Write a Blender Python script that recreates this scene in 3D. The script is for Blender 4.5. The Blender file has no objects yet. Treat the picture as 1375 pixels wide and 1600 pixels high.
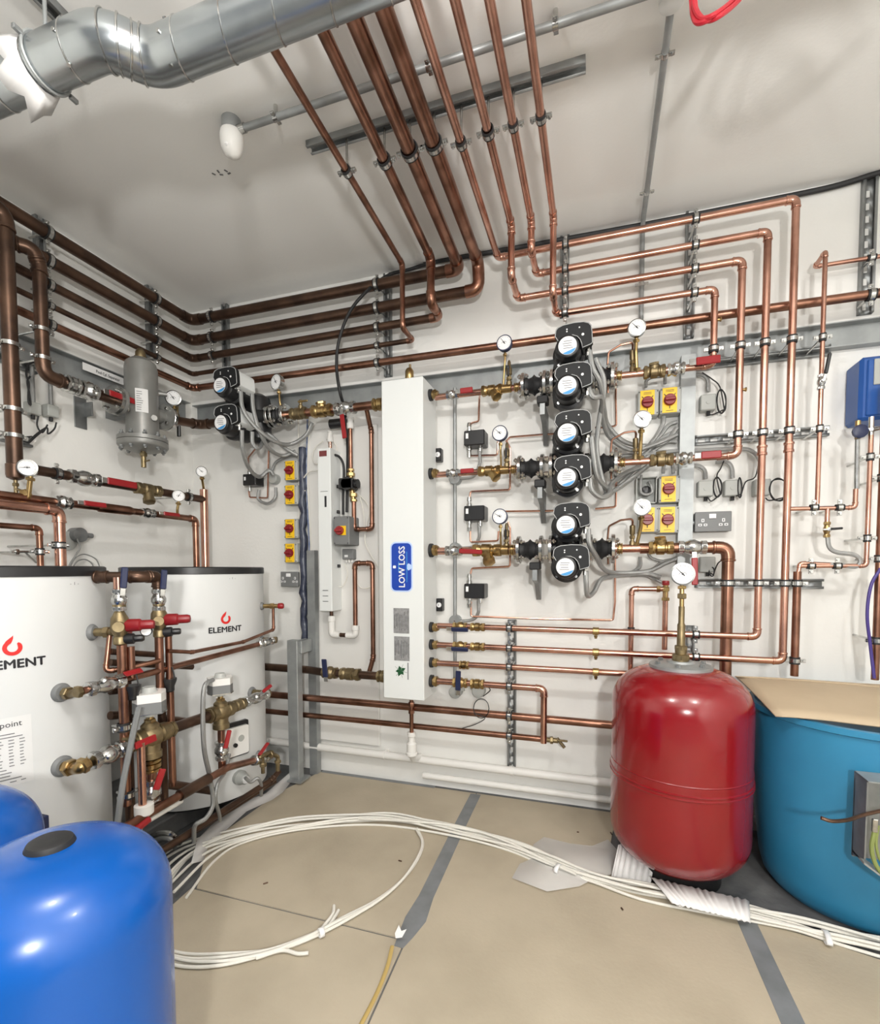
import bpy, math, random
from mathutils import Vector, Matrix
random.seed(7)
PI = math.pi
sc = bpy.context.scene
col = sc.collection
# ------------------------------------------------------------------ camera, world, lamps, exposure
HC = 1.19                       # camera height
D = 2.5                         # back wall
XL = -2.45                      # left wall
CH = 2.79                       # ceiling height
FPX, CX, CY, YAW, PITCH, ROLL = 763.07, 690.58, 924.0, .308076, -.045274, -.0019707
_f = Vector((-math.sin(YAW)*math.cos(PITCH), math.cos(YAW)*math.cos(PITCH), math.sin(PITCH)))
_r0 = Vector((math.cos(YAW), math.sin(YAW), 0)); _u0 = _r0.cross(_f)
_r = _r0*math.cos(ROLL)+_u0*math.sin(ROLL); _u = _u0*math.cos(ROLL)-_r0*math.sin(ROLL)
cam_data = bpy.data.cameras.new('camera'); cam = bpy.data.objects.new('camera', cam_data); col.objects.link(cam)
cam.matrix_world = Matrix(((_r.x, _u.x, -_f.x, 0), (_r.y, _u.y, -_f.y, 0), (_r.z, _u.z, -_f.z, HC), (0, 0, 0, 1)))
cam_data.sensor_fit = 'HORIZONTAL'; cam_data.sensor_width = 36; cam_data.lens = 36*FPX/1375
cam_data.shift_x = (687.5-CX)/1375; cam_data.shift_y = (CY-800)/1375; cam_data.clip_start = .02
sc.camera = cam
w = bpy.data.worlds.new('world'); sc.world = w; w.use_nodes = True
w.node_tree.nodes['Background'].inputs[0].default_value = (.93, .97, 1, 1)
w.node_tree.nodes['Background'].inputs[1].default_value = .26
sc.view_settings.view_transform = 'Standard'; sc.view_settings.look = 'None'
sc.view_settings.exposure = 0.0; sc.view_settings.gamma = 1.0; sc.view_settings.use_curve_mapping = False
def lamp(name, loc, target, sx, sy, power, colr=(1, .96, .9)):
    l = bpy.data.lights.new(name, 'AREA'); l.shape = 'RECTANGLE'; l.size = sx; l.size_y = sy; l.energy = power; l.color = colr
    o = bpy.data.objects.new(name, l); col.objects.link(o); o.location = loc
    o.rotation_euler = (Vector(target)-Vector(loc)).to_track_quat('-Z', 'Y').to_euler(); return o
def bulb(name, loc, r, power, colr=(1, .98, .945)):
    l = bpy.data.lights.new(name, 'POINT'); l.shadow_soft_size = r; l.energy = power; l.color = colr
    o = bpy.data.objects.new(name, l); col.objects.link(o); o.location = loc; return o
bulb('ceiling_lamp_left', (-.45, .30, 2.50), .05, 44)
bulb('ceiling_lamp_right', (.95, .25, 2.50), .05, 40)
bulb('work_light', (.45, -1.05, 1.5), .08, 175)
# ------------------------------------------------------------------ pixel rays -> points on real planes
def ray(x, y): return _r*((x-CX)/FPX)-_u*((y-CY)/FPX)+_f
def B(x, y, o=0.0): v = ray(x, y); return v*((D-o)/v.y)+Vector((0, 0, HC))       # back wall, o in front of it
def W(x, y, X=XL): v = ray(x, y); return v*(X/v.x)+Vector((0, 0, HC))            # plane of constant X
def Z(x, y, z=0.0): v = ray(x, y); return v*((z-HC)/v.z)+Vector((0, 0, HC))      # plane of constant height
def cylhit(x, y, c, r):                                                           # upright cylinder
    v = ray(x, y); a = v.x*v.x+v.y*v.y; b = -2*(v.x*c[0]+v.y*c[1]); k = c[0]**2+c[1]**2-r*r
    t = (-b-math.sqrt(max(0, b*b-4*a*k)))/(2*a); return v*t+Vector((0, 0, HC))
def V(*a): return Vector(a)
NY = V(0, -1, 0); PX = V(1, 0, 0); PZ = V(0, 0, 1)
# ------------------------------------------------------------------ materials
def mat(name, c, rough=.5, metal=0.0, c2=None, scale=6, bump=0.0, coat=0.0, bscale=None, detail=4, emit=None, spec=None, alpha=None, thr=(.35, .65), trans=0):
    m = bpy.data.materials.new(name); m.use_nodes = True; t = m.node_tree; N = t.nodes; p = N['Principled BSDF']
    p.inputs['Base Color'].default_value = (*c, 1); p.inputs['Roughness'].default_value = rough; p.inputs['Metallic'].default_value = metal
    if coat: p.inputs['Coat Weight'].default_value = coat; p.inputs['Coat Roughness'].default_value = .08
    if spec is not None: p.inputs['Specular IOR Level'].default_value = spec
    if alpha is not None: p.inputs['Alpha'].default_value = alpha
    if trans: p.inputs['Transmission Weight'].default_value = trans
    tc = N.new('ShaderNodeTexCoord')
    nz = N.new('ShaderNodeTexNoise'); nz.inputs['Scale'].default_value = scale; nz.inputs['Detail'].default_value = detail
    t.links.new(tc.outputs['Object'], nz.inputs['Vector'])
    if c2:
        r = N.new('ShaderNodeValToRGB'); r.color_ramp.elements[0].color = (*c, 1); r.color_ramp.elements[1].color = (*c2, 1)
        r.color_ramp.elements[0].position, r.color_ramp.elements[1].position = thr
        t.links.new(nz.outputs['Fac'], r.inputs['Fac']); t.links.new(r.outputs['Color'], p.inputs['Base Color'])
    if bump:
        n2 = N.new('ShaderNodeTexNoise'); n2.inputs['Scale'].default_value = bscale or scale*6; n2.inputs['Detail'].default_value = 3
        t.links.new(tc.outputs['Object'], n2.inputs['Vector'])
        b = N.new('ShaderNodeBump'); b.inputs['Strength'].default_value = bump; b.inputs['Distance'].default_value = .004
        t.links.new(n2.outputs['Fac'], b.inputs['Height']); t.links.new(b.outputs['Normal'], p.inputs['Normal'])
    return m
M = dict(
 wall=mat('wall_paint', (.80, .795, .765), .6, c2=(.77, .765, .735), scale=3, bump=.15, bscale=60),
 ceil=mat('ceiling_paint', (.82, .815, .79), .7, c2=(.80, .795, .77), scale=2, bump=.1, bscale=80),
 concrete=mat('dark_floor', (.075, .078, .082), .8, c2=(.14, .14, .14), scale=7, bump=.3),
 board=mat('hardboard', (.435, .377, .285), .62, c2=(.33, .283, .208), thr=(.4, .8), scale=3, bump=.15, bscale=90, detail=8),
 copper=mat('bright_copper', (.62, .345, .26), .24, 1, c2=(.36, .185, .135), scale=9, thr=(.42, .72)),
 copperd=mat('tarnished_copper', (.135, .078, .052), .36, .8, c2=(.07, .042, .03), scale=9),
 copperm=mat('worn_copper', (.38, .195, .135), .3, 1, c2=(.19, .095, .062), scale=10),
 brass=mat('brass', (.50, .36, .16), .3, 1, c2=(.30, .20, .09), scale=25),
 brassd=mat('dull_brass', (.30, .235, .13), .42, .9, c2=(.19, .145, .08), scale=25),
 steel=mat('plated_steel', (.62, .62, .60), .22, 1, c2=(.42, .42, .41), scale=30),
 galv=mat('galvanised_steel', (.36, .375, .375), .45, .5, c2=(.29, .305, .305), scale=14, bump=.05),
 galvd=mat('dark_galvanised_steel', (.30, .31, .31), .45, .7, c2=(.22, .23, .23), scale=14),
 duct=mat('duct_sheet_metal', (.50, .53, .54), .27, .95, c2=(.36, .39, .41), scale=5, bump=.06, bscale=14),
 grey=mat('grey_plastic', (.17, .175, .175), .5), lgrey=mat('light_grey_plastic', (.38, .39, .37), .5),
 conduit=mat('grey_conduit', (.34, .345, .34), .28, .6, bump=.5, bscale=500),
 castgrey=mat('grey_enamel', (.25, .25, .235), .38, .3, c2=(.21, .21, .2), scale=10),
 black=mat('black_plastic', (.012, .012, .013), .35), rubber=mat('black_rubber', (.014, .014, .015), .6),
 panel=mat('charcoal_panel', (.011, .012, .013), .55, spec=.3), outline=mat('panel_edge', (.45, .46, .46), .4), navy=mat('navy_plastic', (.012, .018, .06), .4),
 hole=mat('dark_slot', (.02, .02, .02), .8),
 white=mat('white_enamel', (.72, .74, .73), .32), whitep=mat('white_plastic', (.74, .73, .70), .4),
 tank=mat('white_tank_sheet', (.64, .65, .645), .38, c2=(.61, .62, .615), scale=3),
 dial=mat('white_dial', (.80, .80, .80), .4), paper=mat('white_paper', (.68, .68, .67), .7),
 red=mat('red_plastic', (.27, .010, .013), .35), reddark=mat('dark_red_plastic', (.22, .008, .012), .35),
 redtank=mat('red_gloss_paint', (.225, .002, .006), .22, coat=.5, c2=(.205, .002, .005), scale=4),
 bluetank=mat('blue_gloss_paint', (.0, .08, .36), .27, coat=.15, c2=(.0, .072, .33), scale=4),
 cyan=mat('turquoise_plastic', (.026, .205, .37), .42, c2=(.023, .185, .345), scale=5, bump=.08),
 yellow=mat('yellow_plastic', (.85, .52, .01), .4), ctrlblue=mat('controller_blue', (.01, .075, .30), .35),
 signblue=mat('sign_blue', (.004, .045, .36), .4), signrim=mat('pale_blue_print', (.45, .58, .85), .5),
 sky=mat('print_blue', (.05, .28, .60), .5), green=mat('print_green', (.01, .08, .025), .5),
 ink=mat('black_ink', (.015, .015, .018), .5), inkgrey=mat('grey_ink', (.16, .16, .165), .6), logored=mat('logo_red', (.62, .015, .012), .4),
 plate=mat('data_plate', (.30, .30, .30), .5, c2=(.21, .21, .21), scale=60),
 tape=mat('grey_tape', (.19, .20, .21), .45, c2=(.15, .16, .165), scale=12), wirewhite=mat('white_cable', (.70, .68, .62), .45),
 card=mat('cardboard', (.48, .38, .26), .75, c2=(.44, .345, .235), scale=5), poly=mat('polythene_film', (.9, .88, .86), .4, alpha=.4),
 foam=mat('grey_white_foil', (.68, .67, .66), .4), purple=mat('purple_hose', (.05, .03, .20), .4), redcable=mat('red_cable', (.62, .02, .04), .4),
 straw=mat('dry_strap', (.42, .30, .10), .6), screen=mat('display_window', (.03, .035, .04), .15), ledred=mat('red_display', (.16, .03, .03), .3),
 greenwire=mat('green_yellow_wire', (.22, .26, .08), .5), bluewire=mat('blue_wire', (.08, .12, .25), .5, c2=(.25, .28, .36), scale=30), filmblue=mat('bluish_film', (.075, .085, .12), .3, c2=(.02, .025, .05), scale=16, bump=.8, bscale=40),
 clear=mat('clear_pvc', (.55, .56, .53), .3, alpha=.75),
)
# ------------------------------------------------------------------ mesh builder
class MB:
    def __init__(s): s.v = []; s.f = []
    def add(s, vs, fs): k = len(s.v); s.v += [Vector(a) for a in vs]; s.f += [tuple(i+k for i in q) for q in fs]; return s
    def box(s, c, size, R=None):
        c = Vector(c); hx, hy, hz = size[0]/2, size[1]/2, size[2]/2
        vs = [Vector((x, y, z)) for x in (-hx, hx) for y in (-hy, hy) for z in (-hz, hz)]
        if R: vs = [R @ a for a in vs]
        return s.add([c+a for a in vs], [(0, 1, 3, 2), (4, 6, 7, 5), (0, 4, 5, 1), (2, 3, 7, 6), (0, 2, 6, 4), (1, 5, 7, 3)])
    def cbox(s, c, size, ch=.004, R=None):                                        # box with chamfered edges
        c = Vector(c); h = [x/2 for x in size]; ch = min(ch, min(h)*.9); vs = []; idx = {}
        for sx in (-1, 1):
            for sy in (-1, 1):
                for sz in (-1, 1):
                    for a in range(3):
                        p = [sx*(h[0]-ch), sy*(h[1]-ch), sz*(h[2]-ch)]; p[a] = (sx, sy, sz)[a]*h[a]
                        idx[(sx, sy, sz, a)] = len(vs); vs.append(Vector(p))
        fs = []
        for a in range(3):
            b, d = (a+1) % 3, (a+2) % 3
            for q in (-1, 1):
                def K(x, y): k = [0, 0, 0]; k[a] = q; k[b] = x; k[d] = y; return idx[(*k, a)]
                r = (K(-1, -1), K(1, -1), K(1, 1), K(-1, 1)); fs.append(r if q > 0 else r[::-1])
            for x in (-1, 1):
                for y in (-1, 1):
                    def K2(q, ax): k = [0, 0, 0]; k[a] = q; k[b] = x; k[d] = y; return idx[(*k, ax)]
                    r = (K2(-1, b), K2(1, b), K2(1, d), K2(-1, d)); fs.append(r if x*y > 0 else r[::-1])
        for sx in (-1, 1):
            for sy in (-1, 1):
                for sz in (-1, 1):
                    r = tuple(idx[(sx, sy, sz, a)] for a in range(3)); fs.append(r if sx*sy*sz > 0 else r[::-1])
        if R: vs = [R @ a for a in vs]
        return s.add([c+a for a in vs], fs)
    def lathe(s, o, ax, prof, seg=16, cap=True):                                   # prof: (r, h) along the axis
        o = Vector(o); ax = Vector(ax).normalized(); a = Vector((0, 0, 1)) if abs(ax.z) < .9 else Vector((1, 0, 0))
        u = ax.cross(a).normalized(); v = ax.cross(u); vs = []; fs = []
        for r, h in prof:
            for i in range(seg):
                t = 2*PI*i/seg; vs.append(o+ax*h+(u*math.cos(t)+v*math.sin(t))*max(r, 1e-5))
        for j in range(len(prof)-1):
            for i in range(seg):
                k = (i+1) % seg; fs.append((j*seg+i, j*seg+k, (j+1)*seg+k, (j+1)*seg+i))
        if cap: fs.append(tuple(range(seg))[::-1]); fs.append(tuple((len(prof)-1)*seg+i for i in range(seg)))
        return s.add(vs, fs)
    def cyl(s, a, b, r, r2=None, seg=16):
        a = Vector(a); b = Vector(b); d = b-a; return s.lathe(a, d, [(r, 0), (r if r2 is None else r2, d.length)], seg)
    def disc(s, c, n, r, t=.002, seg=24): c = Vector(c); n = Vector(n).normalized(); return s.lathe(c, n, [(r, 0), (r, t)], seg)
    def tube(s, pts, r, seg=10, closed=False, sy=1.0):
        pts = [Vector(p) for p in pts]; n = len(pts); rr = r if isinstance(r, (list, tuple)) else [r]*n
        vs = []; fs = []; u = None
        for i, p in enumerate(pts):
            if closed: d = pts[(i+1) % n]-pts[i-1]
            else: d = (pts[min(i+1, n-1)]-pts[i]).normalized()+(pts[i]-pts[max(i-1, 0)]).normalized()
            if d.length < 1e-9: d = Vector((0, 0, 1))
            d.normalize()
            if u is None:
                a = Vector((0, 0, 1)) if abs(d.z) < .9 else Vector((1, 0, 0)); u = d.cross(a).normalized()
            else:
                u = (u-d*u.dot(d)); u = u.normalized() if u.length > 1e-6 else d.orthogonal().normalized()
            v = d.cross(u)
            for k in range(seg):
                t = 2*PI*k/seg; vs.append(p+(u*math.cos(t)+v*math.sin(t)*sy)*rr[i])
        m = n if closed else n-1
        for j in range(m):
            for k in range(seg):
                a0 = j*seg+k; a1 = j*seg+(k+1) % seg; b0 = ((j+1) % n)*seg+k; b1 = ((j+1) % n)*seg+(k+1) % seg; fs.append((a0, a1, b1, b0))
        if not closed: fs.append(tuple(range(seg))[::-1]); fs.append(tuple((n-1)*seg+k for k in range(seg)))
        return s.add(vs, fs)
    def prism(s, p2, o, u, v, n, depth):                                           # outline in (u, v) at o, depth behind it
        o = Vector(o); k = len(p2); fr = [o+u*a+v*b for a, b in p2]; bk = [q-n*depth for q in fr]
        return s.add(fr+bk, [tuple(range(k)), tuple(range(k, 2*k))[::-1]]+[(i, k+i, k+(i+1) % k, (i+1) % k) for i in range(k)])
    def nut(s, c, ax, r, t): return s.lathe(Vector(c)-Vector(ax).normalized()*t/2, ax, [(r*.86, 0), (r, t*.12), (r, t*.88), (r*.86, t)], 6)
    def build(s, name, m, parent=None, sm=38):
        if parent is not None:
            ro = parent
            while ro.parent: ro = ro.parent
            org = ro.location.copy()
        else:
            xs = [p.x for p in s.v]; ys = [p.y for p in s.v]; zs = [p.z for p in s.v]
            org = Vector(((min(xs)+max(xs))/2, (min(ys)+max(ys))/2, min(zs)))
        me = bpy.data.meshes.new(name); me.from_pydata([p-org for p in s.v], [], s.f); me.update()
        me.materials.append(M[m] if isinstance(m, str) else m)
        me.polygons.foreach_set('use_smooth', [True]*len(me.polygons)); me.set_sharp_from_angle(angle=math.radians(sm))
        o = bpy.data.objects.new(name, me); col.objects.link(o)
        if parent is not None: o.parent = parent
        else: o.location = org
        return o
def tag(o, label, cat, group=None, kind=None):
    o['label'] = label; o['category'] = cat
    if group: o['group'] = group
    if kind: o['kind'] = kind
    return o
def thing(name, label, cat, loc, group=None):
    o = bpy.data.objects.new(name, None); col.objects.link(o); o.location = Vector(loc); o.empty_display_size = .05
    return tag(o, label, cat, group)
def part(parent, name, m, mb, label=None, sm=38):
    o = mb.build(name, m, parent, sm)
    if label: o['label'] = label
    return o
def struct(name, m, mb): o = mb.build(name, m); o['kind'] = 'structure'; return o
def frame(n): n = Vector(n).normalized(); u = PZ.cross(n).normalized(); return u, n.cross(u), n
def fillet(pts, rad, k=6):
    pts = [Vector(p) for p in pts]; out = [pts[0]]; bends = []
    for i in range(1, len(pts)-1):
        a, p, b = pts[i-1], pts[i], pts[i+1]; da = (a-p); db = (b-p); la, lb = da.length, db.length; da.normalize(); db.normalize()
        ang = da.angle(db)
        if ang > PI-.12: out.append(p); continue
        cut = min(rad/math.tan(ang/2) if ang > .1 else rad, la*.48, lb*.48)
        q = [p+da*cut*(1-t)**2+db*cut*t*t for t in [j/k for j in range(k+1)]]
        bends.append([p+da*(cut+rad*.5), *q, p+db*(cut+rad*.5)] if min(la, lb) > cut+rad*.6 else q)
        out += q
    out.append(pts[-1]); return out, bends
def smooth(pts, n=8):
    p = [Vector(a) for a in pts]; p = [p[0]*2-p[1]]+p+[p[-1]*2-p[-2]]; out = []
    for i in range(1, len(p)-2):
        for j in range(n):
            t = j/n; out.append(.5*((2*p[i])+(p[i+1]-p[i-1])*t+(2*p[i-1]-5*p[i]+4*p[i+1]-p[i+2])*t*t+(3*p[i]-p[i-1]-3*p[i+1]+p[i+2])*t**3))
    out.append(p[-2]); return out
_tc = {}
def text2d(s):
    if s not in _tc:
        c = bpy.data.curves.new('t', 'FONT'); c.body = s; c.size = 1; c.align_x = 'CENTER'; c.resolution_u = 2
        o = bpy.data.objects.new('t', c); me = o.to_mesh()
        _tc[s] = ([(q.co.x, q.co.y) for q in me.vertices], [tuple(q.vertices) for q in me.polygons]); o.to_mesh_clear()
        bpy.data.objects.remove(o); bpy.data.curves.remove(c)
    return _tc[s]
def bold(vs, fs, k=.018):
    n = len(vs); out = []; ff = []
    for j, (dx, dy) in enumerate(((-k, 0), (k, 0), (0, -k), (0, k), (0, 0))):
        out += [(x+dx, y+dy) for x, y in vs]; ff += [tuple(i+j*n for i in f) for f in fs]
    return out, ff
def text(mb, s, size, o, u, v, sx=1.0):
    vs, fs = bold(*text2d(s)); n = u.cross(v); k = len(vs)//5; return mb.add([Vector(o)+u*(a*size*sx)+v*(b*size)+n*(.00012*(i//k)) for i, (a, b) in enumerate(vs)], fs)
# ------------------------------------------------------------------ plumbing builders
def pipe(label, pts, r, m='copper', cat='pipe', name='copper_pipe', group=None, elbows=True, bend=1.7, seg=14):
    q, bends = fillet(pts, r*bend)
    mb = MB().tube(q, r, seg); o = mb.build(name, m); tag(o, label, cat, group)
    if elbows:
        for b in bends:
            e = MB().tube(b, r*1.13, seg)
            for t, s_ in ((b[0], b[1]), (b[-1], b[-2])):
                d = (s_-t).normalized(); e.lathe(t, d, [(r*1.13, 0), (r*1.24, .002), (r*1.24, r*.35), (r*1.13, r*.35+.002)], seg, False)
            k = e.build('elbow', m); k.parent = o; k.location = k.location-o.location
    return o
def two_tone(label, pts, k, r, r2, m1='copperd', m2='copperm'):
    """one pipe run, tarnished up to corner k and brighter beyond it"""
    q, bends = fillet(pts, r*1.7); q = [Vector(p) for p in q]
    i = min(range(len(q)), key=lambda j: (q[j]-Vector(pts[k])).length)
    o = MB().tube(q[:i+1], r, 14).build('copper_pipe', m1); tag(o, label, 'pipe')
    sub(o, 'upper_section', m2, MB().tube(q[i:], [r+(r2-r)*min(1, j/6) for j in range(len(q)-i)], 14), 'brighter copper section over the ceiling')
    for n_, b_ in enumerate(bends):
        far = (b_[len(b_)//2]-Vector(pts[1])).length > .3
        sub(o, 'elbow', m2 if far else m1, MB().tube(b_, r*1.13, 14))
    return o
def hose(label, pts, r, m='conduit', cat='conduit', name='flexible_conduit', n=8, group=None, seg=8):
    mb = MB().tube(smooth(pts, n), r, seg); o = mb.build(name, m)
    for e, d in ((0, 1), (-1, -2)): pass
    return tag(o, label, cat, group)
def sub(parent, name, m, mb, label=None):                                         # child of a mesh thing
    o = mb.build(name, m)
    o.parent = parent; o.location = o.location-parent.matrix_basis.translation
    p = parent
    while p.parent: p = p.parent; o.location = o.location-p.matrix_basis.translation
    if label: o['label'] = label
    return o
def clip(label, P, d, n, r, dist, group='pipe clips', rubber=True, stud=True):
    """ring round the pipe at P (pipe direction d) held off the wall by a stud along -n, dist to the rail"""
    P = Vector(P); d = Vector(d).normalized(); n = Vector(n).normalized(); s = d.cross(n).normalized()
    t = thing('pipe_clip', label, 'pipe clip', P-n*dist, group)
    if rubber: part(t, 'rubber_lining', 'rubber', MB().lathe(P-d*.0145, d, [(r+.001, 0), (r+.0042, .0), (r+.0042, .029), (r+.001, .029)], 14, False))
    part(t, 'band', 'steel', MB().lathe(P-d*.0075, d, [(r+.003, 0), (r+.0062, 0), (r+.0062, .015), (r+.003, .015)], 14, False))
    R = Matrix((s, d, n)).transposed()
    for q in (-1, 1):
        part(t, 'lug', 'steel', MB().cbox(P+s*q*(r+.014), (.018, .015, .008), .001, R).cyl(P+s*q*(r+.015)+n*.004, P+s*q*(r+.015)+n*.011, .0045, seg=8))
    if stud and dist > r+.012:
        part(t, 'stud', 'steel', MB().cyl(P-n*(r+.004), P-n*dist, .0045, seg=8).nut(P-n*(r+.010), n, .009, .010))
    return t
def strut(label, a, b, n, wd=.041, dp=.022, group=None, slots=True, m='galvd'):
    """slotted channel rail from a to b (on the wall), open side facing n"""
    a = Vector(a); b = Vector(b); d = (b-a).normalized(); n = Vector(n); s = d.cross(n).normalized(); L = (b-a).length
    h = wd/2; pr = [(h-.010, dp), (h, dp), (h, .001), (.0065, .001), (-.0065, .001), (-h, .001), (-h, dp), (-h+.010, dp)]
    st_ = [0.0]; q = .02
    while q < L-.035: st_ += [q, q+.028]; q += .05
    st_.append(L); mb = MB(); k = len(pr)
    for e in st_: mb.v += [a+d*e+s*x+n*y for x, y in pr]
    for j in range(len(st_)-1):
        for i in range(k-1):
            if i == 3 and j % 2 == 1 and slots: continue
            mb.f.append((j*k+i, j*k+i+1, (j+1)*k+i+1, (j+1)*k+i))
    o = mb.build('strut_rail', m, None, 20); md = o.modifiers.new('thickness', 'SOLIDIFY'); md.thickness = .002; md.offset = 0
    return tag(o, label, 'mounting rail', group)
def fitting(parent, name, m, a, b, r, kind='coupling', seg=14):
    """inline body between a and b"""
    a = Vector(a); b = Vector(b); L = (b-a).length; d = (b-a).normalized()
    P = {'coupling': [(.95, 0), (1.15, .02), (1.15, .3), (1.0, .34), (1.0, .66), (1.15, .7), (1.15, .98), (.95, 1)],
         'valve': [(1.0, 0), (1.35, .02), (1.35, .2), (1.15, .24), (1.3, .32), (1.6, .42), (1.6, .58), (1.3, .68), (1.15, .76), (1.35, .8), (1.35, .98), (1.0, 1)],
         'union': [(1.0, 0), (1.3, .03), (1.3, .25), (1.1, .3), (1.45, .34), (1.45, .62), (1.15, .66), (1.15, .72), (1.35, .75), (1.35, .97), (1.0, 1)]}[kind]
    mb = MB().lathe(a, d, [(r*x, L*y) for x, y in P], seg)
    if kind != 'coupling':
        mb.nut(a+d*L*.11, d, r*1.5, L*.17); mb.nut(a+d*L*.89, d, r*1.5, L*.17)
    return part(parent, name, m, mb)
def ball_valve(label, a, b, r, ldir, lside, L=.10, m='steel', lm='red', name='ball_valve', cat='valve', group=None, start=0.0, lw=.017):
    a = Vector(a); b = Vector(b); c = (a+b)/2; ldir = Vector(ldir).normalized(); s = Vector(lside).normalized()
    t = thing(name, label, cat, c, group)
    fitting(t, 'body', m, a, b, r, 'valve')
    off = r*1.6+.012
    part(t, 'stem', 'steel', MB().cyl(c, c+s*off, .006, seg=8).nut(c+s*off, s, .009, .007))
    e = c+s*(off+.002); w = ldir.cross(s).normalized(); R = Matrix((ldir, w, s)).transposed()
    h = part(t, 'lever', 'steel', MB().cbox(e+ldir*(start+.01), (.03, lw*.8, .003), .001, R), 'steel lever root')
    part(h, 'grip', lm, MB().cbox(e+ldir*(start+.02+L/2)+s*.002, (L, lw, .009), .003, R))
    return t
def gauge(label, c, n, r, stem, needle=2.3, rim='steel', group='round dial gauges', sm='brass', sr=.005, blue=False):
    c = Vector(c); u, v, n = frame(n); t = thing('dial_gauge', label, 'gauge', Vector(stem[-1]), group)
    part(t, 'case', rim, MB().lathe(c-n*.026, n, [(r*.9, 0), (r*1.0, .004), (r*1.0, .022), (r*1.08, .023), (r*1.08, .031), (r*.97, .032), (r*.95, .029)], 28))
    f = c+n*.0040; d = part(t, 'dial', 'dial', MB().disc(f-n*.0015, n, r*.95, .003, 28))
    tk = MB()
    for i in range(28):
        a = -.7+i*(PI+1.4)/27; ca, sa = math.cos(a), math.sin(a); l = .16 if i % 3 == 0 else .09; wv = .018*r
        p0 = f+(u*ca+v*sa)*r*.88+n*.0017; p1 = f+(u*ca+v*sa)*r*(.88-l)+n*.0017; q = (-u*sa+v*ca)*wv; tk.add([p0+q, p1+q, p1-q, p0-q], [(0, 1, 2, 3)])
    rg = [f+(u*math.cos(a)+v*math.sin(a))*r*.38-v*r*.18+n*.0018 for a in [.35+.25*i for i in range(11)]]
    for i in range(10):
        q0, q1 = rg[i], rg[i+1]; cc = f-v*r*.18; tk.add([q0, q1, q1+(cc-q1)*.12, q0+(cc-q0)*.12], [(0, 1, 2, 3)])
    part(d, 'scale_marks', 'inkgrey', tk)
    a = needle; dr = u*math.cos(a)+v*math.sin(a); w = -u*math.sin(a)+v*math.cos(a); g = f+n*.0024
    part(d, 'needle', 'ink', MB().prism([(-.25, -.05), (.8, -.018), (.8, .018), (-.25, .05)], g, dr*r, w*r, n, .0006).disc(g-n*.0006, n, r*.1, .0018, 10))
    st = [Vector(p) for p in stem]
    part(t, 'stem', sm, MB().tube(fillet(st, .01)[0], sr, 10).nut(st[-1], (st[-2]-st[-1]), sr*2.2, sr*3).nut(st[0]+(st[1]-st[0]).normalized()*.012, (st[1]-st[0]), sr*1.9, .012))
    return t
# ================================================================== the room
XR = 1.75; YF = -2.2
struct('floor', 'concrete', MB().box(((XL+XR)/2, (YF+D)/2, -.05), (XR-XL+.2, D-YF+.2, .1)))
struct('ceiling', 'ceil', MB().box(((XL+XR)/2, (YF+D)/2, CH+.05), (XR-XL+.2, D-YF+.2, .1)))
struct('wall_back', 'wall', MB().box(((XL+XR)/2, D+.05, CH/2), (XR-XL+.2, .1, CH)))
struct('wall_left', 'wall', MB().box((XL-.05, (YF+D)/2, CH/2), (.1, D-YF, CH)))
struct('wall_right', 'wall', MB().box((XR+.05, (YF+D)/2, CH/2), (.1, D-YF, CH)))
# floor boards (thin hardboard sheets over the floor)
HB = .004
def sheet(name, pts, m, label, cat, z0=0.0, t=HB, group=None):
    o = MB().prism([(p[0], p[1]) for p in pts], V(0, 0, z0+t), PX, V(0, 1, 0), PZ, t).build(name, m); return tag(o, label, cat, group)
sheet('floor_board', [(-1.535, 2.47), (-1.60, 2.18), (-1.60, 1.67), (-1.41, 1.408), (-.578, 1.408), (-.60, 2.47)], 'board', 'tan hardboard floor sheet nearest the back wall under the white header', 'floor board', group='hardboard floor sheets')
sheet('floor_board', [(-1.43, 1.400), (-1.42, 1.30), (-1.25, 1.02), (-1.25, -.2), (-.50, -.2), (-.574, 1.400)], 'board', 'tan hardboard floor sheet between the big blue vessel and the long tape strip', 'floor board', group='hardboard floor sheets')
sheet('floor_board', [(-.594, 2.47), (-.568, 1.404), (-.494, -.2), (.52, -.2), (.490, 1.86), (.05, 2.02), (.10, 2.47)], 'board', 'wide tan hardboard floor sheet in front of the red vessel between two tape strips', 'floor board', group='hardboard floor sheets')
sheet('floor_board', [(.493, 1.855), (.526, -.2), (1.65, -.2), (1.65, 1.55), (.85, 1.76)], 'board', 'tan hardboard floor sheet right of the right-hand tape strip', 'floor board', group='hardboard floor sheets')
def strip(pts, wd, label, nm='floor_tape', m='tape', z=HB, cat='tape', g=None):
    ps = [Vector((p[0], p[1], 0)) for p in pts]; L = []; Rr = []
    for i, p in enumerate(ps):
        d = (ps[min(i+1, len(ps)-1)]-ps[max(i-1, 0)]).normalized(); q = Vector((-d.y, d.x, 0))*(wd[i] if isinstance(wd, list) else wd)/2
        L.append((p+q)); Rr.append((p-q))
    o = MB().prism([(a.x, a.y) for a in L+Rr[::-1]], V(0, 0, z+.0007), PX, V(0, 1, 0), PZ, .0006).build(nm, m); return tag(o, label, cat, g)
strip([(-.598, 2.46), (-.592, 2.1), (-.578, 1.62), (-.574, 1.5), (-.578, 1.42), (-.582, 1.37)], [.055, .055, .055, .075, .05, .03], 'grey duct tape strip running from the back wall between the floor sheets')
strip([(.492, 1.86), (.500, 1.45), (.512, .9), (.52, .2)], .06, 'grey duct tape strip in the lower right from the cable bundle towards the viewer')
strip([(-1.53, 2.475), (-.83, 2.475)], .028, 'grey tape along the board edge below the white drain pipe')
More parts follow.
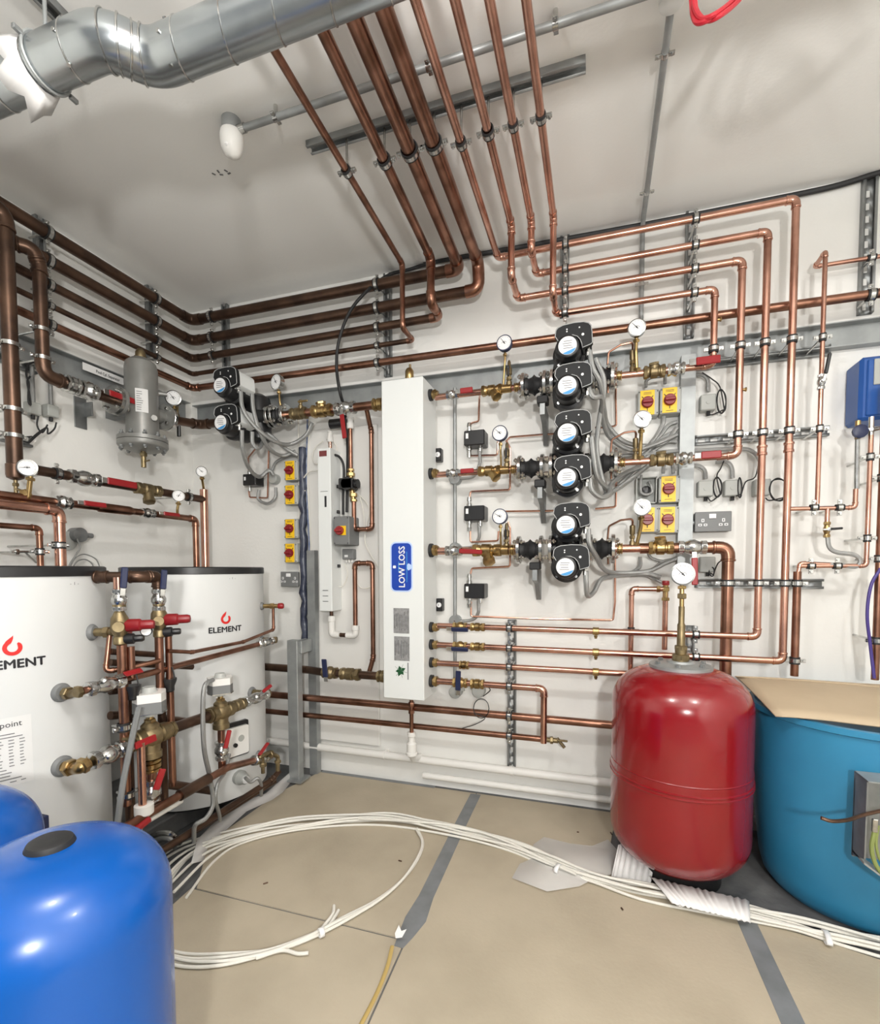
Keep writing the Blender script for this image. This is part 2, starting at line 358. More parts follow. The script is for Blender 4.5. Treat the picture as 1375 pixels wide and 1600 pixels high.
# curled loose end of tape and strap
_k = Z(628, 1472, HB)
tag(MB().prism([(0, 0), (.02, .006), (.03, .03), (.014, .022), (.002, .036), (-.006, .012)], _k+V(-.015, -.015, .02), PX, V(0, .6, .8).normalized(), V(0, -.8, .6), .001).build('tape_curl', 'foam'), 'curled torn tape end standing up at the end of the long tape strip', 'tape')
st = smooth([Z(613, 1478, .02), Z(606, 1508, .012), Z(592, 1545, .008), Z(575, 1580, .008), Z(562, 1605, .007), Z(552, 1630, .007)], 6)
tag(MB().tube(st, .006, 6, sy=.35).build('packing_strap', 'straw'), 'yellow straw coloured strip lying on the floor beside the tape end', 'strip')
# polythene / paper scraps
def scrap(name, m, pts, label, cat='sheet'):
    o = MB().add(pts, [tuple(range(len(pts)))]).build(name, m); md = o.modifiers.new('solid', 'SOLIDIFY'); md.thickness = .001; return tag(o, label, cat)
zz = .012
scrap('polythene_scrap', 'poly', [Z(800, 1372, zz), Z(812, 1350, zz), Z(835, 1340, zz), Z(833, 1320, zz), Z(850, 1308, zz), Z(890, 1318, zz), Z(925, 1322, zz), Z(950, 1312, .02), Z(966, 1330, .03), Z(975, 1362, .012), Z(930, 1372, zz), Z(905, 1385, zz), Z(855, 1393, zz)], 'translucent white polythene scrap lying on the floor left of the red vessel')
# rolled piece standing by the vessel
rp = MB(); c0 = Z(985, 1372, .0); a_ = [(c0+V(.075*math.cos(t)*1.0, -.05+.02*math.sin(t), 0)) for t in [PI*.15+i*PI*.8/8 for i in range(9)]]
for i in range(8): rp.add([a_[i]+V(0, 0, .006), a_[i+1]+V(0, 0, .006), a_[i+1]+V(.03, .09, .10), a_[i]+V(.03, .09, .10)], [(0, 1, 2, 3)])
o = rp.build('curled_film', 'foam'); md = o.modifiers.new('solid', 'SOLIDIFY'); md.thickness = .002; tag(o, 'curled white film standing against the foot of the red vessel', 'sheet')
# corrugated card lying over the cables
cp = MB(); n_ = 28
for i in range(n_+1):
    f_ = i/n_; a0 = Z(1018, 1372, .055).lerp(Z(1170, 1408, .05), f_); b0 = Z(1050, 1412, .035).lerp(Z(1172, 1442, .03), f_); wv = .0035*math.sin(i*PI*.9)
    cp.v += [a0+V(0, 0, wv), b0+V(0, 0, wv)]
cp.f = [(2*i, 2*i+2, 2*i+3, 2*i+1) for i in range(n_)]
o = cp.build('corrugated_card', 'foam'); md = o.modifiers.new('solid', 'SOLIDIFY'); md.thickness = .003; tag(o, 'white corrugated card strip draped over the cable bundle below the red vessel', 'card')
# plastic film along the left board edge
fl = MB(); e1 = [(483, 1188), (460, 1215), (442, 1238), (425, 1250), (385, 1268), (350, 1300), (327, 1318), (318, 1345)]; e2 = [(475, 1188), (447, 1212), (415, 1240), (395, 1247), (362, 1262), (330, 1290), (308, 1312), (298, 1350)]
for i, (p, q) in enumerate(zip(e1, e2)): fl.v += [Z(*p, .006), Z(*q, .045+.012*math.sin(i*2.1))]
fl.f = [(2*i, 2*i+2, 2*i+3, 2*i+1) for i in range(len(e1)-1)]
o = fl.build('film_edge', 'poly'); md = o.modifiers.new('solid', 'SOLIDIFY'); md.thickness = .0015; tag(o, 'crumpled translucent film strip along the left floor board edge', 'sheet')
# steel channel along the cylinders, and dark plinth
ch = MB(); xa, xb = -1.78, -1.64
ch.prism([(xa, 0), (xb, 0), (xb, .05), (xb-.004, .05), (xb-.004, .012), (xa+.004, .012), (xa+.004, .05), (xa, .05)], V(0, .55, .0), PX, PZ, V(0, -1, 0), -(D-.05-.55)+.0)
tag(ch.build('steel_channel', 'galv'), 'grey steel floor channel running in front of the white cylinders', 'steel channel')
tag(MB().cbox((-2.1, 1.45, .045), (.60, 1.75, .09), .006).build('plinth', 'concrete'), 'dark low plinth under the two white cylinders', 'plinth')
# ------------------------------------------------------------------ cable tray band (steel channel) round both walls
def tray(label, a, b, n, h, m='galv'):
    a = Vector(a); b = Vector(b); d = (b-a).normalized(); n = Vector(n); t_ = .004; dp = .045
    pr = [(0, 0), (dp, 0), (dp, t_), (t_, t_), (t_, h-t_), (dp, h-t_), (dp, h), (0, h)]
    mb = MB(); k = 8; mb.add([q+n*x+PZ*y for q in (a, b) for x, y in pr], [(i, (i+1) % k, k+(i+1) % k, k+i) for i in range(k)]+[(0, 1, 2, 3), (3, 4, 7, 0), (4, 5, 6, 7), (8, 11, 10, 9), (8, 15, 12, 11), (12, 15, 14, 13)])
    return tag(mb.build('wall_channel', m), label, 'steel channel')
zt = B(1100, 566, .045).z
tray('long galvanised steel channel along the back wall behind the pumps', (XL+.05, D, zt), (XR, D, zt), NY, .100)
tray('galvanised steel channel along the left wall behind the grey separator', (XL, .6, zt), (XL, D-.05, zt), PX, .115)
# label on left wall channel
q0, q1 = W(129, 568, XL+.047), W(193, 596, XL+.047); u_ = V(0, 1, 0)
lb = MB().prism([(0, 0), ((q1-q0).y, 0), ((q1-q0).y, -.036), (0, -.036)], q0+V(0, 0, .008), u_, PZ, PX, .001).build('channel_label', 'paper'); tag(lb, 'white label strip on the left wall channel by the separator', 'label')
tx = MB(); text(tx, 'Pool Cyl. Separator', .020, q0+V(.0012, (q1-q0).y*.60, -.018), u_, PZ, .8); sub(lb, 'lettering', 'ink', tx)
# ------------------------------------------------------------------ strut rails
G = 'slotted strut rails'
def vstrut(label, px, y0, y1, o=0.0, **k): a = B(px, y0, o); b = B(px, y1, o); b.x = a.x; return strut(label, b, a, NY, group=G, **k)
vstrut('vertical slotted rail near the corner behind the dark pipes', 354, 478, 578)
vstrut('vertical slotted rail carrying the five dark pipes above the white header', 607, 430, 590)
vstrut('vertical slotted rail directly above the stacked pump heads', 883, 372, 497)
vstrut('vertical slotted rail behind four copper pipes above the yellow isolators', 1079, 334, 530)
vstrut('vertical slotted rail at the far right beneath the black ceiling cable', 1357, 280, 492, wd=.05)
vstrut('long vertical slotted rail below the pressure switches carrying six pipes', 801, 968, 1196, o=.0)
vstrut('short vertical slotted rail behind the red vessel gauge', 1077, 977, 1062)
def wstrut(label, px, y0, y1):
    a = W(px, y0, XL); b = W(px, y1, XL); b.y = a.y; return strut(label, b, a, PX, group=G)
wstrut('vertical slotted rail on the left wall above the hooked dark pipe', 57, 338, 545)
wstrut('vertical slotted rail on the left wall behind the grey separator', 230, 448, 560)
def hstrut(label, x0, x1, y, o=0.0):
    a = B(x0, y, o); b = B(x1, y, o); b.z = a.z; return strut(label, a, b, NY, group=G)
hstrut('horizontal slotted rail under the steel channel with angled pipe studs', 1085, 1294, 573)
hstrut('horizontal slotted rail midway down the right-hand risers', 1083, 1292, 690)
hstrut('horizontal slotted rail low down behind the right-hand risers', 1085, 1284, 911)
_c0 = Z(484, 233, CH-.011); _c1 = Z(915, 97, CH-.011); _c0.z = _c1.z = CH; _c0.y = _c1.y = (_c0.y+_c1.y)/2
strut('slotted rail on the ceiling carrying eight copper pipes', _c0, _c1, V(0, 0, -1), group=G, m='galv')
YR = _c0.y
# ------------------------------------------------------------------ pipes over the ceiling, down and along the back wall
OD, OR = .12, .18                # stand-off of the dark runs and of the bright right-hand runs
def down_to(P, y):               # param so that the point is under the ceiling rail
    return V(P.x, y, P.z)
XC = -2.315
names5 = ['top', 'second', 'third', 'thin fourth', 'fifth']
crn = [(300, 501), (300, 533), (300, 561), (300, 585), (300, 607)]
rad5 = [.027, .026, .020, .0125, .018]
cpts = [B(x, y, OD) for x, y in crn]
for c in cpts: c.x = XC
def ybend(px, py, o): return B(px, py, o)
YN = .35
ceil_pipes = {}
# 1 top dark pipe (from the third ceiling pipe), 2 second (fourth ceiling pipe), 3 third (second), 4 thin fourth (first)
def wallz(c, px, py, o=OD): p = B(px, py, o); p.z = (p.z+c.z)/2; return p
def ceil_run(P, tilt=0): return V(P.x+tilt, YN, P.z)
e = wallz(cpts[0], 718, 421); cp_ = e
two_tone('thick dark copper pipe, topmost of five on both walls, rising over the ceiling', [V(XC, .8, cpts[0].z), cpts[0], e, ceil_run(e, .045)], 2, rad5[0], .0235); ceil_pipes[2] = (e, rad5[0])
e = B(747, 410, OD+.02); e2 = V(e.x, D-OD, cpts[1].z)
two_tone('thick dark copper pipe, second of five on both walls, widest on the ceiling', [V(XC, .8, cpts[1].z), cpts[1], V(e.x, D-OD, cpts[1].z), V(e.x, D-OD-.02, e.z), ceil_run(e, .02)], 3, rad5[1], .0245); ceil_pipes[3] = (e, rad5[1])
def desc(px, pt, pb, jx, jy, ow):
    """ceiling bend, foot of the drop, wall point"""
    j = B(jx, jy, ow); foot = B(px, pb, 0); v = ray(px, pb); t = v*(j.z-HC)/v.z if False else None
    # stand-off of the drop from the top bend height 2.655
    vv = ray(px, pt); p = vv*((2.655-HC)/vv.z)+V(0, 0, HC); p.x = j.x
    return p, V(j.x, p.y, j.z), j
t1, f1, j1 = desc(630, 412, 511, 645, 531, OD)
j1.z = f1.z = (j1.z+cpts[3].z)/2
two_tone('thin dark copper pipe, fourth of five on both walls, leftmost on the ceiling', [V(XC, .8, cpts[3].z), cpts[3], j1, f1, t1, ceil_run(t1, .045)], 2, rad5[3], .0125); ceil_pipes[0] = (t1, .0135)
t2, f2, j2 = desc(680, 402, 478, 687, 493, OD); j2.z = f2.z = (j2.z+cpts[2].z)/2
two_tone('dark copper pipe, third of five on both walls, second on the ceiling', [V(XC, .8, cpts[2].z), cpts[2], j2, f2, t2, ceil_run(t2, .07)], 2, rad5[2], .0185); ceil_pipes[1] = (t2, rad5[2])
rm = B(1375, 459, OD+.0); 
pipe('long copper pipe, lowest of five on the left, crossing the whole back wall', [V(XC, .8, cpts[4].z), cpts[4], V(XR-.01, D-OD, rm.z)], rad5[4], 'copperm')
# bright right-hand pipes R1..R4
rr = .0145
def rrun(label, top, corner, bottom, end, k, rc=rr):
    return pipe(label, top+[corner, bottom]+end, rc, 'copper')
c1 = B(1244, 313, OR); s1 = B(778, 401, OR); s1.z = (s1.z+c1.z)/2; c1.z = s1.z
b1 = V(c1.x, c1.y, B(1226, 1033, OR).z); HO = .15
h1 = B(683, 1007, HO)
pipe('copper pipe, outermost of four risers on the right, ending in the second lower header port', [ceil_run(s1), s1, c1, b1, V(B(684, 1007, OR).x, D-OR, b1.z)], .014); ceil_pipes[4] = (s1, .014)
c2 = B(1200, 362, OR); t7, f7, j7 = desc(830, 345, 403, 838, 424, OR); j7.z = f7.z = c2.z
b2 = V(c2.x, c2.y, B(1186, 995, OR).z)
pipe('copper pipe, second riser from the right, ending in the top lower header port', [ceil_run(t7), t7, f7, j7, c2, b2, V(B(684, 980, OR).x, D-OR, b2.z)], .014); ceil_pipes[6] = (t7, .0125)
c3 = B(1160, 407, OR); t6, f6, j6 = desc(799, 352, 437, 809, 463, OR); j6.z = f6.z = c3.z
r2z = B(1100, 714, OR).z; 
pipe('copper pipe, third riser from the right, turning into the middle pump line', [ceil_run(t6), t6, f6, j6, c3, V(c3.x, c3.y, r2z), V(B(1122, 714, OR).x, D-.16, r2z)], .0145); ceil_pipes[5] = (t6, .0165)
c4 = B(1117, 452, OR); t8, f8, j8 = desc(863, 340, 461, 869, 487, OR); j8.z = f8.z = c4.z
r1z = B(1000, 582, OR).z
pipe('copper pipe, innermost riser on the right, turning into the top pump line', [ceil_run(t8), t8, f8, j8, c4, V(c4.x, c4.y, r1z), V(B(1098, 575, OR).x, D-.16, r1z)], .0135); ceil_pipes[7] = (t8, .0125)
ords = ['first', 'second', 'third', 'fourth', 'fifth', 'sixth', 'seventh', 'eighth']
for k, (p, r) in ceil_pipes.items():
    clip(f'steel clip on the {ords[k]} copper pipe from the left under the ceiling rail', V(p.x+{0: .045, 1: .07, 2: .045, 3: .02}.get(k, 0)*(p.y-YR)/(p.y-YN), YR, p.z), (0, 1, 0), (0, 0, -1), r, CH-.022-p.z, 'ceiling pipe clips')
for k in range(5):
    for px, dsc in ((354, 'near the corner'), (607, 'above the header')):
        if k == 3 and px == 354 or k == 4 and px == 354: continue
        x = B(px, 500, 0.02).x-.02; f_ = (x-XC)/(B(700, 500, OD).x-XC)
        zc = [cpts[0].z, cpts[1].z, cpts[2].z, cpts[3].z, cpts[4].z][k]; ends = [ceil_pipes[2][0], V(e2.x, 0, cpts[1].z), j2, j1, V(XR, 0, rm.z)][k]
        zc = zc+(ends.z-zc)*(x-XC)/(ends.x-XC)
        clip(f'steel clip on the {names5[k]} dark pipe on the back wall {dsc}', V(x, D-OD, zc), (1, 0, 0), NY, rad5[k], OD-.022, 'wall pipe clips')
    for px, py, dsc in ((76, 420, 'above the hooked pipe'), (244, 500, 'behind the separator')):
        if k == 4 and px == 244: continue
        y = W(px, py, XC).y; clip(f'steel clip on the {names5[k]} dark pipe on the left wall {dsc}', V(XC, y, cpts[k].z), (0, 1, 0), (1, 0, 0), rad5[k], XC-XL-.022, 'wall pipe clips')
for c, dn, in ((c1, 'outermost'), (c2, 'second'), (c3, 'third'), (c4, 'innermost')):
    for px, dsc in ((883, 'above the pumps'), (1085, 'left of its corner')):
        x = B(px, 450, OR).x; clip(f'steel clip on the {dn} right-hand copper pipe {dsc}', V(x, D-OR, c.z), (1, 0, 0), NY, .0145, OR-.022, 'wall pipe clips')
    x = c.x
    clip(f'steel clip on the {dn} copper riser at the upper horizontal rail', V(x, D-OR, B(1160, 540, OR).z), (0, 0, 1), NY, .0145, OR-.022, 'riser clips')
    if dn != 'innermost': clip(f'steel clip on the {dn} copper riser at the middle horizontal rail', V(x, D-OR, B(1190, 676, OR).z), (0, 0, 1), NY, .0145, OR-.022, 'riser clips')
    if dn in ('outermost', 'second'): clip(f'steel clip on the {dn} copper riser at the low horizontal rail', V(x, D-OR, B(1190, 911, OR).z), (0, 0, 1), NY, .0145, OR-.022, 'riser clips')
x = B(1361, 460, OD).x; clip('steel clip on the long crossing pipe at the far right rail', V(x, D-OD, rm.z), (1, 0, 0), NY, .018, OD-.022, 'wall pipe clips')
for (px, py, dn) in ((1193, 704, 'second'), (1236, 699, 'outermost')):
    p = B(px, py, OR); p.x = (c2 if dn == 'second' else c1).x
    tag(MB().lathe(p+V(0, 0, -.02), PZ, [(.0145, 0), (.019, .001), (.019, .01), (.0165, .012), (.0165, .03), (.019, .032), (.019, .04), (.0145, .041)], 14).build('pipe_coupling', 'copper'), f'copper coupling on the {dn} right-hand riser under the middle rail', 'coupling')
for (px, py, cc, dn) in ((1120, 500, c4, 'innermost'), (1160, 609, c3, 'third')):
    p = B(px, py, OR); p.x = cc.x+.014
    t = thing('drain_plug', f'tiny brass drain plug on the {dn} right-hand riser', 'plug', p); part(t, 'body', 'brass', MB().cyl(p-V(.01, 0, 0), p+V(.012, 0, 0), .006).nut(p+V(.01, 0, 0), PX, .009, .006))
# thin pipe T at far right
OT = .08; a = B(1375, 394, OT); b = B(1273, 409, OT); q = B(1285, 394, OR); fz = q.z; b = V(B(1273, 409, OT).x, D-OT, fz)
q.x = b.x
pz = B(1277, 787, OR)
hx = B(1236, 795, OR); hx2 = B(1336, 793, OR)
pipe('thin copper pipe with a blue lever valve, rightmost riser', [V(XR-.01, D-OT, fz), V(b.x, D-OT, fz), V(b.x, D-OR, fz), V(b.x, D-OR, pz.z)], .0085)
for y_, ds in ((528, 'upper'), (670, 'middle')):
    clip(f'small steel clip on the thin copper riser at the {ds} horizontal rail', V(b.x, D-OR, B(1280, y_, OR).z), (0, 0, 1), NY, .0085, OR-.022, 'riser clips')
clip('small steel clip on the thin copper pipe by the far right rail', V(B(1362, 395, OT).x, D-OT, fz), (1, 0, 0), NY, .0085, OT-.022, 'wall pipe clips')
vv = V(b.x, D-OR, B(1282, 597, OR).z)
ball_valve('steel ball valve with black lever on the thin right-hand riser', vv-V(0, 0, .03), vv+V(0, 0, .03), .009, V(.12, -.1, 1), NY, .075, 'steel', 'black', lw=.013)
pipe('thin horizontal copper pipe joining the outermost riser to the blue controller line', [V(c1.x, D-OR, B(1238, 795, OR).z), V(hx2.x, D-OR, B(1336, 793, OR).z), V(hx2.x, D-OR, B(1339, 764, OR).z)], .0085)
for px, ds in ((1272, 'left'), (1312, 'right')):
    p = B(px, 793, OR); t = clip(f'small round clip at the {ds} of the thin horizontal pipe under the blue controller', p, (1, 0, 0), NY, .0085, OR, 'small wall clips')
p = B(1293, 795, OR); pt = B(1293, 838, OR)
pipe('short thin copper branch dropping from the thin horizontal pipe', [p, V(p.x, p.y, pt.z)], .0085, elbows=False)
ball_valve('small brass drain valve with black lever on the thin branch', V(p.x, p.y, B(1293, 815, OR).z), V(p.x, p.y, B(1293, 840, OR).z), .008, V(1, 0, .05), NY, .04, 'brass', 'black', start=-.018, lw=.009)
hose('grey braided hose looping below the thin drain branch', [B(1293, 838, OR), B(1296, 855, OR), B(1308, 863, OR), B(1335, 867, OR), B(1344, 876, OR), B(1338, 885, OR), B(1320, 884, OR), B(1296, 882, OR)], .0085, 'conduit', 'hose', 'braided_hose')
q5 = B(1248, 882, OR)
pipe('thin copper stub from the braided hose into the dark riser', [B(1298, 882, OR), B(1250, 880, OR), V(B(1247, 890, OR).x, D-OR, B(1247, 898, OR).z)], .008)
q6 = B(1246, 893, OR)
pipe('dark copper riser beside the outermost riser above the cardboard', [V(q6.x, D-OR, q6.z), V(q6.x, D-OR, B(1240, 1056, OR).z)], .0145, 'copperm')
clip('steel clip low on the dark riser above the cardboard', V(q6.x, D-OR, B(1241, 1032, OR).z), (0, 0, 1), NY, .0145, OR, 'small wall clips')
clip('steel clip on the dark riser at the low horizontal rail', V(q6.x, D-OR, B(1190, 911, OR).z), (0, 0, 1), NY, .0145, OR-.022, 'riser clips')
q7 = B(1353, 884, OR); q8 = B(1361, 680, OR)
pipe('thin copper pipe dropping from the blue controller and turning left', [V(B(1250, 888, OR).x, D-OR, q7.z), V(q8.x, D-OR, q7.z), V(q8.x, D-OR, B(1361, 668, OR).z)], .0085)
for px, ds in ((1267, 'left'), (1308, 'right')):
    clip(f'small round clip at the {ds} of the lower thin pipe below the braided hose', V(B(px, 885, OR).x, D-OR, q7.z), (1, 0, 0), NY, .0085, OR, 'small wall clips')
for py, ds in ((714, 'upper'), (841, 'lower')):
    clip(f'{ds} white clip on the thin drop below the blue controller', V(q8.x, D-OR, B(1360, py, OR).z), (0, 0, 1), NY, .0085, OR, 'small wall clips')
q9 = V(B(1371, 700, OR).x+.02, D-OR, 0)
pipe('dark copper riser at the right picture edge', [V(q9.x, q9.y, B(1366, 1062, OR).z), V(q9.x, q9.y, 1.9)], .013, 'copperm')
for py, ds in ((747, 'top'), (873, 'middle'), (1001, 'bottom')): clip(f'{ds} clip on the dark riser at the right picture edge', V(q9.x, D-OR, B(1371, py, OR).z), (0, 0, 1), NY, .013, OR, 'small wall clips')
hose('purple blue hose hanging beside the dark riser at the right edge', [B(1376, 888, OR+.02), B(1361, 915, OR+.02), B(1355, 960, OR+.02), B(1360, 1010, OR+.02), B(1366, 1060, OR+.03)], .006, 'purple', 'hose', 'plastic_hose')
# braided flexible under controller
hose('braided steel connector under the blue controller', [B(1339, 764, OR), B(1339, 740, OR), B(1340, 683, OR)], .0085, 'steel', 'hose', 'braided_hose')
t = thing('isolation_valve', 'small valve with blue handle under the left of the blue controller', 'valve', B(1340, 672, OR))
p = B(1340, 678, OR); part(t, 'body', 'brass', MB().cyl(p-V(0, 0, .02), p+V(0, 0, .05), .009).nut(p, PZ, .014, .012)); part(t, 'handle', 'navy', MB().lathe(p+V(0, -.01, .005), NY, [(.02, 0), (.026, .004), (.026, .014), (.018, .018)], 12))
t = thing('isolation_valve', 'small steel valve under the middle of the blue controller', 'valve', B(1361, 672, OR))
p = B(1361, 672, OR); part(t, 'body', 'steel', MB().cyl(p-V(0, 0, .02), p+V(0, 0, .05), .009).nut(p, PZ, .016, .014).cyl(p, p+V(.02, -.02, 0), .008))
# blue controller
cx0 = B(1320, 610, .0).x; cw = .34; z1 = B(1342, 558, .125).z; z0 = B(1345, 657, .125).z; hh = z1-z0
t = thing('controller_box', 'blue wall controller with a grey panel at the right edge', 'controller', V(cx0+cw/2, D, z0))
part(t, 'housing', 'ctrlblue', MB().cbox((cx0+cw/2, D-.0635, (z0+z1)/2), (cw, .125, hh), .012))
part(t, 'front_cover', 'ctrlblue', MB().cbox((cx0+cw/2+.006, D-.128, (z0+z1)/2), (cw-.03, .01, hh-.03), .004))
zq = B(1352, 603, .13).z; zr = B(1352, 563, .13).z; part(t, 'front_panel', 'lgrey', MB().cbox((cx0+.035+.14, D-.135, (zq+zr)/2), (.27, .006, zr-zq), .002))
part(t, 'display', 'screen', MB().cbox((cx0+.085+.08, D-.139, (zq+zr)/2+.015), (.15, .004, .045), .001))
part(t, 'badge', 'paper', MB().cbox((cx0+.17, D-.135, z0+.085), (.18, .004, .026), .0015))
# lower pipes from header
GH = 'header lower pipes'
h3z = B(900, 1048, OR).z; b3 = B(1002, 1051, OR)
pipe('copper pipe from the third lower header port passing behind the red vessel', [V(B(684, 1035, OR).x, D-OR, B(684, 1036, OR).z), V(B(684, 1035, OR).x+.65, D-OR, h3z), V(B(1090, 1060, OR).x, D-OR, h3z)], .014, elbows=False)
c5 = B(850, 1076, OR); 
pipe('copper pipe from the bottom header port dropping to a brass drain tap', [V(B(684, 1064, OR).x, D-OR, c5.z), V(c5.x, D-OR, c5.z), V(c5.x, D-OR, B(851, 1161, OR).z)], .0155)
lz1 = B(700, 1110, OD).z; lz2 = B(700, 1140, OD).z
pipe('long low copper pipe along the back wall below the header, upper of two', [V(-2.2, D-OD, lz1), V(.25, D-OD, lz1)], .019, 'copperm')
c6 = B(848, 1160, OD)
pipe('long low copper pipe along the back wall below the header, lower of two', [V(-2.2, D-OD, lz2), V(c6.x, D-OD, lz2)], .015, 'copperm')
tp = thing('drain_tap', 'brass drain tap at the end of the lowest copper pipe', 'tap', B(870, 1165, OD))
p = V(c6.x, D-OD, lz2); e_ = B(872, 1163, OD)
part(tp, 'body', 'brassd', MB().cyl(p, V(e_.x, p.y, p.z), .012).nut(V(e_.x-.03, p.y, p.z), PX, .018, .015).cyl(V(e_.x-.005, p.y, p.z+.012), V(e_.x+.03, p.y, p.z-.03), .008))
part(tp, 'handle', 'brassd', MB().cbox(V(e_.x+.02, p.y-.01, p.z+.006), (.05, .012, .008), .002))
cxs = B(796, 1000, OD).x
for (py, o_, r, ds) in ((980, OR, .014, 'first'), (1010, OR, .014, 'second'), (1043, OR, .014, 'third'), (1070, OR, .0155, 'fourth'), (1117, OD, .019, 'fifth'), (1151, OD, .015, 'sixth')):
    zz_ = {980: b2.z, 1010: b1.z, 1043: (B(684, 1036, OR).z+h3z)/2, 1070: c5.z, 1117: lz1, 1151: lz2}[py]
    clip(f'steel clip, {ds} from the top on the long low vertical rail', V(B(796, py, o_).x, D-o_, zz_), (1, 0, 0), NY, r, o_-.022, 'low rail clips')
for (py, zz_, ds) in ((983, b2.z, 'first'), (1013, b1.z, 'second'), (1045, h3z, 'third')):
    p = V(B(931, py, OR).x, D-OR, zz_)
    t = thing('drain_cock', f'small brass drain cock under the {ds} lower header pipe', 'drain cock', p-V(0, 0, .03), 'drain cocks'); part(t, 'body', 'brass', MB().lathe(p-V(.014, 0, 0), PX, [(.0155, 0), (.0175, .002), (.0175, .026), (.0155, .028)], 12)); part(t, 'spout', 'brass', MB().cyl(p, p-V(0, 0, .034), .006).nut(p-V(0, 0, .024), PZ, .009, .008))
clip('steel clip on the top lower header pipe behind the vessel gauge', V(B(1087, 990, OR).x, D-OR, b2.z), (1, 0, 0), NY, .014, OR-.022, 'low rail clips')
clip('steel clip on the second lower header pipe behind the vessel gauge', V(B(1087, 1025, OR).x, D-OR, b1.z), (1, 0, 0), NY, .014, OR-.022, 'low rail clips')
# third pump line right end and its big vertical
OP = .16
r3z = B(1000, 857, OP).z; vx = B(1137, 900, OP).x
pipe('thick copper pipe from the bottom pump line dropping behind the red vessel', [V(B(1000, 857, OP).x, D-OP, r3z), V(vx, D-OP, r3z), V(vx, D-OP, B(1134, 1075, OP).z)], .0235, 'copperm')
clip('steel clip on the thick copper drop at the low horizontal rail', V(vx, D-OP, B(1137, 911, OP).z), (0, 0, 1), NY, .0235, OP-.022, 'riser clips')
# filling loop left of vessel
OF = .10; g0 = B(987, 1052, OF); g1 = B(987, 920, OF); g2 = B(1040, 919, OF)
pipe('thin copper pipe hooking up behind the red vessel to a safety valve', [V(g1.x, D-OF, g0.z), V(g1.x, D-OF, g1.z), V(g2.x, D-OF, g1.z)], .0115)
pipe('copper drop below the red capped safety valve', [V(g2.x, D-OF, B(1040, 925, OF).z), V(g2.x, D-OF, B(1040, 1015, OF).z)], .012)
clip('wall clip on the thin hooked pipe left of the vessel gauge', V(g1.x, D-OF, B(986, 985, OF).z), (0, 0, 1), NY, .0115, OF, 'small wall clips')
t = thing('safety_valve', 'brass safety valve with small red cap behind the vessel gauge', 'valve', V(g2.x, D-OF, g1.z-.05))
p = V(g2.x, D-OF, g1.z); part(t, 'body', 'brass', MB().cyl(p-V(0, 0, .05), p+V(0, 0, .02), .012).nut(p-V(0, 0, .045), PZ, .018, .015).nut(p-V(.03, 0, 0), PX, .016, .016).nut(p, PZ, .017, .02)); part(t, 'cap', 'red', MB().lathe(p+V(0, 0, .018), PZ, [(.015, 0), (.016, .004), (.016, .016), (.013, .02)], 12))
# ================================================================== white header box
xr = B(680.5, 850, .05).x; yb_ = D-.05; yf_ = 2.25
xl = (ray(597, 800)*(yf_/ray(597, 800).y)).x
zt_ = (ray(630, 591)*(yf_/ray(630, 591).y)).z+HC; zb_ = (ray(630, 1093)*(yf_/ray(630, 1093).y)).z+HC
xr2 = (ray(662.5, 800)*(yf_/ray(662.5, 800).y)).x; xr = (xr+xr2)/2
H = thing('header_box', 'tall white low loss header box with blue sign on the back wall', 'header', ((xl+xr)/2, yb_, zb_))
part(H, 'casing', 'white', MB().cbox(((xl+xr)/2, (yb_+yf_)/2, (zt_+zb_)/2), (xr-xl, yb_-yf_, zt_-zb_), .004))
for q in (zt_-.25, zb_+.3): part(H, 'wall_bracket', 'galv', MB().box(((xl+xr)/2, D-.025, q), (.12, .05, .05)))
def hf(px, py): v = ray(px, py); p = v*(yf_/v.y)+V(0, 0, HC); return p
def rrect(wd, h, r, k=5):
    out = []
    for cx, cy, a0 in ((wd/2-r, h/2-r, 0), (-wd/2+r, h/2-r, PI/2), (-wd/2+r, -h/2+r, PI), (wd/2-r, -h/2+r, 3*PI/2)):
        out += [(cx+r*math.cos(a0+PI/2*i/k), cy+r*math.sin(a0+PI/2*i/k)) for i in range(k+1)]
    return out
a = hf(610, 847); b = hf(645, 925); c = (a+b)/2; sw, sh = b.x-a.x, a.z-b.z
sg = part(H, 'sign', 'signrim', MB().prism(rrect(sw, sh, .028), c+V(0, -.0015, 0), PX, PZ, NY, .002))
part(sg, 'sign_face', 'signblue', MB().prism(rrect(sw-.014, sh-.014, .022), c+V(0, -.0022, 0), PX, PZ, NY, .001))
tx = MB(); text(tx, 'LOW LOSS', .046, c+V(.018, -.0028, 0), PZ, -PX, .92); part(sg, 'lettering', 'dial', tx)
tx = MB(); tx.box(c+V(-.014, -.0028, 0), (.004, .0006, .05)).box(c+V(.029, -.0028, 0), (.0035, .0006, .15)); part(sg, 'small_print_line', 'sky', tx)
part(sg, 'emblem', 'signrim', MB().prism([(0, .018), (.012, .012), (.02, 0), (.012, -.012), (0, -.018), (-.010, -.006), (-.010, .006)], c+V(sw/2-.022, -.0028, 0), PX, PZ, NY, .0006))
part(sg, 'droplet', 'dial', MB().prism(rrect(.016, .014, .004), c+V(-sw/2+.022, -.0028, 0), PX, PZ, NY, .0006))
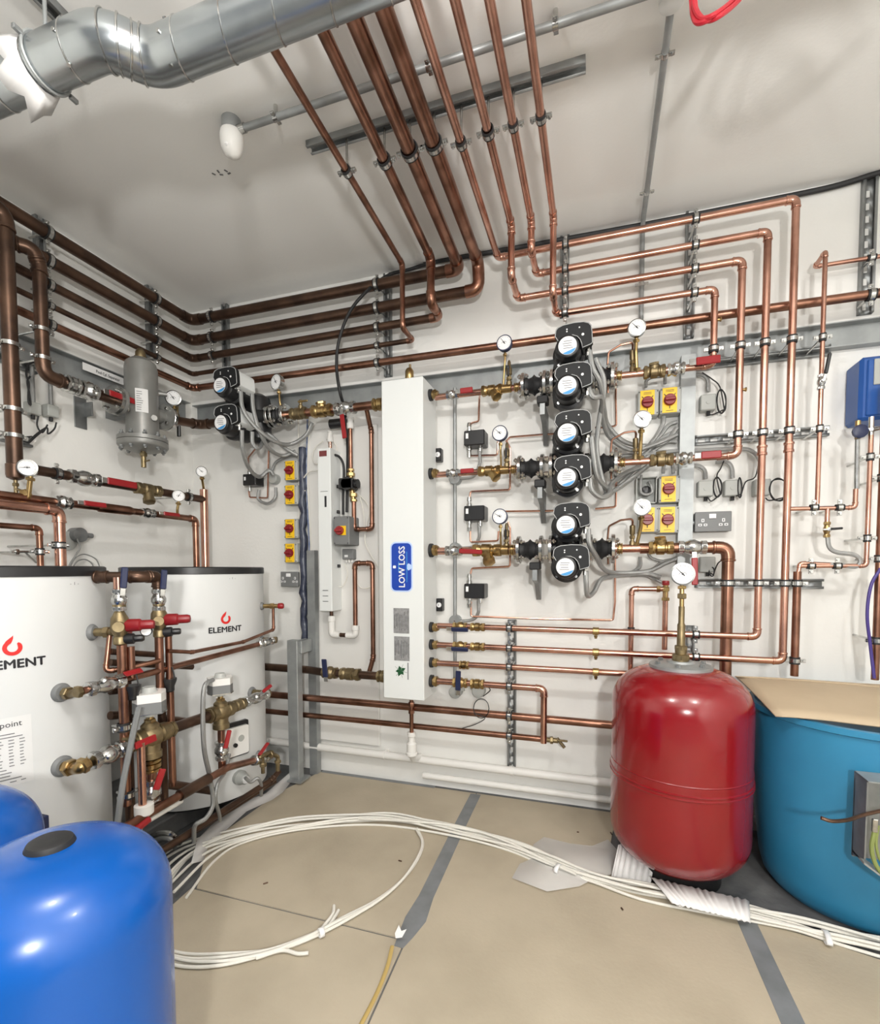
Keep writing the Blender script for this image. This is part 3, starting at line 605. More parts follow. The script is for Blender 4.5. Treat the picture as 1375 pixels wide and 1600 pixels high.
for (x0, y0, x1, y1, ds) in ((615, 950, 639.5, 990, 'upper'), (616, 994, 640, 1033, 'lower')):
    a = hf(x0, y0); b = hf(x1, y1); c = (a+b)/2
    pl = part(H, 'data_plate', 'plate', MB().box(c+V(0, -.001, 0), (b.x-a.x, .002, a.z-b.z)), f'{ds} grey data plate')
    ln = MB()
    for i in range(9): ln.box(c+V((i-4)*.0088, -.0022, random.uniform(-.01, .01)), (.0016, .0006, (a.z-b.z)*random.uniform(.5, .8)))
    part(pl, 'printed_lines', 'ink', ln)
a = hf(626, 1048); lg = MB()
for i, (an, l) in enumerate(((.5, .03), (1.9, .026), (3.3, .028), (4.3, .032), (5.4, .026))):
    d = V(math.cos(an), 0, math.sin(an)); e = V(-d.z, 0, d.x)
    lg.add([a+V(0, -.001, 0), a+d*l*.5+e*.009+V(0, -.001, 0), a+d*l+V(0, -.001, 0), a+d*l*.5-e*.009+V(0, -.001, 0)], [(0, 1, 2, 3)])
    lg.add([a+V(0, -.0009, 0), a+(d*.8+e*.6)*.036+V(0, -.0009, 0), a+(d*.8+e*.6)*.036+e*.0015+V(0, -.0009, 0), a+e*.002+V(0, -.0009, 0)], [(0, 1, 2, 3)])
part(H, 'emblem_print', 'green', lg)
tx = MB().box(a+V(.040, -.001, 0), (.005, .0006, .085)); part(H, 'side_print', 'inkgrey', tx)
# air vent on top, drain below
ht = V((xl+xr)/2-.01, (yb_+yf_)/2+.03, zt_)
t = thing('air_vent', 'brass automatic air vent on top of the white header box', 'air vent', ht)
part(t, 'body', 'brass', MB().lathe(ht, PZ, [(.014, 0), (.014, .02), (.026, .022), (.026, .035), (.019, .04), (.022, .045), (.022, .085), (.014, .098), (.007, .1)]).nut(ht+V(0, 0, .028), PZ, .029, .013))
part(t, 'cap', 'brassd', MB().cyl(ht+V(.004, 0, .098), ht+V(.004, 0, .118), .006))
hb = V(B(643, 1110, .15).x, D-.15, zb_)
t = thing('header_drain', 'copper drain with white plastic trap below the white header box', 'drain', V(hb.x, hb.y, B(645, 1185, .15).z))
zk = B(645, 1150, .15).z
part(t, 'drain_pipe', 'copperm', MB().cyl(hb, V(hb.x, hb.y, zk-.01), .0105).nut(hb-V(0, 0, .05), PZ, .016, .025).nut(hb-V(0, 0, .09), PZ, .016, .02))
part(t, 'trap', 'whitep', MB().lathe(V(hb.x, hb.y, zk), V(0, 0, -1), [(.02, -.02), (.022, -.018), (.022, 0), (.017, .004), (.017, .03), (.026, .04), (.026, .085), (.030, .088), (.030, .10), (.012, .115)]))
part(t, 'waste_pipe', 'whitep', MB().tube([V(hb.x, hb.y, zk-.095), V(hb.x, hb.y+.02, zk-.13), V(hb.x+.005, D-.035, zk-.15)], .016, 12))
# black end rings and brass unions at the ports on the right side of the header
for (py, r, ds) in ((617, .0165, 'top'), (740, .0165, 'middle'), (860, .0205, 'third'), (980, .0155, 'fourth'), (1007, .0155, 'fifth'), (1035, .0155, 'sixth'), (1064, .0185, 'bottom')):
    p = V(xr, D-.15, B(676, py, .15).z)
    t = thing('pipe_union', f'brass union with black insulating ring, {ds} port on the header side', 'union', p, 'header unions')
    part(t, 'insulating_ring', 'rubber', MB().lathe(p, PX, [(r*1.7, 0), (r*1.7, .014), (r*1.5, .016)], 20))
    part(t, 'body', 'brass', MB().lathe(p+V(.014, 0, 0), PX, [(r*1.3, 0), (r*1.3, .012), (r*1.1, .014), (r*1.1, .03), (r*1.0, .032)], 16).nut(p+V(.030, 0, 0), PX, r*1.5, .016))
# thermometer squares behind the header edge
for (px, py, ds) in ((685, 711, 'upper'), (687, 945, 'lower')):
    p = B(px, py, .03); t = thing('thermometer', f'{ds} small black square thermometer on the wall right of the header', 'thermometer', B(px, py, 0))
    part(t, 'body', 'black', MB().cbox((p.x, D-.02, p.z), (.036, .04, .068), .003)); part(t, 'face', 'dial', MB().disc((p.x, D-.04, p.z), NY, .013, .003, 16)); 
    part(t, 'mark', 'inkgrey', MB().box((p.x-.003, D-.0435, p.z), (.003, .001, .012)))
# vertical grey conduit with round boxes
t0 = B(709, 604, .05); t1 = B(711, 1078, .05)
tag(MB().tube([V(t0.x, D-.03, t0.z), V(t0.x, D-.03, t1.z)], .0095, 12).build('conduit_pipe', 'galv'), 'vertical grey conduit running down the wall right of the header', 'conduit')
for (py, ds) in ((748, 'upper'), (857, 'middle'), (970, 'lower')):
    p = V(t0.x, D, B(709, py, .03).z); t = thing('conduit_box', f'{ds} round conduit box on the vertical conduit by the header', 'conduit box', p)
    part(t, 'body', 'galv', MB().lathe(p, NY, [(.031, 0), (.031, .038), (.028, .041)], 18)); part(t, 'screw', 'steel', MB().disc(p+V(0, -.041, 0), NY, .004, .002, 8))
for (px, py, ds) in ((712, 1081, 'left'), (748, 1080, 'right')):
    p = B(px, py, .03); p = V(p.x, D, p.z); t = thing('conduit_box', f'{ds} round grey box below the bottom header valve', 'conduit box', p)
    part(t, 'body', 'lgrey', MB().lathe(p, NY, [(.033, 0), (.033, .045), (.030, .048)], 20)); part(t, 'spout', 'lgrey', MB().cyl(p+V(0, -.02, .0), p+V(.045 if ds == 'left' else -.045, -.02, .012), .008))
hose('thin black wire loop hanging from the round box behind the low pipes', [B(755, 1088, .06), B(766, 1078, .06), B(757, 1070, .06)], .0025, 'rubber', 'wire', 'wire')
lp = [B(752+12*math.cos(i*PI/6), 1107+15*math.sin(i*PI/6), .15) for i in range(13)]
hose('black wire coil hanging around the upper low copper pipe', lp+lp[:6]+[B(758, 1122, .15), B(742, 1132, .15), B(722, 1138, .14)], .0022, 'rubber', 'wire', 'wire_coil', 4)
# ------------------------------------------------------------------ pump lines
def fl_(parent, c, r, th=.016, bolt=True):
    part(parent, 'flange', 'steel', MB().lathe(c-V(th/2, 0, 0), PX, [(r*.5, 0), (r*.97, .0), (r, .002), (r, th-.002), (r*.97, th), (r*.5, th)], 28))
    if bolt:
        for i in range(4):
            a = PI/4+i*PI/2; q = c+V(0, math.cos(a), math.sin(a))*r*.78
            part(parent, 'bolt', 'steel', MB().cyl(q-V(.026, 0, 0), q+V(.026, 0, 0), .0055, seg=8).nut(q-V(.016, 0, 0), PX, .0105, .010).nut(q+V(.016, 0, 0), PX, .0105, .010))
def bellows(label, a, b, R, group='rubber bellows connectors'):
    t = thing('bellows_connector', label, 'flexible connector', (a+b)/2-V(0, 0, R), group); fl_(t, a, R); fl_(t, b, R); L = b.x-a.x
    part(t, 'rubber_body', 'rubber', MB().lathe(a, PX, [(R*.62, 0), (R*.62, L*.15), (R*.52, L*.25), (R*.60, L*.4), (R*.76, L*.5), (R*.60, L*.6), (R*.52, L*.75), (R*.62, L*.85), (R*.62, L)], 22))
    return t
PAN = [(-.078, .022), (-.074, .046), (-.066, .056), (-.046, .064), (0, .068), (.040, .066), (.060, .058), (.070, .046), (.074, .020), (.076, -.024), (.070, -.030), (.036, -.040), (.033, -.022), (.026, -.004), (.014, .010), (-.004, .018), (-.024, .018), (-.042, .012), (-.056, .0), (-.062, -.004)]
def pump_head(t, fc, dpt, side='black', k=1.0, ds=''):
    """motor head of a twin pump: fc = centre of the round face, extends back by dpt"""
    hd = part(t, 'motor_head', 'black', MB().lathe(fc+V(0, dpt, 0), NY, [(.060*k, 0), (.060*k, dpt-.12), (.068*k, dpt-.115), (.068*k, dpt-.095), (.056*k, dpt-.09), (.054*k, dpt-.03), (.047*k, dpt-.022), (.046*k, dpt-.004), (.040*k, dpt)], 30), ds+' motor head')
    for i in range(4):
        a = PI/4+i*PI/2; q = fc+V(math.cos(a)*.058*k, .10, math.sin(a)*.058*k); part(hd, 'bolt', 'steel', MB().cyl(q, q+V(0, -.016, 0), .006, seg=8))
    part(hd, 'round_label', 'dial', MB().disc(fc, NY, .037*k, .0015, 30))
    bl = MB(); pts = [(math.cos(a)*.036*k, math.sin(a)*.036*k) for a in [-.35-i*.2 for i in range(10)]]; bl.prism(pts, fc+V(0, -.0021, 0), PX, PZ, NY, .0005); part(hd, 'label_stripe', 'sky', bl)
    tx = MB()
    for i in range(4): tx.box(fc+V(random.uniform(-.004, .004), -.0018, (.018-.0095*i)*k), (.042*k*random.uniform(.7, 1), .0006, .0026))
    part(hd, 'label_print', 'inkgrey', tx)
    oc = fc+V(.024*k, .012, .028*k); pn = [(x*k, y*k) for x, y in PAN]
    part(hd, 'control_box', side, MB().prism([(x*.94, y*.94) for x, y in pn], oc+V(0, .02, 0), PX, PZ, NY, .125))
    part(hd, 'control_panel', 'panel', MB().prism(pn, oc, PX, PZ, NY, .022))
    part(hd, 'panel_outline', 'outline', MB().tube([oc+V(x*.97, -.0005, y*.97) for x, y in pn], .0015, 6, closed=True))
    for x, y, r in ((-.028, .043, .003), (-.028, .034, .003), (.022, .044, .003), (.036, .014, .0055)): part(hd, 'indicator', 'dial', MB().disc(oc+V(x*k, -.0005, y*k), NY, r, .0012, 10))
    part(hd, 'cable_gland', 'steel', MB().cyl(oc+V(.055*k, .035, -.03*k), oc+V(.055*k, .035, -.062*k), .009, seg=10).nut(oc+V(.055*k, .035, -.040*k), PZ, .012, .012))
def twin_pump(label, ax, z, x0, x1, faces, fo=.38, side='black', R=.062, k=1.0):
    cx = (x0+x1)/2; t = thing('twin_head_pump', label, 'pump', V(cx, D-OP, z-R), 'twin head pumps')
    fl_(t, V(x0, D-OP, z), R, .016); fl_(t, V(x1, D-OP, z), R, .016)
    c = V(cx, D-OP, z); L = x1-x0
    dz = abs(faces[0].z-faces[1].z)/2
    part(t, 'volute', 'black', MB().lathe(V(x0, D-OP, z), PX, [(R*.55, 0), (R*.55, L*.18), (R*.9, L*.35), (R*1.0, L*.5), (R*.9, L*.65), (R*.55, L*.82), (R*.55, L)], 22)
         .lathe(c+V(0, .02, dz+.04), V(0, 0, -1), [(.03, 0), (.062, .02), (.068, .05), (.068, 2*dz+.03), (.062, 2*dz+.06), (.03, 2*dz+.08)], 22))
    for i, f in enumerate(faces): pump_head(t, f, (D-OP-.02)-f.y, side, k, ('upper', 'lower')[i])
    return t
def fy(px, py, o=.38): return B(px, py, o)
def rowpt(px, z, o=OP): return V(B(px, 700, o).x, D-o, z)
def strainer(label, a, b, r, m='brass', drop=V(.5, -.2, -1)):
    t = thing('y_strainer', label, 'strainer', (a+b)/2, 'brass strainers'); fitting(t, 'body', m, a, b, r, 'union'); c = (a+b)/2; d = drop.normalized()
    part(t, 'strainer_leg', m, MB().lathe(c, d, [(r*1.15, 0), (r*1.15, r*2.4), (r*1.35, r*2.5), (r*1.35, r*3.3), (r*.9, r*3.5)], 14).nut(c+d*r*3.2, d, r*1.4, r*.7)); return t
def checkv(label, a, b, r, m='brassd', up=1.9, name='check_valve', cat='valve'):
    t = thing(name, label, cat, (a+b)/2); fitting(t, 'body', m, a, b, r, 'union'); c = (a+b)/2
    part(t, 'bonnet', m, MB().lathe(c, V(-.1, -.25, 1), [(r*1.25, 0), (r*1.25, r*up*.7), (r*1.05, r*up*.8), (r*1.05, r*up), (r*.7, r*up*1.1)], 14).nut(c+V(-.1, -.25, 1).normalized()*r*up*.95, V(-.1, -.25, 1), r*1.2, r*.5)); return t
def union(label, a, b, r, m='steel', name='pipe_fitting', cat='fitting', kind='union'):
    t = thing(name, label, cat, (a+b)/2); fitting(t, 'body', m, a, b, r, kind); return t
ZR = [B(760, 608, OP).z*0+ (B(760, 609.5, OP).z+B(1000, 582, OP).z)/2, (B(740, 735, OP).z+B(1000, 722, OP).z)/2, (B(700, 860, OP).z+B(1000, 857, OP).z)/2]
ZR[0] = (B(750, 611, OP).z+r1z)/2; ZR[1] = (ZR[1]+r2z)/2; ZR[2] = (ZR[2]+r3z)/2
RN = ['top', 'middle', 'bottom']
LF = [(818, 851), (813, 848), (812, 847)]; RF = [(903, 955), (903, 962), (903, 960)]
HDS = [((886, 540), (887, 602)), ((886, 676), (885, 746)), ((884, 820), (883, 886))]
rads = [.0145, .0145, .0185]
for i in range(3):
    z = ZR[i]; n = RN[i]; r = rads[i]; R = .062 if i < 2 else .066
    pipe(f'copper pipe of the {n} pump line between the header and the pump', [V(xr+.03, D-.15, z), rowpt(LF[i][0]-3, z)], r, 'copper', elbows=False)
    ex = {0: c4.x+.02, 1: c3.x+.02, 2: vx}[i]
    pipe(f'copper pipe of the {n} pump line right of the pump', [rowpt(RF[i][1]+3, z), V([rowpt(1099, z).x, rowpt(1123, z).x, rowpt(1100, z).x][i], D-OP, z)], r, 'copper', elbows=False)
    bellows(f'black rubber bellows with steel flanges left of the {n} pump', rowpt(LF[i][0], z), rowpt(LF[i][1], z), R)
    f = [fy(*HDS[i][0]), fy(*HDS[i][1])]; mx = (f[0].x+f[1].x)/2; f[0].x = f[1].x = mx
    twin_pump(f'black {n} twin head pump of the three stacked on the back wall', PX, z, rowpt(862, z).x, rowpt(910, z).x, f, R=R)
    bellows(f'black rubber bellows with steel flanges right of the {n} pump', rowpt(RF[i][0]+22, z), rowpt(RF[i][1], z), R)
    union(f'brass union next to the left bellows of the {n} pump', rowpt(LF[i][0]-15, z), rowpt(LF[i][0]-6, z), r, 'brass')
    union(f'brass union next to the right bellows of the {n} pump', rowpt(RF[i][1]+6, z), rowpt(RF[i][1]+15, z), r, 'brass')
    # support foot under the left flange
    p = rowpt([848, 845, 838][i], z-.095); q = V(p.x, D, p.z)
    t = thing('support_bracket', f'grey triangular support bracket under the {n} pump', 'bracket', q, 'pump brackets')
    part(t, 'arm', 'galvd', MB().prism([(0, .0), (OP+.03, 0), (OP+.03, -.05), (.10, -.07), (.02, -.15), (0, -.15)], q+V(.011, 0, .0), V(0, -1, 0), PZ, PX, .022)); part(t, 'pad', 'rubber', MB().cbox(q+V(0, -OP-.005, .018), (.05, .06, .035), .004))
# row details: left side
zz0 = ZR[0]
ball_valve('steel ball valve with short red lever at the left of the top pump line', rowpt(698, zz0), rowpt(716, zz0), .0145, PX, NY, .062, start=.03, lw=.026)
ball_valve('steel ball valve with short red lever at the left of the middle pump line', rowpt(698, ZR[1]), rowpt(717, ZR[1]), .0145, PX, NY, .066, start=.03, lw=.022)
ball_valve('steel ball valve with long red lever at the left of the bottom pump line', rowpt(696, ZR[2]), rowpt(722, ZR[2]), .0185, V(1, 0, -.06), NY, .115, start=.02, lw=.022)
strainer('brass y strainer in the top pump line left of the pump', rowpt(752, zz0), rowpt(785, zz0), .0175, drop=V(.35, -.3, -.5))
strainer('brass y strainer in the middle pump line left of the pump', rowpt(747, ZR[1]), rowpt(783, ZR[1]), .0175, drop=V(.6, -.3, -.6))
strainer('brass y strainer in the bottom pump line left of the pump', rowpt(738, ZR[2]), rowpt(785, ZR[2]), .022, drop=V(.2, -.4, -.6))
for i, (gx, gy, sx) in enumerate(((788, 536, 786), (781, 677, 783), (781, 807, 783))):
    z = ZR[i]; g = B(gx, gy, OP+.05)
    gauge(f'round dial gauge left of the {RN[i]} pump', g, V(-.08, -1, .05), .034, [g+V(0, .02, -.034), V(g.x, D-OP-.03, g.z-.07), V(rowpt(sx, z).x, D-OP, z+.012)], 2.2+.2*i, 'navy')
    p = rowpt(sx+9, z); t = thing('test_point', f'tall brass cock standing on the {RN[i]} pump line beside its dial gauge', 'cock', p, 'brass cocks')
    hgt = [.13, .13, .13][i]
    part(t, 'body', 'brassd', MB().lathe(p, PZ, [(.014, 0), (.014, .03), (.009, .035), (.009, .06), (.014, .065), (.014, .09), (.008, .1), (.008, hgt-.01), (.004, hgt)], 12).nut(p+V(0, 0, .045), PZ, .014, .014)); part(t, 'lever', 'black', MB().cbox(p+V(.0, -.02, .075), (.01, .012, .05), .003))
    t = thing('branch_tee', f'short brass tee in the {RN[i]} pump line under its dial gauge', 'fitting', p-V(.03, 0, .02), 'brass tees'); part(t, 'body', 'brass', MB().lathe(rowpt(sx-4, z), PX, [(rads[i]*1.1, 0), (rads[i]*1.35, .003), (rads[i]*1.35, .05), (rads[i]*1.1, .053)], 14))
# right side gauges, check valves, unions, levers
for i, (gx, gy, sx) in enumerate(((995, 512, 993), (1003, 655, 1000), (1003, 793, 997))):
    z = ZR[i]; g = B(gx, gy, OP+.06)
    gauge(f'round dial gauge right of the {RN[i]} pump', g, V(-.12, -1, .0), .034, [g+V(0, .02, -.033), V(g.x, D-OP-.02, g.z-.08), V(rowpt(sx, z).x, D-OP, z+.012)], 2.3, sr=.008)
    p = rowpt(sx-7, z); t = thing('gauge_cock', f'brass cock with copper pigtail beside the dial gauge right of the {RN[i]} pump', 'cock', p, 'gauge cocks')
    part(t, 'body', 'brassd', MB().lathe(p, PZ, [(.012, 0), (.012, .03), (.008, .035), (.008, .06), (.012, .065), (.012, .10), (.006, .105)], 12).nut(p+V(0, 0, .05), PZ, .013, .014))
    pg = [p+V(0, 0, .10), p+V(0, -.02, .13), p+V(-.05, -.02, .125), p+V(-.10, -.02, .10), p+V(-.105, -.01, .03), p+V(-.10, 0, -.07)]
    part(t, 'pigtail', 'copperm', MB().tube(fillet(pg, .015)[0], .0045, 8))
checkv('dull brass check valve with humped bonnet right of the top pump', rowpt(1003, zz0), rowpt(1038, zz0), .0185)
checkv('dull brass check valve with humped bonnet right of the middle pump', rowpt(1015, ZR[1]), rowpt(1053, ZR[1]), .0185)
checkv('large bright brass check valve right of the bottom pump', rowpt(1015, ZR[2]), rowpt(1056, ZR[2]), .021, 'brass', 2.2)
ball_valve('steel ball valve with red lever in the top pump line under the crossing pipes', rowpt(1040, zz0), rowpt(1068, zz0), .018, PX, V(0, -1, .15), .09, start=.05, lw=.034)
ball_valve('steel ball valve with red lever in the middle pump line over the grey post', rowpt(1055, ZR[1]), rowpt(1082, ZR[1]), .018, PX, NY, .075, start=.04, lw=.030)
ball_valve('steel ball valve with red lever hanging down in the bottom pump line', rowpt(1062, ZR[2]), rowpt(1108, ZR[2]), .022, V(.03, 0, -1), NY, .115, start=.025, lw=.024)
# lower header valves
for (py, ds, zz_) in ((983, 'first', b2.z), (1009, 'second', b1.z)):
    a = V(B(708, py, OR).x, D-OR, zz_); b = V(B(730, py, OR).x, D-OR, zz_)
    ball_valve(f'brass ball valve with blue lever on the {ds} lower header pipe', a, b, .0145, PX, V(0, -1, -.3), .085, 'brass', 'navy', start=-.055, lw=.022)
    union(f'brass coupling right of the blue lever valve on the {ds} lower header pipe', V(B(735, py, OR).x, D-OR, zz_), V(B(758, py, OR).x, D-OR, zz_), .0145, 'brass')
p = V(B(724, 1037, OR).x, D-OR, B(724, 1039, OR).z)
union('brass coupling on the third lower header pipe', p-V(.02, 0, 0), p+V(.03, 0, 0), .0145, 'brass')
a = V(B(708, 1066, OR).x, D-OR, c5.z)
ball_valve('brass ball valve with upright dark blue lever on the bottom header port', a, a+V(.075, 0, 0), .017, V(.05, -.1, 1), NY, .10, 'brass', 'navy', start=-.05, lw=.026)
union('brass coupling right of the bottom header valve', a+V(.09, 0, 0), a+V(.16, 0, 0), .017, 'brass')
# pressure switches
for (px, py, ds) in ((744, 687, 'top'), (744, 803, 'middle'), (744, 923, 'bottom')):
    c = B(px, py, .055); c = V(c.x, D-.055, c.z); t = thing('pressure_switch', f'{ds} dark pressure switch box right of the header', 'pressure switch', V(c.x, D, c.z-.04), 'pressure switches')
    part(t, 'housing', 'black', MB().cbox(c, (.105, .09, .074), .004)); part(t, 'scale_window', 'dial', MB().box(c+V(-.036, -.0455, .010), (.013, .002, .026)))
    for zq, sg_ in ((.037, 1), (-.037, -1)): part(t, 'connector', 'steel', MB().lathe(c+V(-.036, 0, zq), V(0, 0, sg_), [(.014, 0), (.014, .014), (.010, .016), (.010, .03), (.013, .031), (.010, .05)], 12))
    part(t, 'cable_gland', 'steel', MB().cyl(c+V(.022, 0, -.037), c+V(.022, 0, -.062), .012, seg=10))
def thin(label, pts, o=.05, r=.0048, m='copper'): return pipe(label, [B(x, y, oo if oo is not None else o) for x, y, oo in [(q+(None,))[:3] for q in pts]], r, m, name='copper_tube', cat='tube', elbows=False, bend=2.5, seg=8)
thin('thin copper tube from the top pump line down to the top pressure switch', [(750, 616, .12), (749, 622, .05), (748, 658), (737, 661), (733, 668)])
thin('thin copper tube from the top pressure switch to the gauge beside it', [(735, 703), (735, 712), (777, 711), (778, 690)])
thin('thin copper tube running right from the middle gauge behind the pump heads', [(790, 690), (797, 683), (845, 679), (880, 677)])
thin('thin copper tube dropping through the middle pump line to the middle switch', [(792, 690), (797, 700), (797, 765), (735, 768), (733, 786)])
thin('thin copper tube from the middle pressure switch to the bottom gauge', [(735, 818), (735, 847), (778, 845), (779, 830)])
thin('thin copper tube running right from the bottom gauge behind the pump heads', [(790, 799), (862, 798), (880, 797)])
thin('thin copper tube dropping through the bottom pump line to the bottom switch', [(794, 815), (797, 825), (797, 885), (737, 888), (734, 905)])
thin('long thin copper tube from the bottom switch up behind the bottom pump', [(736, 940), (736, 963), (850, 967), (958, 969), (961, 940), (961, 850)])
thin('thin copper tube loop behind the top right bellows', [(963, 575), (962, 620), (963, 665), (948, 668), (930, 668)])
thin('thin copper tube loop behind the middle right bellows', [(963, 700), (963, 755), (962, 792), (930, 795)])
for (x0, y0, x1, y1, x2, y2, ds) in ((749, 702, 750, 730, 712, 748, 'top'), (749, 818, 749, 845, 715, 857, 'middle'), (748, 938, 748, 962, 714, 971, 'bottom')):
    hose(f'grey conduit bending from the {ds} pressure switch to the round conduit box', [B(x0, y0, .055), B(x1, (y0+y1)/2, .055), B(x1-1, y1-4, .05), B((x1+x2)/2+8, y2-3, .035), B(x2, y2, .03)], .0085, 'conduit')
# ------------------------------------------------------------------ grey post, isolators
pa = B(1073, 562, .0); pb = B(1073, 906, .0)
pcx = pa.x
mbp = MB().prism([(-.030, 0), (.030, 0), (.030, .055), (.026, .055), (.026, .004), (-.026, .004), (-.026, .055), (-.030, .055)], V(pcx, D-.058, pb.z), PX, V(0, 1, 0), V(0, 0, -1), pa.z-pb.z)
tag(mbp.build('steel_post', 'galv'), 'grey steel upright behind the yellow isolators and red levers', 'steel post')
def isolator(label, px, py, o=.075, sx=.088, sz=.115, yaw=0, group='red and yellow isolator switches', side='lgrey'):
    c = B(px, py, o); c.y = D-o
    t = thing('isolator_switch', label, 'isolator switch', V(c.x, D, c.z-sz/2), group); cc = V(c.x, D-o/2, c.z)
    part(t, 'enclosure', side, MB().cbox(cc, (sx, o-.002, sz), .004))
    part(t, 'yellow_plate', 'yellow', MB().box(c+V(-.004, -.0005, 0), (sx*.68, .003, sz*.95)))
    part(t, 'knob', 'reddark', MB().lathe(c+V(-.004, -.002, 0), NY, [(.025, 0), (.025, .012), (.022, .016)], 24).cbox(c+V(-.004, -.022, 0), (.044, .014, .013), .003))
    tk = MB()
    for a in (PI*.28, PI*.72, -PI/2): tk.box(c+V(-.004+math.cos(a)*.031, -.0025, math.sin(a)*.031), (.0035, .001, .012), Matrix.Rotation(-(a-PI/2), 3, 'Y'))
    for i in range(2): tk.box(c+V(-.004, -.0025, (.044-.006*i)), (.034, .001, .0018))
    tk.box(c+V(-.004, -.0025, -.046), (.030, .001, .0018))
    part(t, 'plate_print', 'ink', tk)
    for sx_ in (-1, 1):
        for sz_ in (-1, 1): part(t, 'screw', 'ink', MB().disc(c+V(sx_*sx*.43, -.0008, sz_*sz*.42), NY, .0028, .0012, 8))
    return t
isolator('left isolator of the upper pair, behind the dial gauge', 1013, 629)
isolator('right isolator of the upper pair beside the grey post', 1048, 625)
isolator('right isolator directly above the lower pair beside the grey post', 1046, 764, sz=.12)
isolator('left isolator of the lower pair, half hidden by the dial gauge', 1013, 812)
isolator('right isolator of the lower pair beside the grey post', 1044.5, 812, sz=.12)
c = B(1010, 766, .06); c.y = D-.06
t = thing('switch_box', 'open grey switch box with a grey conduit loop and no cover', 'switch box', V(c.x, D, c.z-.06))
part(t, 'box', 'lgrey', MB().prism([(-.044, -.06), (.044, -.06), (.044, .06), (-.044, .06)], c+V(0, .045, 0), PX, PZ, NY, .014).box(c+V(-.042, .02, 0), (.004, .045, .12)).box(c+V(.042, .02, 0), (.004, .045, .12)).box(c+V(0, .02, .058), (.088, .045, .004)).box(c+V(0, .02, -.058), (.088, .045, .004)))
part(t, 'switch_core', 'black', MB().lathe(c+V(0, .03, 0), NY, [(.022, 0), (.022, .02), (.012, .024)], 14))
part(t, 'conduit_loop', 'conduit', MB().tube(smooth([c+V(-.022, -.0, .07), c+V(-.026, -.012, .02), c+V(-.022, -.015, -.012), c+V(.0, -.015, -.022), c+V(.022, -.015, -.012), c+V(.020, -.012, .015), c+V(.010, -.0, .04)]), .006, 8))
GL = 'left hand column of isolators'
for (py, ds) in ((735, 'topmost'), (773, 'second from top'), (826, 'third from top'), (864, 'lowest')):
    isolator(f'{ds} isolator in the left column beside the blue wrapped cables', 454, py, .075, .085, .112, group=GL)
# double sockets
def socket(label, px, py, sx, o=.05, sz=.088):
    c = B(px, py, o); c.y = D-o; t = thing('double_socket', label, 'socket', V(c.x, D, c.z-sz/2))
    part(t, 'back_box', 'grey', MB().cbox((c.x, D-o/2+.003, c.z), (sx*.97, o-.006, sz*.97), .004)); fp = part(t, 'front_plate', 'grey', MB().cbox(c+V(0, .001, 0), (sx, .008, sz), .002))
    part(t, 'rocker', 'dial', MB().cbox(c+V(-.003, -.005, .024), (.028, .006, .020), .001))
    for q in (-1, 1):
        m = MB(); 
        for dx, dz, a_, b_ in ((0, .006, .011, .014), (-.011, -.014, .014, .010), (.011, -.014, .014, .010)): m.box(c+V(q*.041+dx, -.0035, dz), (a_, .0012, b_))
        part(t, 'socket_surround', 'dial', m); m2 = MB()
        for dx, dz, a_, b_ in ((0, .006, .004, .008), (-.011, -.014, .007, .004), (.011, -.014, .007, .004)): m2.box(c+V(q*.041+dx, -.0044, dz), (a_, .0012, b_))
        part(t, 'pin_holes', 'ink', m2)
    return t
socket('grey metal double socket to the right of the grey post', 1114, 815, .146)
cc = B(1087, 817, .03); tag(MB().cyl(V(pcx+.03, D-.03, cc.z), V(cc.x, D-.03, cc.z), .011, seg=10).build('conduit_pipe', 'galv'), 'short conduit stub between grey post and right double socket', 'conduit')
socket('grey metal double socket below the left column of isolators', 452, 905, .115)
# small junction boxes with wire loops
def jbox(label, px, py, o=.05, sx=.062, sz=.070, m='lgrey', plane='B'):
    c = B(px, py, o); c.y = D-o; t = thing('junction_box', label, 'junction box', V(c.x, D, c.z-sz/2), 'small junction boxes')
    part(t, 'box', m, MB().cbox((c.x, D-o/2, c.z), (sx, o, sz), .004)); part(t, 'button', 'lgrey', MB().disc(c, NY, .009, .003, 12)); part(t, 'gland', 'rubber', MB().cyl(c+V(.005, o/2, -sz/2), c+V(.005, o/2, -sz/2-.018), .008, seg=8)); return t
def loop(label, px, py, rx, ry, o=.05, turns=2, tail=None, r=.0028):
    pts = []
    for i in range(turns*10+1):
        a = i*2*PI/10+.8; k = 1+.06*math.sin(i*1.7); pts.append(B(px+rx*k*math.cos(a), py+ry*k*math.sin(a), o+.004*math.sin(i*.9)))
    if tail: pts = [B(x, y, o) for x, y in tail[0]]+pts+[B(x, y, o) for x, y in tail[1]]
    return hose(label, pts, r, 'rubber', 'wire', 'wire_coil', 4)
jbox('small grey junction box right of the upper isolator pair', 1107, 628)
loop('black wire coil beside the upper junction box right of the grey post', 1127, 627, 7, 18, tail=([(1105, 646), (1113, 648)], [(1125, 605), (1112, 592), (1097, 582)]))
jbox('left of the three small grey junction boxes in a row under the middle pump line', 1103, 763)
loop('black wire coil beside the left of the three junction boxes', 1121, 761, 6.5, 15, tail=([(1105, 776), (1112, 783)], [(1120, 745), (1126, 732), (1131, 720)]))
jbox('middle one of the three small grey junction boxes in a row', 1145, 762)
loop('black wire coil beside the middle junction box', 1156, 762, 3, 15, tail=([(1150, 775)], [(1165, 753), (1180, 745), (1187, 715)]))
jbox('right one of the three small grey junction boxes behind a copper riser', 1192, 761)
loop('round black wire coil between the two outer copper risers', 1217, 765, 15, 17, tail=([(1196, 778), (1203, 782)], [(1232, 757), (1226, 730)]))
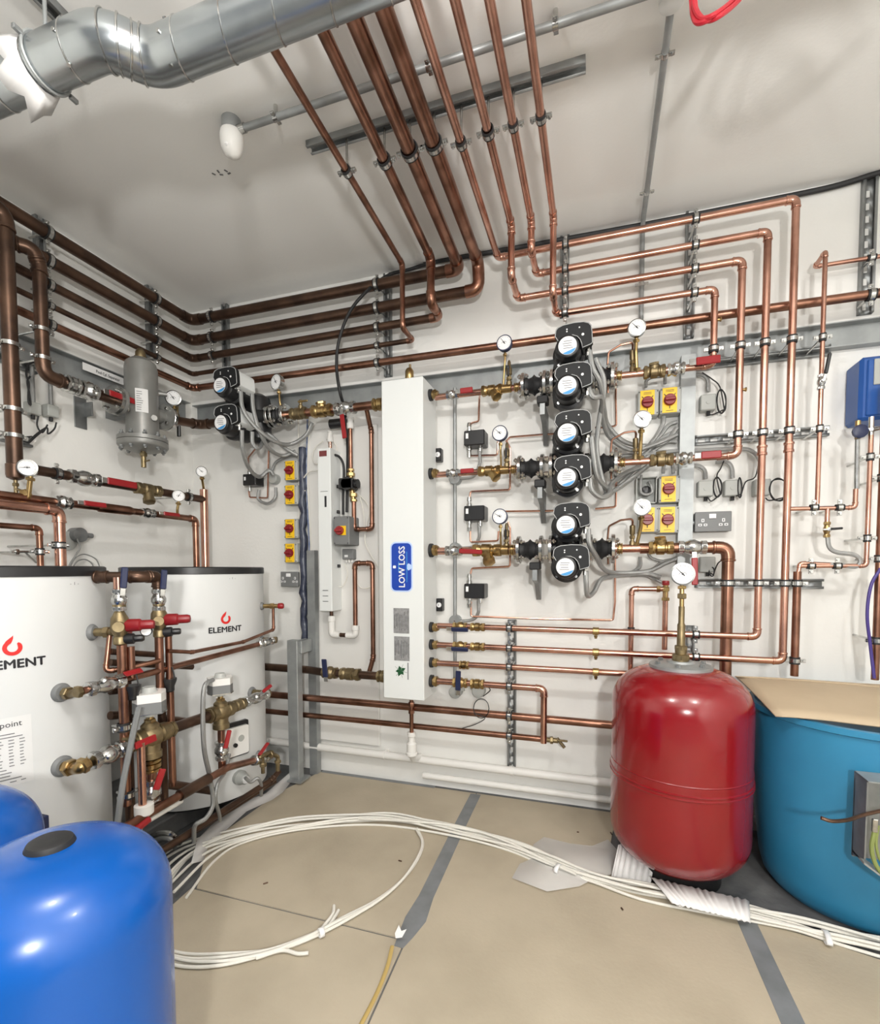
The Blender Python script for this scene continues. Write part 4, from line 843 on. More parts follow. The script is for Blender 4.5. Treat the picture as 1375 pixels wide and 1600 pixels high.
jbox('small grey junction box under the bottom pump line valve', 1106, 882)
loop('black wire tail under the bottom pump line valve', 1112, 893, 4, 7, turns=1, tail=([(1107, 895)], [(1122, 880), (1133, 874)]))
for (pts, ds) in ((((1085, 585), (1098, 586), (1106, 594), (1107, 612)), 'upper'), (((1082, 727), (1092, 728), (1101, 735), (1103, 748)), 'left of three'), (((1118, 722), (1135, 722), (1143, 730), (1145, 747)), 'middle of three'), (((1060, 705), (1150, 701), (1176, 706), (1188, 722), (1190, 745)), 'right of three')):
    hose(f'grey conduit curving down into the {ds} junction box' if ds == 'upper' else f'grey conduit curving into the {ds} junction boxes', [B(x, y, .03) for x, y in pts], .009, 'conduit')
# grey flexible conduits right of pumps (from motor heads to the isolators)
CG = .26
cond = [
 ('grey flexible conduit from the topmost pump head sweeping to the isolators', [(921, 548, .33), (926, 575, .33), (938, 600, .30), (944, 640, .22), (950, 665, .15), (975, 690, .10), (1010, 697, .06), (1040, 690, .04), (1058, 668, .04)], .0108),
 ('grey flexible conduit from the second pump head curving left of the upper isolators', [(918, 602, .33), (926, 620, .33), (940, 622, .30), (941, 650, .22), (953, 683, .14), (985, 703, .08), (1020, 695, .06), (1058, 679, .04)], .0108),
 ('grey flexible conduit from the third pump head down beside the middle pump', [(924, 682, .33), (927, 710, .33), (933, 745, .30), (950, 765, .22), (945, 775, .2), (958, 768, .15), (990, 745, .08), (1020, 722, .05)], .0108),
 ('grey flexible conduit from the fourth pump head looping under the middle bellows', [(922, 748, .33), (924, 765, .33), (938, 777, .30), (952, 772, .26), (955, 757, .2), (975, 740, .1), (1000, 730, .06)], .0108),
 ('grey flexible conduit from the fifth pump head down to the bottom bundle', [(919, 826, .33), (921, 850, .33), (932, 870, .28), (942, 888, .2), (960, 895, .1), (1010, 893, .05), (1040, 880, .04), (1060, 872, .04)], .0108),
 ('grey flexible conduit from the lowest pump head looping down and back up', [(915, 892, .33), (916, 912, .33), (918, 931, .3), (928, 925, .24), (940, 905, .18), (965, 899, .08), (1010, 896, .05), (1032, 902, .04)], .0108),
 ('grey conduit hanging along the pumps from top to middle bellows', [(930, 560, .30), (944, 600, .28), (936, 660, .22), (932, 700, .2), (940, 745, .2), (948, 770, .2)], .0108),
 ('grey conduit leading into the left upper isolator from above', [(1009, 605, .05), (1010, 595, .05), (1018, 590, .05), (1034, 588, .05)], .0075),
 ('grey conduit leading into the right upper isolator from above', [(1039, 600, .05), (1039, 590, .05), (1041, 583, .05)], .0075),
 ('grey conduit dropping from the upper isolators towards the middle line', [(1037, 650, .04), (1036, 662, .04), (1025, 682, .04), (1005, 705, .05), (990, 715, .06)], .009),
 ('grey conduit fanning from the grey post between the isolator pairs, first', [(1058, 659, .03), (1045, 664, .03), (1032, 680, .03), (1008, 702, .04), (985, 722, .05)], .009),
 ('grey conduit fanning from the grey post between the isolator pairs, second', [(1058, 674, .03), (1046, 678, .03), (1028, 690, .03), (1005, 712, .04)], .009),
 ('grey conduit fanning from the grey post between the isolator pairs, third', [(1058, 690, .03), (1044, 690, .03), (1020, 705, .03), (990, 735, .04), (965, 758, .06)], .009),
 ('grey conduit running level from the post under the middle line gauge', [(1060, 704, .03), (1030, 707, .03), (1000, 710, .04), (972, 712, .05)], .009),
 ('grey conduit rising into the lower right isolator from the middle line', [(1036, 740, .05), (1037, 728, .05), (1043, 722, .05), (1050, 726, .05), (1052, 740, .05)], .0075),
 ('grey conduit below the bottom line joining the lower bundle', [(1000, 870, .05), (1000, 885, .05), (990, 893, .04), (980, 897, .04)], .0085),
 ('grey conduit from the lower bundle rising to the grey post', [(1000, 894, .03), (1020, 890, .03), (1036, 878, .03), (1060, 873, .03)], .009),
 ('grey conduit from the lower bundle sloping to the safety valve', [(985, 899, .03), (1010, 899, .03), (1025, 906, .03), (1035, 911, .03)], .008),
 ('grey conduit curling from the bottom bellows under the check valve', [(1012, 862, .05), (1018, 872, .04), (1040, 877, .03), (1060, 870, .03)], .0075),
]
for lb_, pts, r in cond: hose(lb_, [B(x, y, o) for x, y, o in pts], r, 'conduit', n=7)
# ------------------------------------------------------------------ left pump group on the back wall
zl = (B(300, 662, OP).z+B(590, 636, OP).z)/2
fL = [fy(343, 602), fy(345, 660)]; fL[0].x = fL[1].x = (fL[0].x+fL[1].x)/2
def lp_(px): return V(B(px, 650, OP).x, D-OP, zl)
twin_pump('black twin head pump with light grey sides by the room corner', PX, zl, lp_(378).x, lp_(424).x, fL, side='white', R=.062)
bellows('black rubber bellows with steel flanges right of the corner pump', lp_(430), lp_(447), .058)
pipe('copper pipe from the corner pump to the white header', [lp_(448), V(xl, D-OP, zl)], .0215, 'copperm', elbows=False)
union('brass union right of the corner pump bellows', lp_(455), lp_(480), .022, 'brassd')
checkv('round brass check valve between the corner pump and the header', lp_(488), lp_(520), .023, 'brass', 1.9)
ball_valve('steel ball valve with red lever hanging down left of the header', lp_(524), lp_(556), .0225, V(.18, -.1, -1), NY, .13, start=.03, lw=.024)
union('brass end union on the left side of the white header', lp_(583), V(xl, D-OP, zl), .022, 'brass')
g = B(432, 597, OP+.03); gauge('round dial gauge above the corner pump line', g, V(-.25, -1, 0), .040, [g+V(0, .02, -.038), V(g.x+.005, D-OP-.01, zl+.07), V(lp_(441).x, D-OP, zl+.015)], 2.1, sr=.006)
t = thing('test_point', 'brass cock with small lever on the line left of the round check valve', 'cock', lp_(470)); p = lp_(470)
part(t, 'body', 'brassd', MB().lathe(p, PZ, [(.014, 0), (.014, .04), (.009, .045), (.009, .07), (.004, .075)], 12)); part(t, 'lever', 'brass', MB().cbox(p+V(.02, -.01, .06), (.06, .008, .01), .002))
hose('grey flexible conduit from the upper corner pump head sweeping right to the header line', [B(376, 612, .34), B(380, 640, .34), B(400, 668, .3), B(430, 690, .2), B(455, 694, .1), B(478, 680, .08), B(488, 660, .08)], .011, 'conduit')
hose('grey flexible conduit from the upper corner pump head curving down to the isolators', [B(394, 616, .30), B(396, 640, .3), B(405, 672, .28), B(420, 700, .2), B(440, 712, .1), B(462, 705, .06)], .011, 'conduit')
hose('grey flexible conduit from the lower corner pump head hanging to the small switch', [B(378, 672, .34), B(379, 700, .32), B(388, 730, .25), B(405, 745, .12), B(420, 735, .08), B(428, 742, .06)], .011, 'conduit')
hose('grey flexible conduit looping under the lower corner pump head', [B(394, 675, .3), B(395, 693, .3), B(404, 700, .27), B(412, 688, .2), B(418, 678, .15), B(445, 700, .1), B(465, 712, .06)], .011, 'conduit')
c = B(396, 751, .05); c.y = D-.05
t = thing('pressure_switch', 'dark pressure switch box below the corner pump', 'pressure switch', V(c.x, D, c.z-.035)); part(t, 'housing', 'black', MB().cbox(c, (.09, .08, .066), .004)); part(t, 'scale_window', 'dial', MB().box(c+V(-.028, -.0405, .006), (.012, .002, .02)))
part(t, 'connector', 'steel', MB().cyl(c+V(-.028, 0, -.033), c+V(-.028, 0, -.06), .011, seg=10).cyl(c+V(-.028, 0, .033), c+V(-.028, 0, .06), .011, seg=10))
thin('thin copper tube rising from the switch below the corner pump', [(388, 742), (388, 715), (400, 700, .08)])
thin('thin copper tube hooking under the switch below the corner pump', [(388, 760), (390, 777), (418, 778), (420, 700, .1)])
p = B(427, 748, .03); t = thing('conduit_box', 'round grey conduit box right of the switch below the corner pump', 'conduit box', V(p.x, D, p.z)); part(t, 'body', 'lgrey', MB().lathe(V(p.x, D, p.z), NY, [(.03, 0), (.03, .04), (.027, .043)], 18))
hose('grey conduit loop under the switch below the corner pump', [B(405, 765, .05), B(404, 780, .05), B(418, 787, .05), B(430, 778, .05), B(431, 762, .04)], .0095, 'conduit')
hose('grey conduit curving from the round box up to the isolator column', [B(424, 738, .04), B(432, 722, .04), B(450, 713, .04), B(466, 711, .03)], .0085, 'conduit')
# blue wrapped cable bundle and grey post beside it, white board
xb = B(474, 800, .03).x
zz1 = B(476, 700, .03).z; zz2 = B(476, 1000, .03).z
mb = MB(); 
n_ = 24
mb.tube([V(xb+.006*math.sin(i*1.7), D-.035+.004*math.cos(i*2.3), zz1+(zz2-zz1)*i/n_) for i in range(n_+1)], [.022+.004*math.sin(i*2.9) for i in range(n_+1)], 10)
tag(mb.build('wrapped_cables', 'filmblue'), 'bundle of cables wrapped in bluish film between the isolators and the white board', 'cable bundle')
for i, (dx, rr_, m_) in enumerate(((-.032, .005, 'wirewhite'), (.030, .005, 'bluewire'), (.040, .004, 'wirewhite'))):
    tag(MB().tube(smooth([V(xb+dx, D-.02, B(476, 655, .03).z), V(xb+dx*.8, D-.03, zz1-.2), V(xb+dx*1.1, D-.025, zz1-.6), V(xb+dx, D-.02, zz2-.02)]), rr_, 8).build('cable', m_), ['pale cable along the left of the bluish wrapped bundle', 'blue grey cable along the right of the bluish wrapped bundle', 'thin pale cable beside the edge of the white board'][i], 'cable')
bx0 = B(479, 800, .02).x+.01; bx1 = B(590, 800, .02).x; bz1 = B(530, 668, .02).z; bz0 = B(540, 1160, .02).z
tag(MB().cbox(((bx0+bx1)/2, D-.012, (bz0+bz1)/2), (bx1-bx0, .02, bz1-bz0), .004).build('backboard', 'whitep'), 'white backboard behind the tall white casing left of the header', 'board')
ga = B(481, 862, .05); gb = B(497, 1200, .05)
def cpost(nm, label, xa, xb, z0, z1, y, dp=.04):
    mb = MB().prism([(0, 0), (xb-xa, 0), (xb-xa, dp), (xb-xa-.003, dp), (xb-xa-.003, .003), (.003, .003), (.003, dp), (0, dp)], V(xa, y, z0), PX, V(0, 1, 0), V(0, 0, -1), z1-z0); return tag(mb.build(nm, 'galv'), label, 'steel post')
x_ = B(487, 1000, .07).x; cpost('steel_post', 'tall grey steel upright on the wall left of the white board', x_-.025, x_+.025, 0.0, B(481, 860, .07).z, D-.07)
yq = 2.32; v = ray(463, 1195); p = v*(yq/v.y)+V(0, 0, HC); v2 = ray(461, 1000); zq = (v2*(yq/v2.y)).z+HC
t = thing('support_stand', 'grey steel stand upright with top arm standing beside the white cylinder', 'steel frame', V(p.x, yq, 0.012))
part(t, 'upright', 'galv', MB().cbox((p.x, yq, (.012+zq)/2), (.065, .05, zq-.012), .003)); part(t, 'arm', 'galv', MB().cbox((p.x+.02, (yq+D-.075)/2, zq-.04), (.05, D-.075-yq, .07), .003)); part(t, 'foot', 'galv', MB().box((p.x, yq, .018), (.12, .1, .01)))
# tall white casing (heater) with terminals
yo = .13; x0 = B(497, 800, yo).x; x1 = B(517, 800, yo).x; z1 = B(505, 700, yo).z; z0 = B(505, 955, yo).z
t = thing('tall_white_casing', 'narrow tall white heater casing on the board left of the header', 'heater', V((x0+x1)/2, D-.02, z0))
part(t, 'casing', 'white', MB().cbox(((x0+x1)/2, D-.02-(yo-.02)/2, (z0+z1)/2), (x1-x0, yo-.02, z1-z0), .003))
part(t, 'display', 'ledred', MB().box(((x0+x1)/2-.004, D-yo-.001, z1-.03), (.045, .003, .03)))
pr = MB(); 
pr.box(((x0+x1)/2, D-yo-.0008, z1-.235), (.045, .001, .002))
pr.box(((x0+x1)/2+.008, D-yo-.0008, z1-.29), (.012, .001, .06))
for i in range(3): pr.box(((x0+x1)/2, D-yo-.0008, z0+.115-.03*i), (.034, .001, .003))
part(t, 'front_print', 'ink', pr)
sc_ = MB()
for (zz_) in (z1-.2, z1-.34, z0+.25):
    part(t, 'side_latch', 'black', MB().cbox((x1+.006, D-.06, zz_), (.012, .02, .018), .002))
wn = 'whitep'
p = B(510, 690, .07)
t = thing('pipe_connector', 'white plastic connector with copper stub on top of the tall white casing', 'connector', V((x0+x1)/2, D-.07, z1))
pp = V((x0+x1)/2+.005, D-.07, z1); part(t, 'copper_stub', 'copper', MB().cyl(pp, pp+V(0, 0, .05), .0085)); part(t, 'connector', wn, MB().lathe(pp+V(0, 0, .045), PZ, [(.014, 0), (.017, .004), (.017, .03), (.014, .034), (.014, .05), (.017, .052), (.013, .06)], 16))
pl = V((x0+x1)/2, D-.07, z0)
pu = B(521, 985, .07); pv = B(547, 992, .07); zc_ = B(530, 992, .07).z
t = thing('plastic_elbow', 'left white plastic elbow below the tall white casing', 'elbow', V(pl.x, pl.y, zc_)); part(t, 'body', wn, MB().tube(fillet([V(pl.x, pl.y, z0-.035), V(pl.x, pl.y, zc_), V(pl.x+.055, pl.y, zc_)], .02)[0], .019, 14).lathe(V(pl.x, pl.y, z0-.03), V(0, 0, -1), [(.019, 0), (.023, .002), (.023, .03), (.019, .032)], 14))
part(t, 'black_stub', 'copperd', MB().cyl(V(pl.x, pl.y, z0), V(pl.x, pl.y, z0-.035), .0105))
xq = B(555, 950, .07).x
t = thing('plastic_elbow', 'right white plastic elbow below the tall white casing', 'elbow', V(xq, pl.y, zc_)); part(t, 'body', wn, MB().tube(fillet([V(xq-.055, pl.y, zc_), V(xq, pl.y, zc_), V(xq, pl.y, zc_+.05)], .02)[0], .018, 14).lathe(V(xq, pl.y, zc_+.03), PZ, [(.018, 0), (.022, .002), (.022, .026), (.018, .028)], 14))
ze = B(560, 880, .07).z; xe = B(582, 900, .07).x
pipe('short copper link between the two white plastic elbows', [V(pl.x+.04, pl.y, zc_), V(xq-.04, pl.y, zc_)], .012, 'copperd')
p1_ = B(586, 900, .07)
pipe('copper pipe rising from the white elbow and looping down to the lower header line', [V(xq, pl.y, zc_+.04), V(xq, pl.y, ze), V(xe, pl.y, ze), V(xe, pl.y, B(582, 1028, .07).z), V(B(582, 1045, .12).x-.015, D-.13, B(580, 1050, .12).z)], .013, 'copperm')
zf = B(560, 827, .07).z
pipe('copper pipe looping from beside the header down under the small black pump', [V(B(574, 645, .13).x, D-.14, zl-.01), V(xe, pl.y, B(583, 672, .07).z), V(xe, pl.y, zf), V(B(556, 827, .07).x, pl.y, zf)], .0125, 'copperm')
xg = B(553, 800, .07).x; xh = B(549, 700, .07).x
t = thing('circulator_pump', 'small black circulator pump with brass unions beside the tall white casing', 'pump', V(xh, D-.07, B(550, 790, .07).z))
zp = B(545, 757, .09).z; c = V(B(547, 757, .09).x, D-.08, zp)
part(t, 'pump_body', 'black', MB().cyl(c+V(0, .03, 0), c-V(0, .05, 0), .035, seg=20).cbox(c+V(-.01, -.02, 0), (.085, .06, .06), .006).cyl(c-V(.04, .01, 0), c+V(.05, -.01, 0), .026, seg=16))
part(t, 'upper_union', 'brass', MB().cyl(c, c+V(0, 0, .085), .015).nut(c+V(0, 0, .055), PZ, .022, .022).nut(c+V(0, 0, .08), PZ, .019, .014))
part(t, 'lower_union', 'brass', MB().cyl(c, V(xg, pl.y, zp-.09), .015).nut(V(xg-.003, pl.y, zp-.055), PZ, .022, .022).nut(V(xg, pl.y, zp-.085), PZ, .019, .014))
pipe('copper pipe from the small black pump down to a brass elbow', [V(xg, pl.y, zp-.09), V(xg, pl.y, zf), V(B(566, 827, .07).x, pl.y, zf)], .0125, 'copperm')
zt2 = B(549, 668, .07).z
pipe('copper pipe from the white fitting down to the small black pump', [V(c.x, D-.08, zp+.085), V(xh, D-.08, zt2+.01)], .0115, 'copperm')
t = thing('plastic_fitting', 'white plastic fitting at the top of the pipe above the small black pump', 'fitting', V(xh, D-.08, zt2)); part(t, 'body', wn, MB().lathe(V(xh, D-.08, zt2-.01), PZ, [(.016, 0), (.019, .003), (.019, .03), (.016, .034), (.016, .05), (.02, .052), (.02, .06)], 14))
# rotary isolator, small grey box
c = B(533, 829, .14); c.y = D-.14
t = thing('rotary_isolator', 'grey box with single red rotary knob on a yellow square', 'isolator switch', V(c.x, D-.02, c.z-.09))
part(t, 'enclosure', 'grey', MB().cbox((c.x, D-.08, c.z), (.095, .12, .155), .005)); part(t, 'yellow_square', 'yellow', MB().box(c+V(.012, -.001, 0), (.035, .003, .05)))
part(t, 'knob', 'red', MB().lathe(c+V(-.006, -.002, 0), NY, [(.024, 0), (.024, .014), (.02, .018)], 20).cbox(c+V(-.006, -.025, 0), (.04, .018, .014), .003))
for q in (-1, 1):
    for q2 in (-1, 1): part(t, 'screw', 'ink', MB().disc(c+V(q*.04, -.0005, q2*.068), NY, .0035, .001, 8))
c = B(543, 866, .06); c.y = D-.06
t = thing('junction_box', 'small grey junction box directly below the red rotary knob box', 'junction box', V(c.x, D-.02, c.z-.03)); part(t, 'box', 'grey', MB().cbox((c.x, D-.04, c.z), (.07, .04, .058), .004)); part(t, 'label', 'paper', MB().box(c+V(-.008, -.001, -.01), (.02, .002, .012)))
for q in (-.018, .0, .018): part(t, 'gland', 'whitep', MB().cyl(c+V(q, .02, -.028), c+V(q, .02, -.045), .006, seg=8))
hose('thick black cable from the ceiling edge crossing the dark pipes down to the header valve', [B(662, 414, .02), B(640, 421, .02), B(607, 430, .03), B(572, 456, .16), B(545, 490, .17), B(529, 535, .17), B(526, 575, .17), B(531, 612, .17), B(538, 640, .10), B(543, 690, .06), B(543, 740, .06), B(542, 800, .08)], .0085, 'rubber', 'cable', 'cable')
hose('black cable curving from the tall casing into the rotary isolator', [B(518, 710, .08), B(530, 714, .08), B(537, 730, .08), B(536, 770, .08), B(536, 804, .08)], .007, 'rubber', 'cable', 'cable')
for i, (lb_, pts) in enumerate((('white cable looping left of the connector above the tall casing', [(505, 689), (492, 700), (488, 715), (492, 724), (500, 725)]), ('white cable arching over the connector above the tall casing', [(510, 686), (520, 690), (526, 700), (524, 712)]),
    ('white cable hooking around the left edge of the tall casing', [(498, 735), (482, 738), (472, 752), (470, 764), (477, 767)]), ('white cable falling from the black pump to the right', [(560, 772), (572, 785), (577, 800), (573, 820), (570, 845), (580, 868), (590, 885)]),
    ('white cable looping below the small grey junction box on the left', [(539, 880), (543, 898), (536, 915), (528, 915), (524, 905)]), ('white cable looping below the small grey junction box on the right', [(548, 880), (554, 905), (565, 919), (580, 917), (584, 912)]), ('second white cable falling from the black pump', [(562, 775), (568, 800), (570, 830), (573, 855), (586, 878)]))):
    hose(lb_, [B(x, y, .045) for x, y in pts], .0032, 'wirewhite', 'cable', 'cable')
p = B(525, 660, .1); t = thing('valve_actuator', 'black round actuator behind the red lever left of the header', 'actuator', V(p.x, D-.08, p.z-.02)); part(t, 'body', 'black', MB().cyl((p.x-.045, D-.08, p.z), (p.x+.05, D-.08, p.z), .026, seg=18))
# lower line to header
zl2 = (B(440, 1042, OP).z+B(560, 1052, OP).z)/2
zb1 = B(430, 1043, .12).z
pipe('thick dark copper pipe from behind the white cylinder to the lower left header port', [V(-2.2, D-.12, zb1), V(B(480, 1050, .13).x, D-.12, zb1), V(B(505, 1050, OP).x, D-OP, B(530, 1052, OP).z), V(xl, D-OP, B(530, 1052, OP).z)], .0215, 'copperd', elbows=False)
zo = B(530, 1052, OP).z; q = lambda px: V(B(px, 1052, OP).x, D-OP, zo)
ball_valve('brass ball valve with upright black lever at the lower left header port', q(505), q(527), .022, V(-.02, -.1, 1), NY, .10, 'brassd', 'navy', start=-.035, lw=.03)
checkv('dull brass check valve beside the lower left header port', q(532), q(563), .023, 'brassd', .9)
union('dull brass end union at the lower left header port', q(590), V(xl, D-OP, zo), .022, 'brassd')
# white floor-level pipes
zw = (B(480, 1166, .06).z+B(960, 1226, .06).z)/2
t = thing('drain_pipe', 'long white plastic drain pipe along the foot of the back wall', 'pipe', V(-.8, D-.06, zw-.02)); part(t, 'pipe', 'whitep', MB().cyl((-2.2, D-.05, zw), (.9, D-.05, zw), .021, seg=16))
for px in (600, 800, 930): 
    x_ = B(px, 1200, .05).x; part(t, 'pipe_bracket', 'whitep', MB().lathe((x_-.008, D-.05, zw), PX, [(.024, 0), (.024, .016)], 16).box((x_, D-.013, zw), (.016, .026, .03)))
wz = B(960, 1255, .02).z
tag(MB().tube([V(-.9+i*.03, D-.02, wz+.012) for i in range(56)], [.016+.002*(i % 2) for i in range(56)], 12).build('corrugated_duct', 'whitep'), 'white corrugated cable duct lying on the floor along the wall', 'duct')
# ================================================================== ceiling things
# spiral duct
RD = .057
DZ = 2.53
def dz(px, py, z=DZ): return Z(px, py, z)
dA = dz(100, 88); dB = dz(160, 62); dC = dz(232, 92); dE = dz(520, -12)
dA.y = dB.y = dA.y; dC.y = dE.y = (dz(300, 65).y+dE.y)/2
dB.x = dz(168, 62).x; dC.x = dz(225, 80).x
DU = thing('spiral_duct', 'large round spiral wound metal duct running under the ceiling at upper left', 'duct', V(dB.x, dB.y, 2.42))
path, _ = fillet([V(XL+.02, dA.y, DZ), dB, dC, V(XR-.01, dE.y, DZ)], .10, 10)
part(DU, 'duct_run', 'duct', MB().tube(path, RD, 36))
rings = []
x = XL+.12
def ring(parent, c, d, r, nm='seam', th=.0026, m='steel'):
    d = Vector(d).normalized(); a = d.orthogonal().normalized(); b = d.cross(a)
    return part(parent, nm, m, MB().tube([c+(a*math.cos(t)+b*math.sin(t))*r for t in [i*2*PI/36 for i in range(36)]], th, 6, closed=True))
def seam(x, y, tilt): ring(DU, V(x, y, DZ), V(1, tilt, 0), RD+.001)
xx = XL+.2
while xx < dB.x-.06: seam(xx, dA.y, .28); xx += .135
xx = dC.x+.10
while xx < .9: seam(xx, dE.y, .28); xx += .145
for i in (6, 9, 12, 15):
    if i < len(path)-1: ring(DU, path[i], path[i+1]-path[i-1], RD+.002)
for (px, dd) in ((dB.x-.10, dA.y), (dC.x+.08, dE.y)):
    for a in (-.9, .1, 1.2): part(DU, 'rivet', 'steel', MB().disc(V(px, dd-math.cos(a)*RD, DZ-math.sin(a)*RD), V(0, -math.cos(a), -math.sin(a)), .005, .004, 8))
bx_ = dz(62, 90).x
hb = thing('duct_hanger', 'thin steel band with bolts hanging the round duct at upper left', 'hanger', V(bx_, dA.y, 2.42))
ring(hb, V(bx_, dA.y, DZ), PX, RD+.004, 'band', .004, 'galv')
part(hb, 'lug', 'galvd', MB().cbox((bx_, dA.y-RD-.012, DZ+.02), (.012, .022, .012), .002)); part(hb, 'lug', 'galvd', MB().cbox((bx_, dA.y+RD+.012, DZ-.03), (.012, .022, .012), .002)); part(hb, 'rod', 'galv', MB().cyl((bx_, dA.y, DZ+.07), (bx_, dA.y, CH), .005))
fm = MB(); ff = []
for i in range(9):
    a = -.5+i*.36; ff.append((a, .022+.018*math.sin(i*2.3)))
x0 = dz(62, 100).x
for a, l in ff:
    p0 = V(x0, dA.y-math.cos(a)*(RD+.003), DZ-math.sin(a)*(RD+.003)); fm.v += [p0, p0+V(-.04-l*.6, -math.cos(a)*l*.9, -math.sin(a)*l*1.2-.015)]
fm.f = [(2*i, 2*i+2, 2*i+3, 2*i+1) for i in range(8)]
o = fm.build('foil_collar', 'foam'); md = o.modifiers.new('solid', 'SOLIDIFY'); md.thickness = .0015; tag(o, 'torn white foil collar around the left end of the round duct', 'foil')
a = Z(60, -5, CH-.02); b = Z(85, 40, CH-.02); d = (b-a).normalized()
strut('dark ceiling rail above the left end of the round duct', V(a.x, .35, CH), V(a.x, b.y+.02, CH), V(0, 0, -1), group=None, m='galvd')
# conduit + sensor
s0 = Z(372, 203, CH-.04); s1 = Z(1010, -8, CH-.04); s1.y = s0.y; cy_ = s0.y
t = thing('ceiling_conduit', 'long galvanised conduit under the ceiling ending at the white sensor', 'conduit', s0)
part(t, 'tube', 'galv', MB().cyl(s0, V(XR-.01, cy_, s0.z), .0115)); part(t, 'coupling', 'steel', MB().cyl(s0, s0+V(.03, 0, 0), .015))
for px, py, ds in ((432, 185, 'left'), (672, 110, 'middle'), (868, 38, 'right')):
    x_ = Z(px, py, CH-.04).x; t = thing('conduit_saddle', f'{ds} saddle clip on the conduit beside the white ceiling sensor', 'conduit clip', V(x_, cy_, CH-.05), 'ceiling conduit clips')
    part(t, 'saddle', 'steel', MB().lathe((x_-.008, cy_, s0.z), PX, [(.0135, 0), (.0135, .016)], 16).cbox((x_, cy_, s0.z-.002), (.014, .05, .006), .001)); part(t, 'spacer', 'steel', MB().cyl((x_, cy_, s0.z+.012), (x_, cy_, CH), .007, seg=8)); part(t, 'screw', 'steel', MB().disc((x_, cy_-.02, s0.z-.005), (0, 0, -1), .004, .003, 8))
sp = Z(356, 203, CH-.02); sp = V(s0.x-.028, cy_, CH)
t = thing('ceiling_sensor', 'white domed sensor on a steel conduit box on the ceiling', 'sensor', sp-V(0, 0, .11))
part(t, 'box', 'galv', MB().lathe(sp, (0, 0, -1), [(.033, 0), (.033, .045), (.036, .046)], 24)); part(t, 'dome', 'whitep', MB().lathe(sp-V(0, 0, .045), (0, 0, -1), [(.038, 0), (.040, .01), (.040, .03), (.037, .05), (.030, .068), (.018, .078), (0, .081)], 24)); part(t, 'lens', 'dial', MB().lathe(sp-V(-.004, .03, .105), V(0, -.5, -.8), [(.007, 0), (.005, .006), (0, .007)], 10)); 
q = Z(1048, 15, CH-.03); q2 = V(q.x, D-.03, CH-.03)
wz_ = B(996, 500, .03).z
t = thing('ceiling_conduit', 'galvanised conduit along the ceiling and down the wall to the top right gauge', 'conduit', V(q.x, D-.03, wz_)); part(t, 'tube', 'galv', MB().tube(fillet([V(q.x, .8, CH-.03), q2, V(q.x, D-.03, wz_)], .05)[0], .0105, 12))
for py, ds in ((85, 'near the red cable'), (294, 'near the wall')):
    y_ = Z(1035, py, CH-.03).y; t = thing('conduit_saddle', f'saddle clip on the straight ceiling conduit {ds}', 'conduit clip', V(q.x, y_, CH-.045), 'ceiling conduit clips')
    part(t, 'saddle', 'steel', MB().lathe((q.x, y_-.008, CH-.03), (0, 1, 0), [(.0125, 0), (.0125, .016)], 16).cbox((q.x, y_, CH-.034), (.056, .014, .006), .001)); part(t, 'screw', 'steel', MB().disc((q.x+.02, y_, CH-.037), (0, 0, -1), .004, .003, 8).disc((q.x-.02, y_, CH-.037), (0, 0, -1), .004, .003, 8))
zq = B(997, 446, .03).z; t = thing('conduit_saddle', 'saddle clip on the conduit where it drops down the back wall', 'conduit clip', V(q.x, D, zq), 'ceiling conduit clips'); part(t, 'saddle', 'steel', MB().cbox((q.x, D-.034, zq), (.056, .006, .014), .001).lathe((q.x, D-.03, zq-.008), PZ, [(.0125, 0), (.0125, .016)], 16))
t = thing('conduit_box', 'round conduit box on the ceiling beside the red cable', 'conduit box', Z(1052, 3, CH-.04)); part(t, 'body', 'white', MB().lathe(V(q.x, Z(1052, 3, CH-.04).y, CH), (0, 0, -1), [(.034, 0), (.034, .04), (.03, .043)], 20))
for i, (px, py) in enumerate(((334, 271), (341, 268), (346, 272), (353, 266), (358, 271))):
    pass
mk = MB(); 
for px, py in ((334, 272), (341, 268), (346, 273), (353, 267), (358, 271)): c = Z(px, py, CH-.0006); mk.box(c, (.014, .007, .0008), Matrix.Rotation(px, 3, 'Z'))
tag(mk.build('ceiling_marks', 'inkgrey'), 'small scuff marks on the ceiling below the white sensor', 'mark', kind='stuff')
# red cable loop hanging from the ceiling
for i, (dx, dy) in enumerate(((0, 0), (7, -7), (14, -4))):
    pts = [Z(1075+dx*.3, -40, 2.70), Z(1080+dx*.4, 0+dy, 2.66), Z(1082+dx*.5, 22+dy, DZ+.07), Z(1090+dx, 36+dy, DZ+.02), Z(1112+dx, 28+dy, 2.54), Z(1140+dx, 5+dy, 2.62), Z(1165+dx, -30+dy, 2.72)]
    hose(['lowest strand of the red cable hanging at the top right', 'middle strand of the red cable hanging at the top right', 'upper strand of the red cable hanging at the top right'][i], pts, .0055, 'redcable', 'cable', 'red_cable')
# big off-picture coil that throws the loop shadows on the ceiling
LP_ = V(.45, -1.05, 1.5); Pc = Z(1215, 120, CH); Cc = LP_+(Pc-LP_)*.775
co = [Cc+V(.13*math.cos(t)+.05*math.sin(.37*t), .11*math.sin(t)+.03*math.cos(.6*t), .02*math.sin(2*t)) for t in [i*.4 for i in range(40)]]
hose('red cable coil whose loops throw soft shadows on the ceiling at the top right', co, .0055, 'redcable', 'cable', 'cable_coil', 4)
# black cable along the ceiling edge
hose('black cable running along the ceiling edge to the right', [B(662, 413, .02), B(700, 405, .02), B(780, 392, .02), B(1000, 352, .02), B(1180, 317, .02), B(1300, 292, .02), B(1375, 270, .02), B(1420, 262, .02)], .011, 'rubber', 'cable', 'cable')
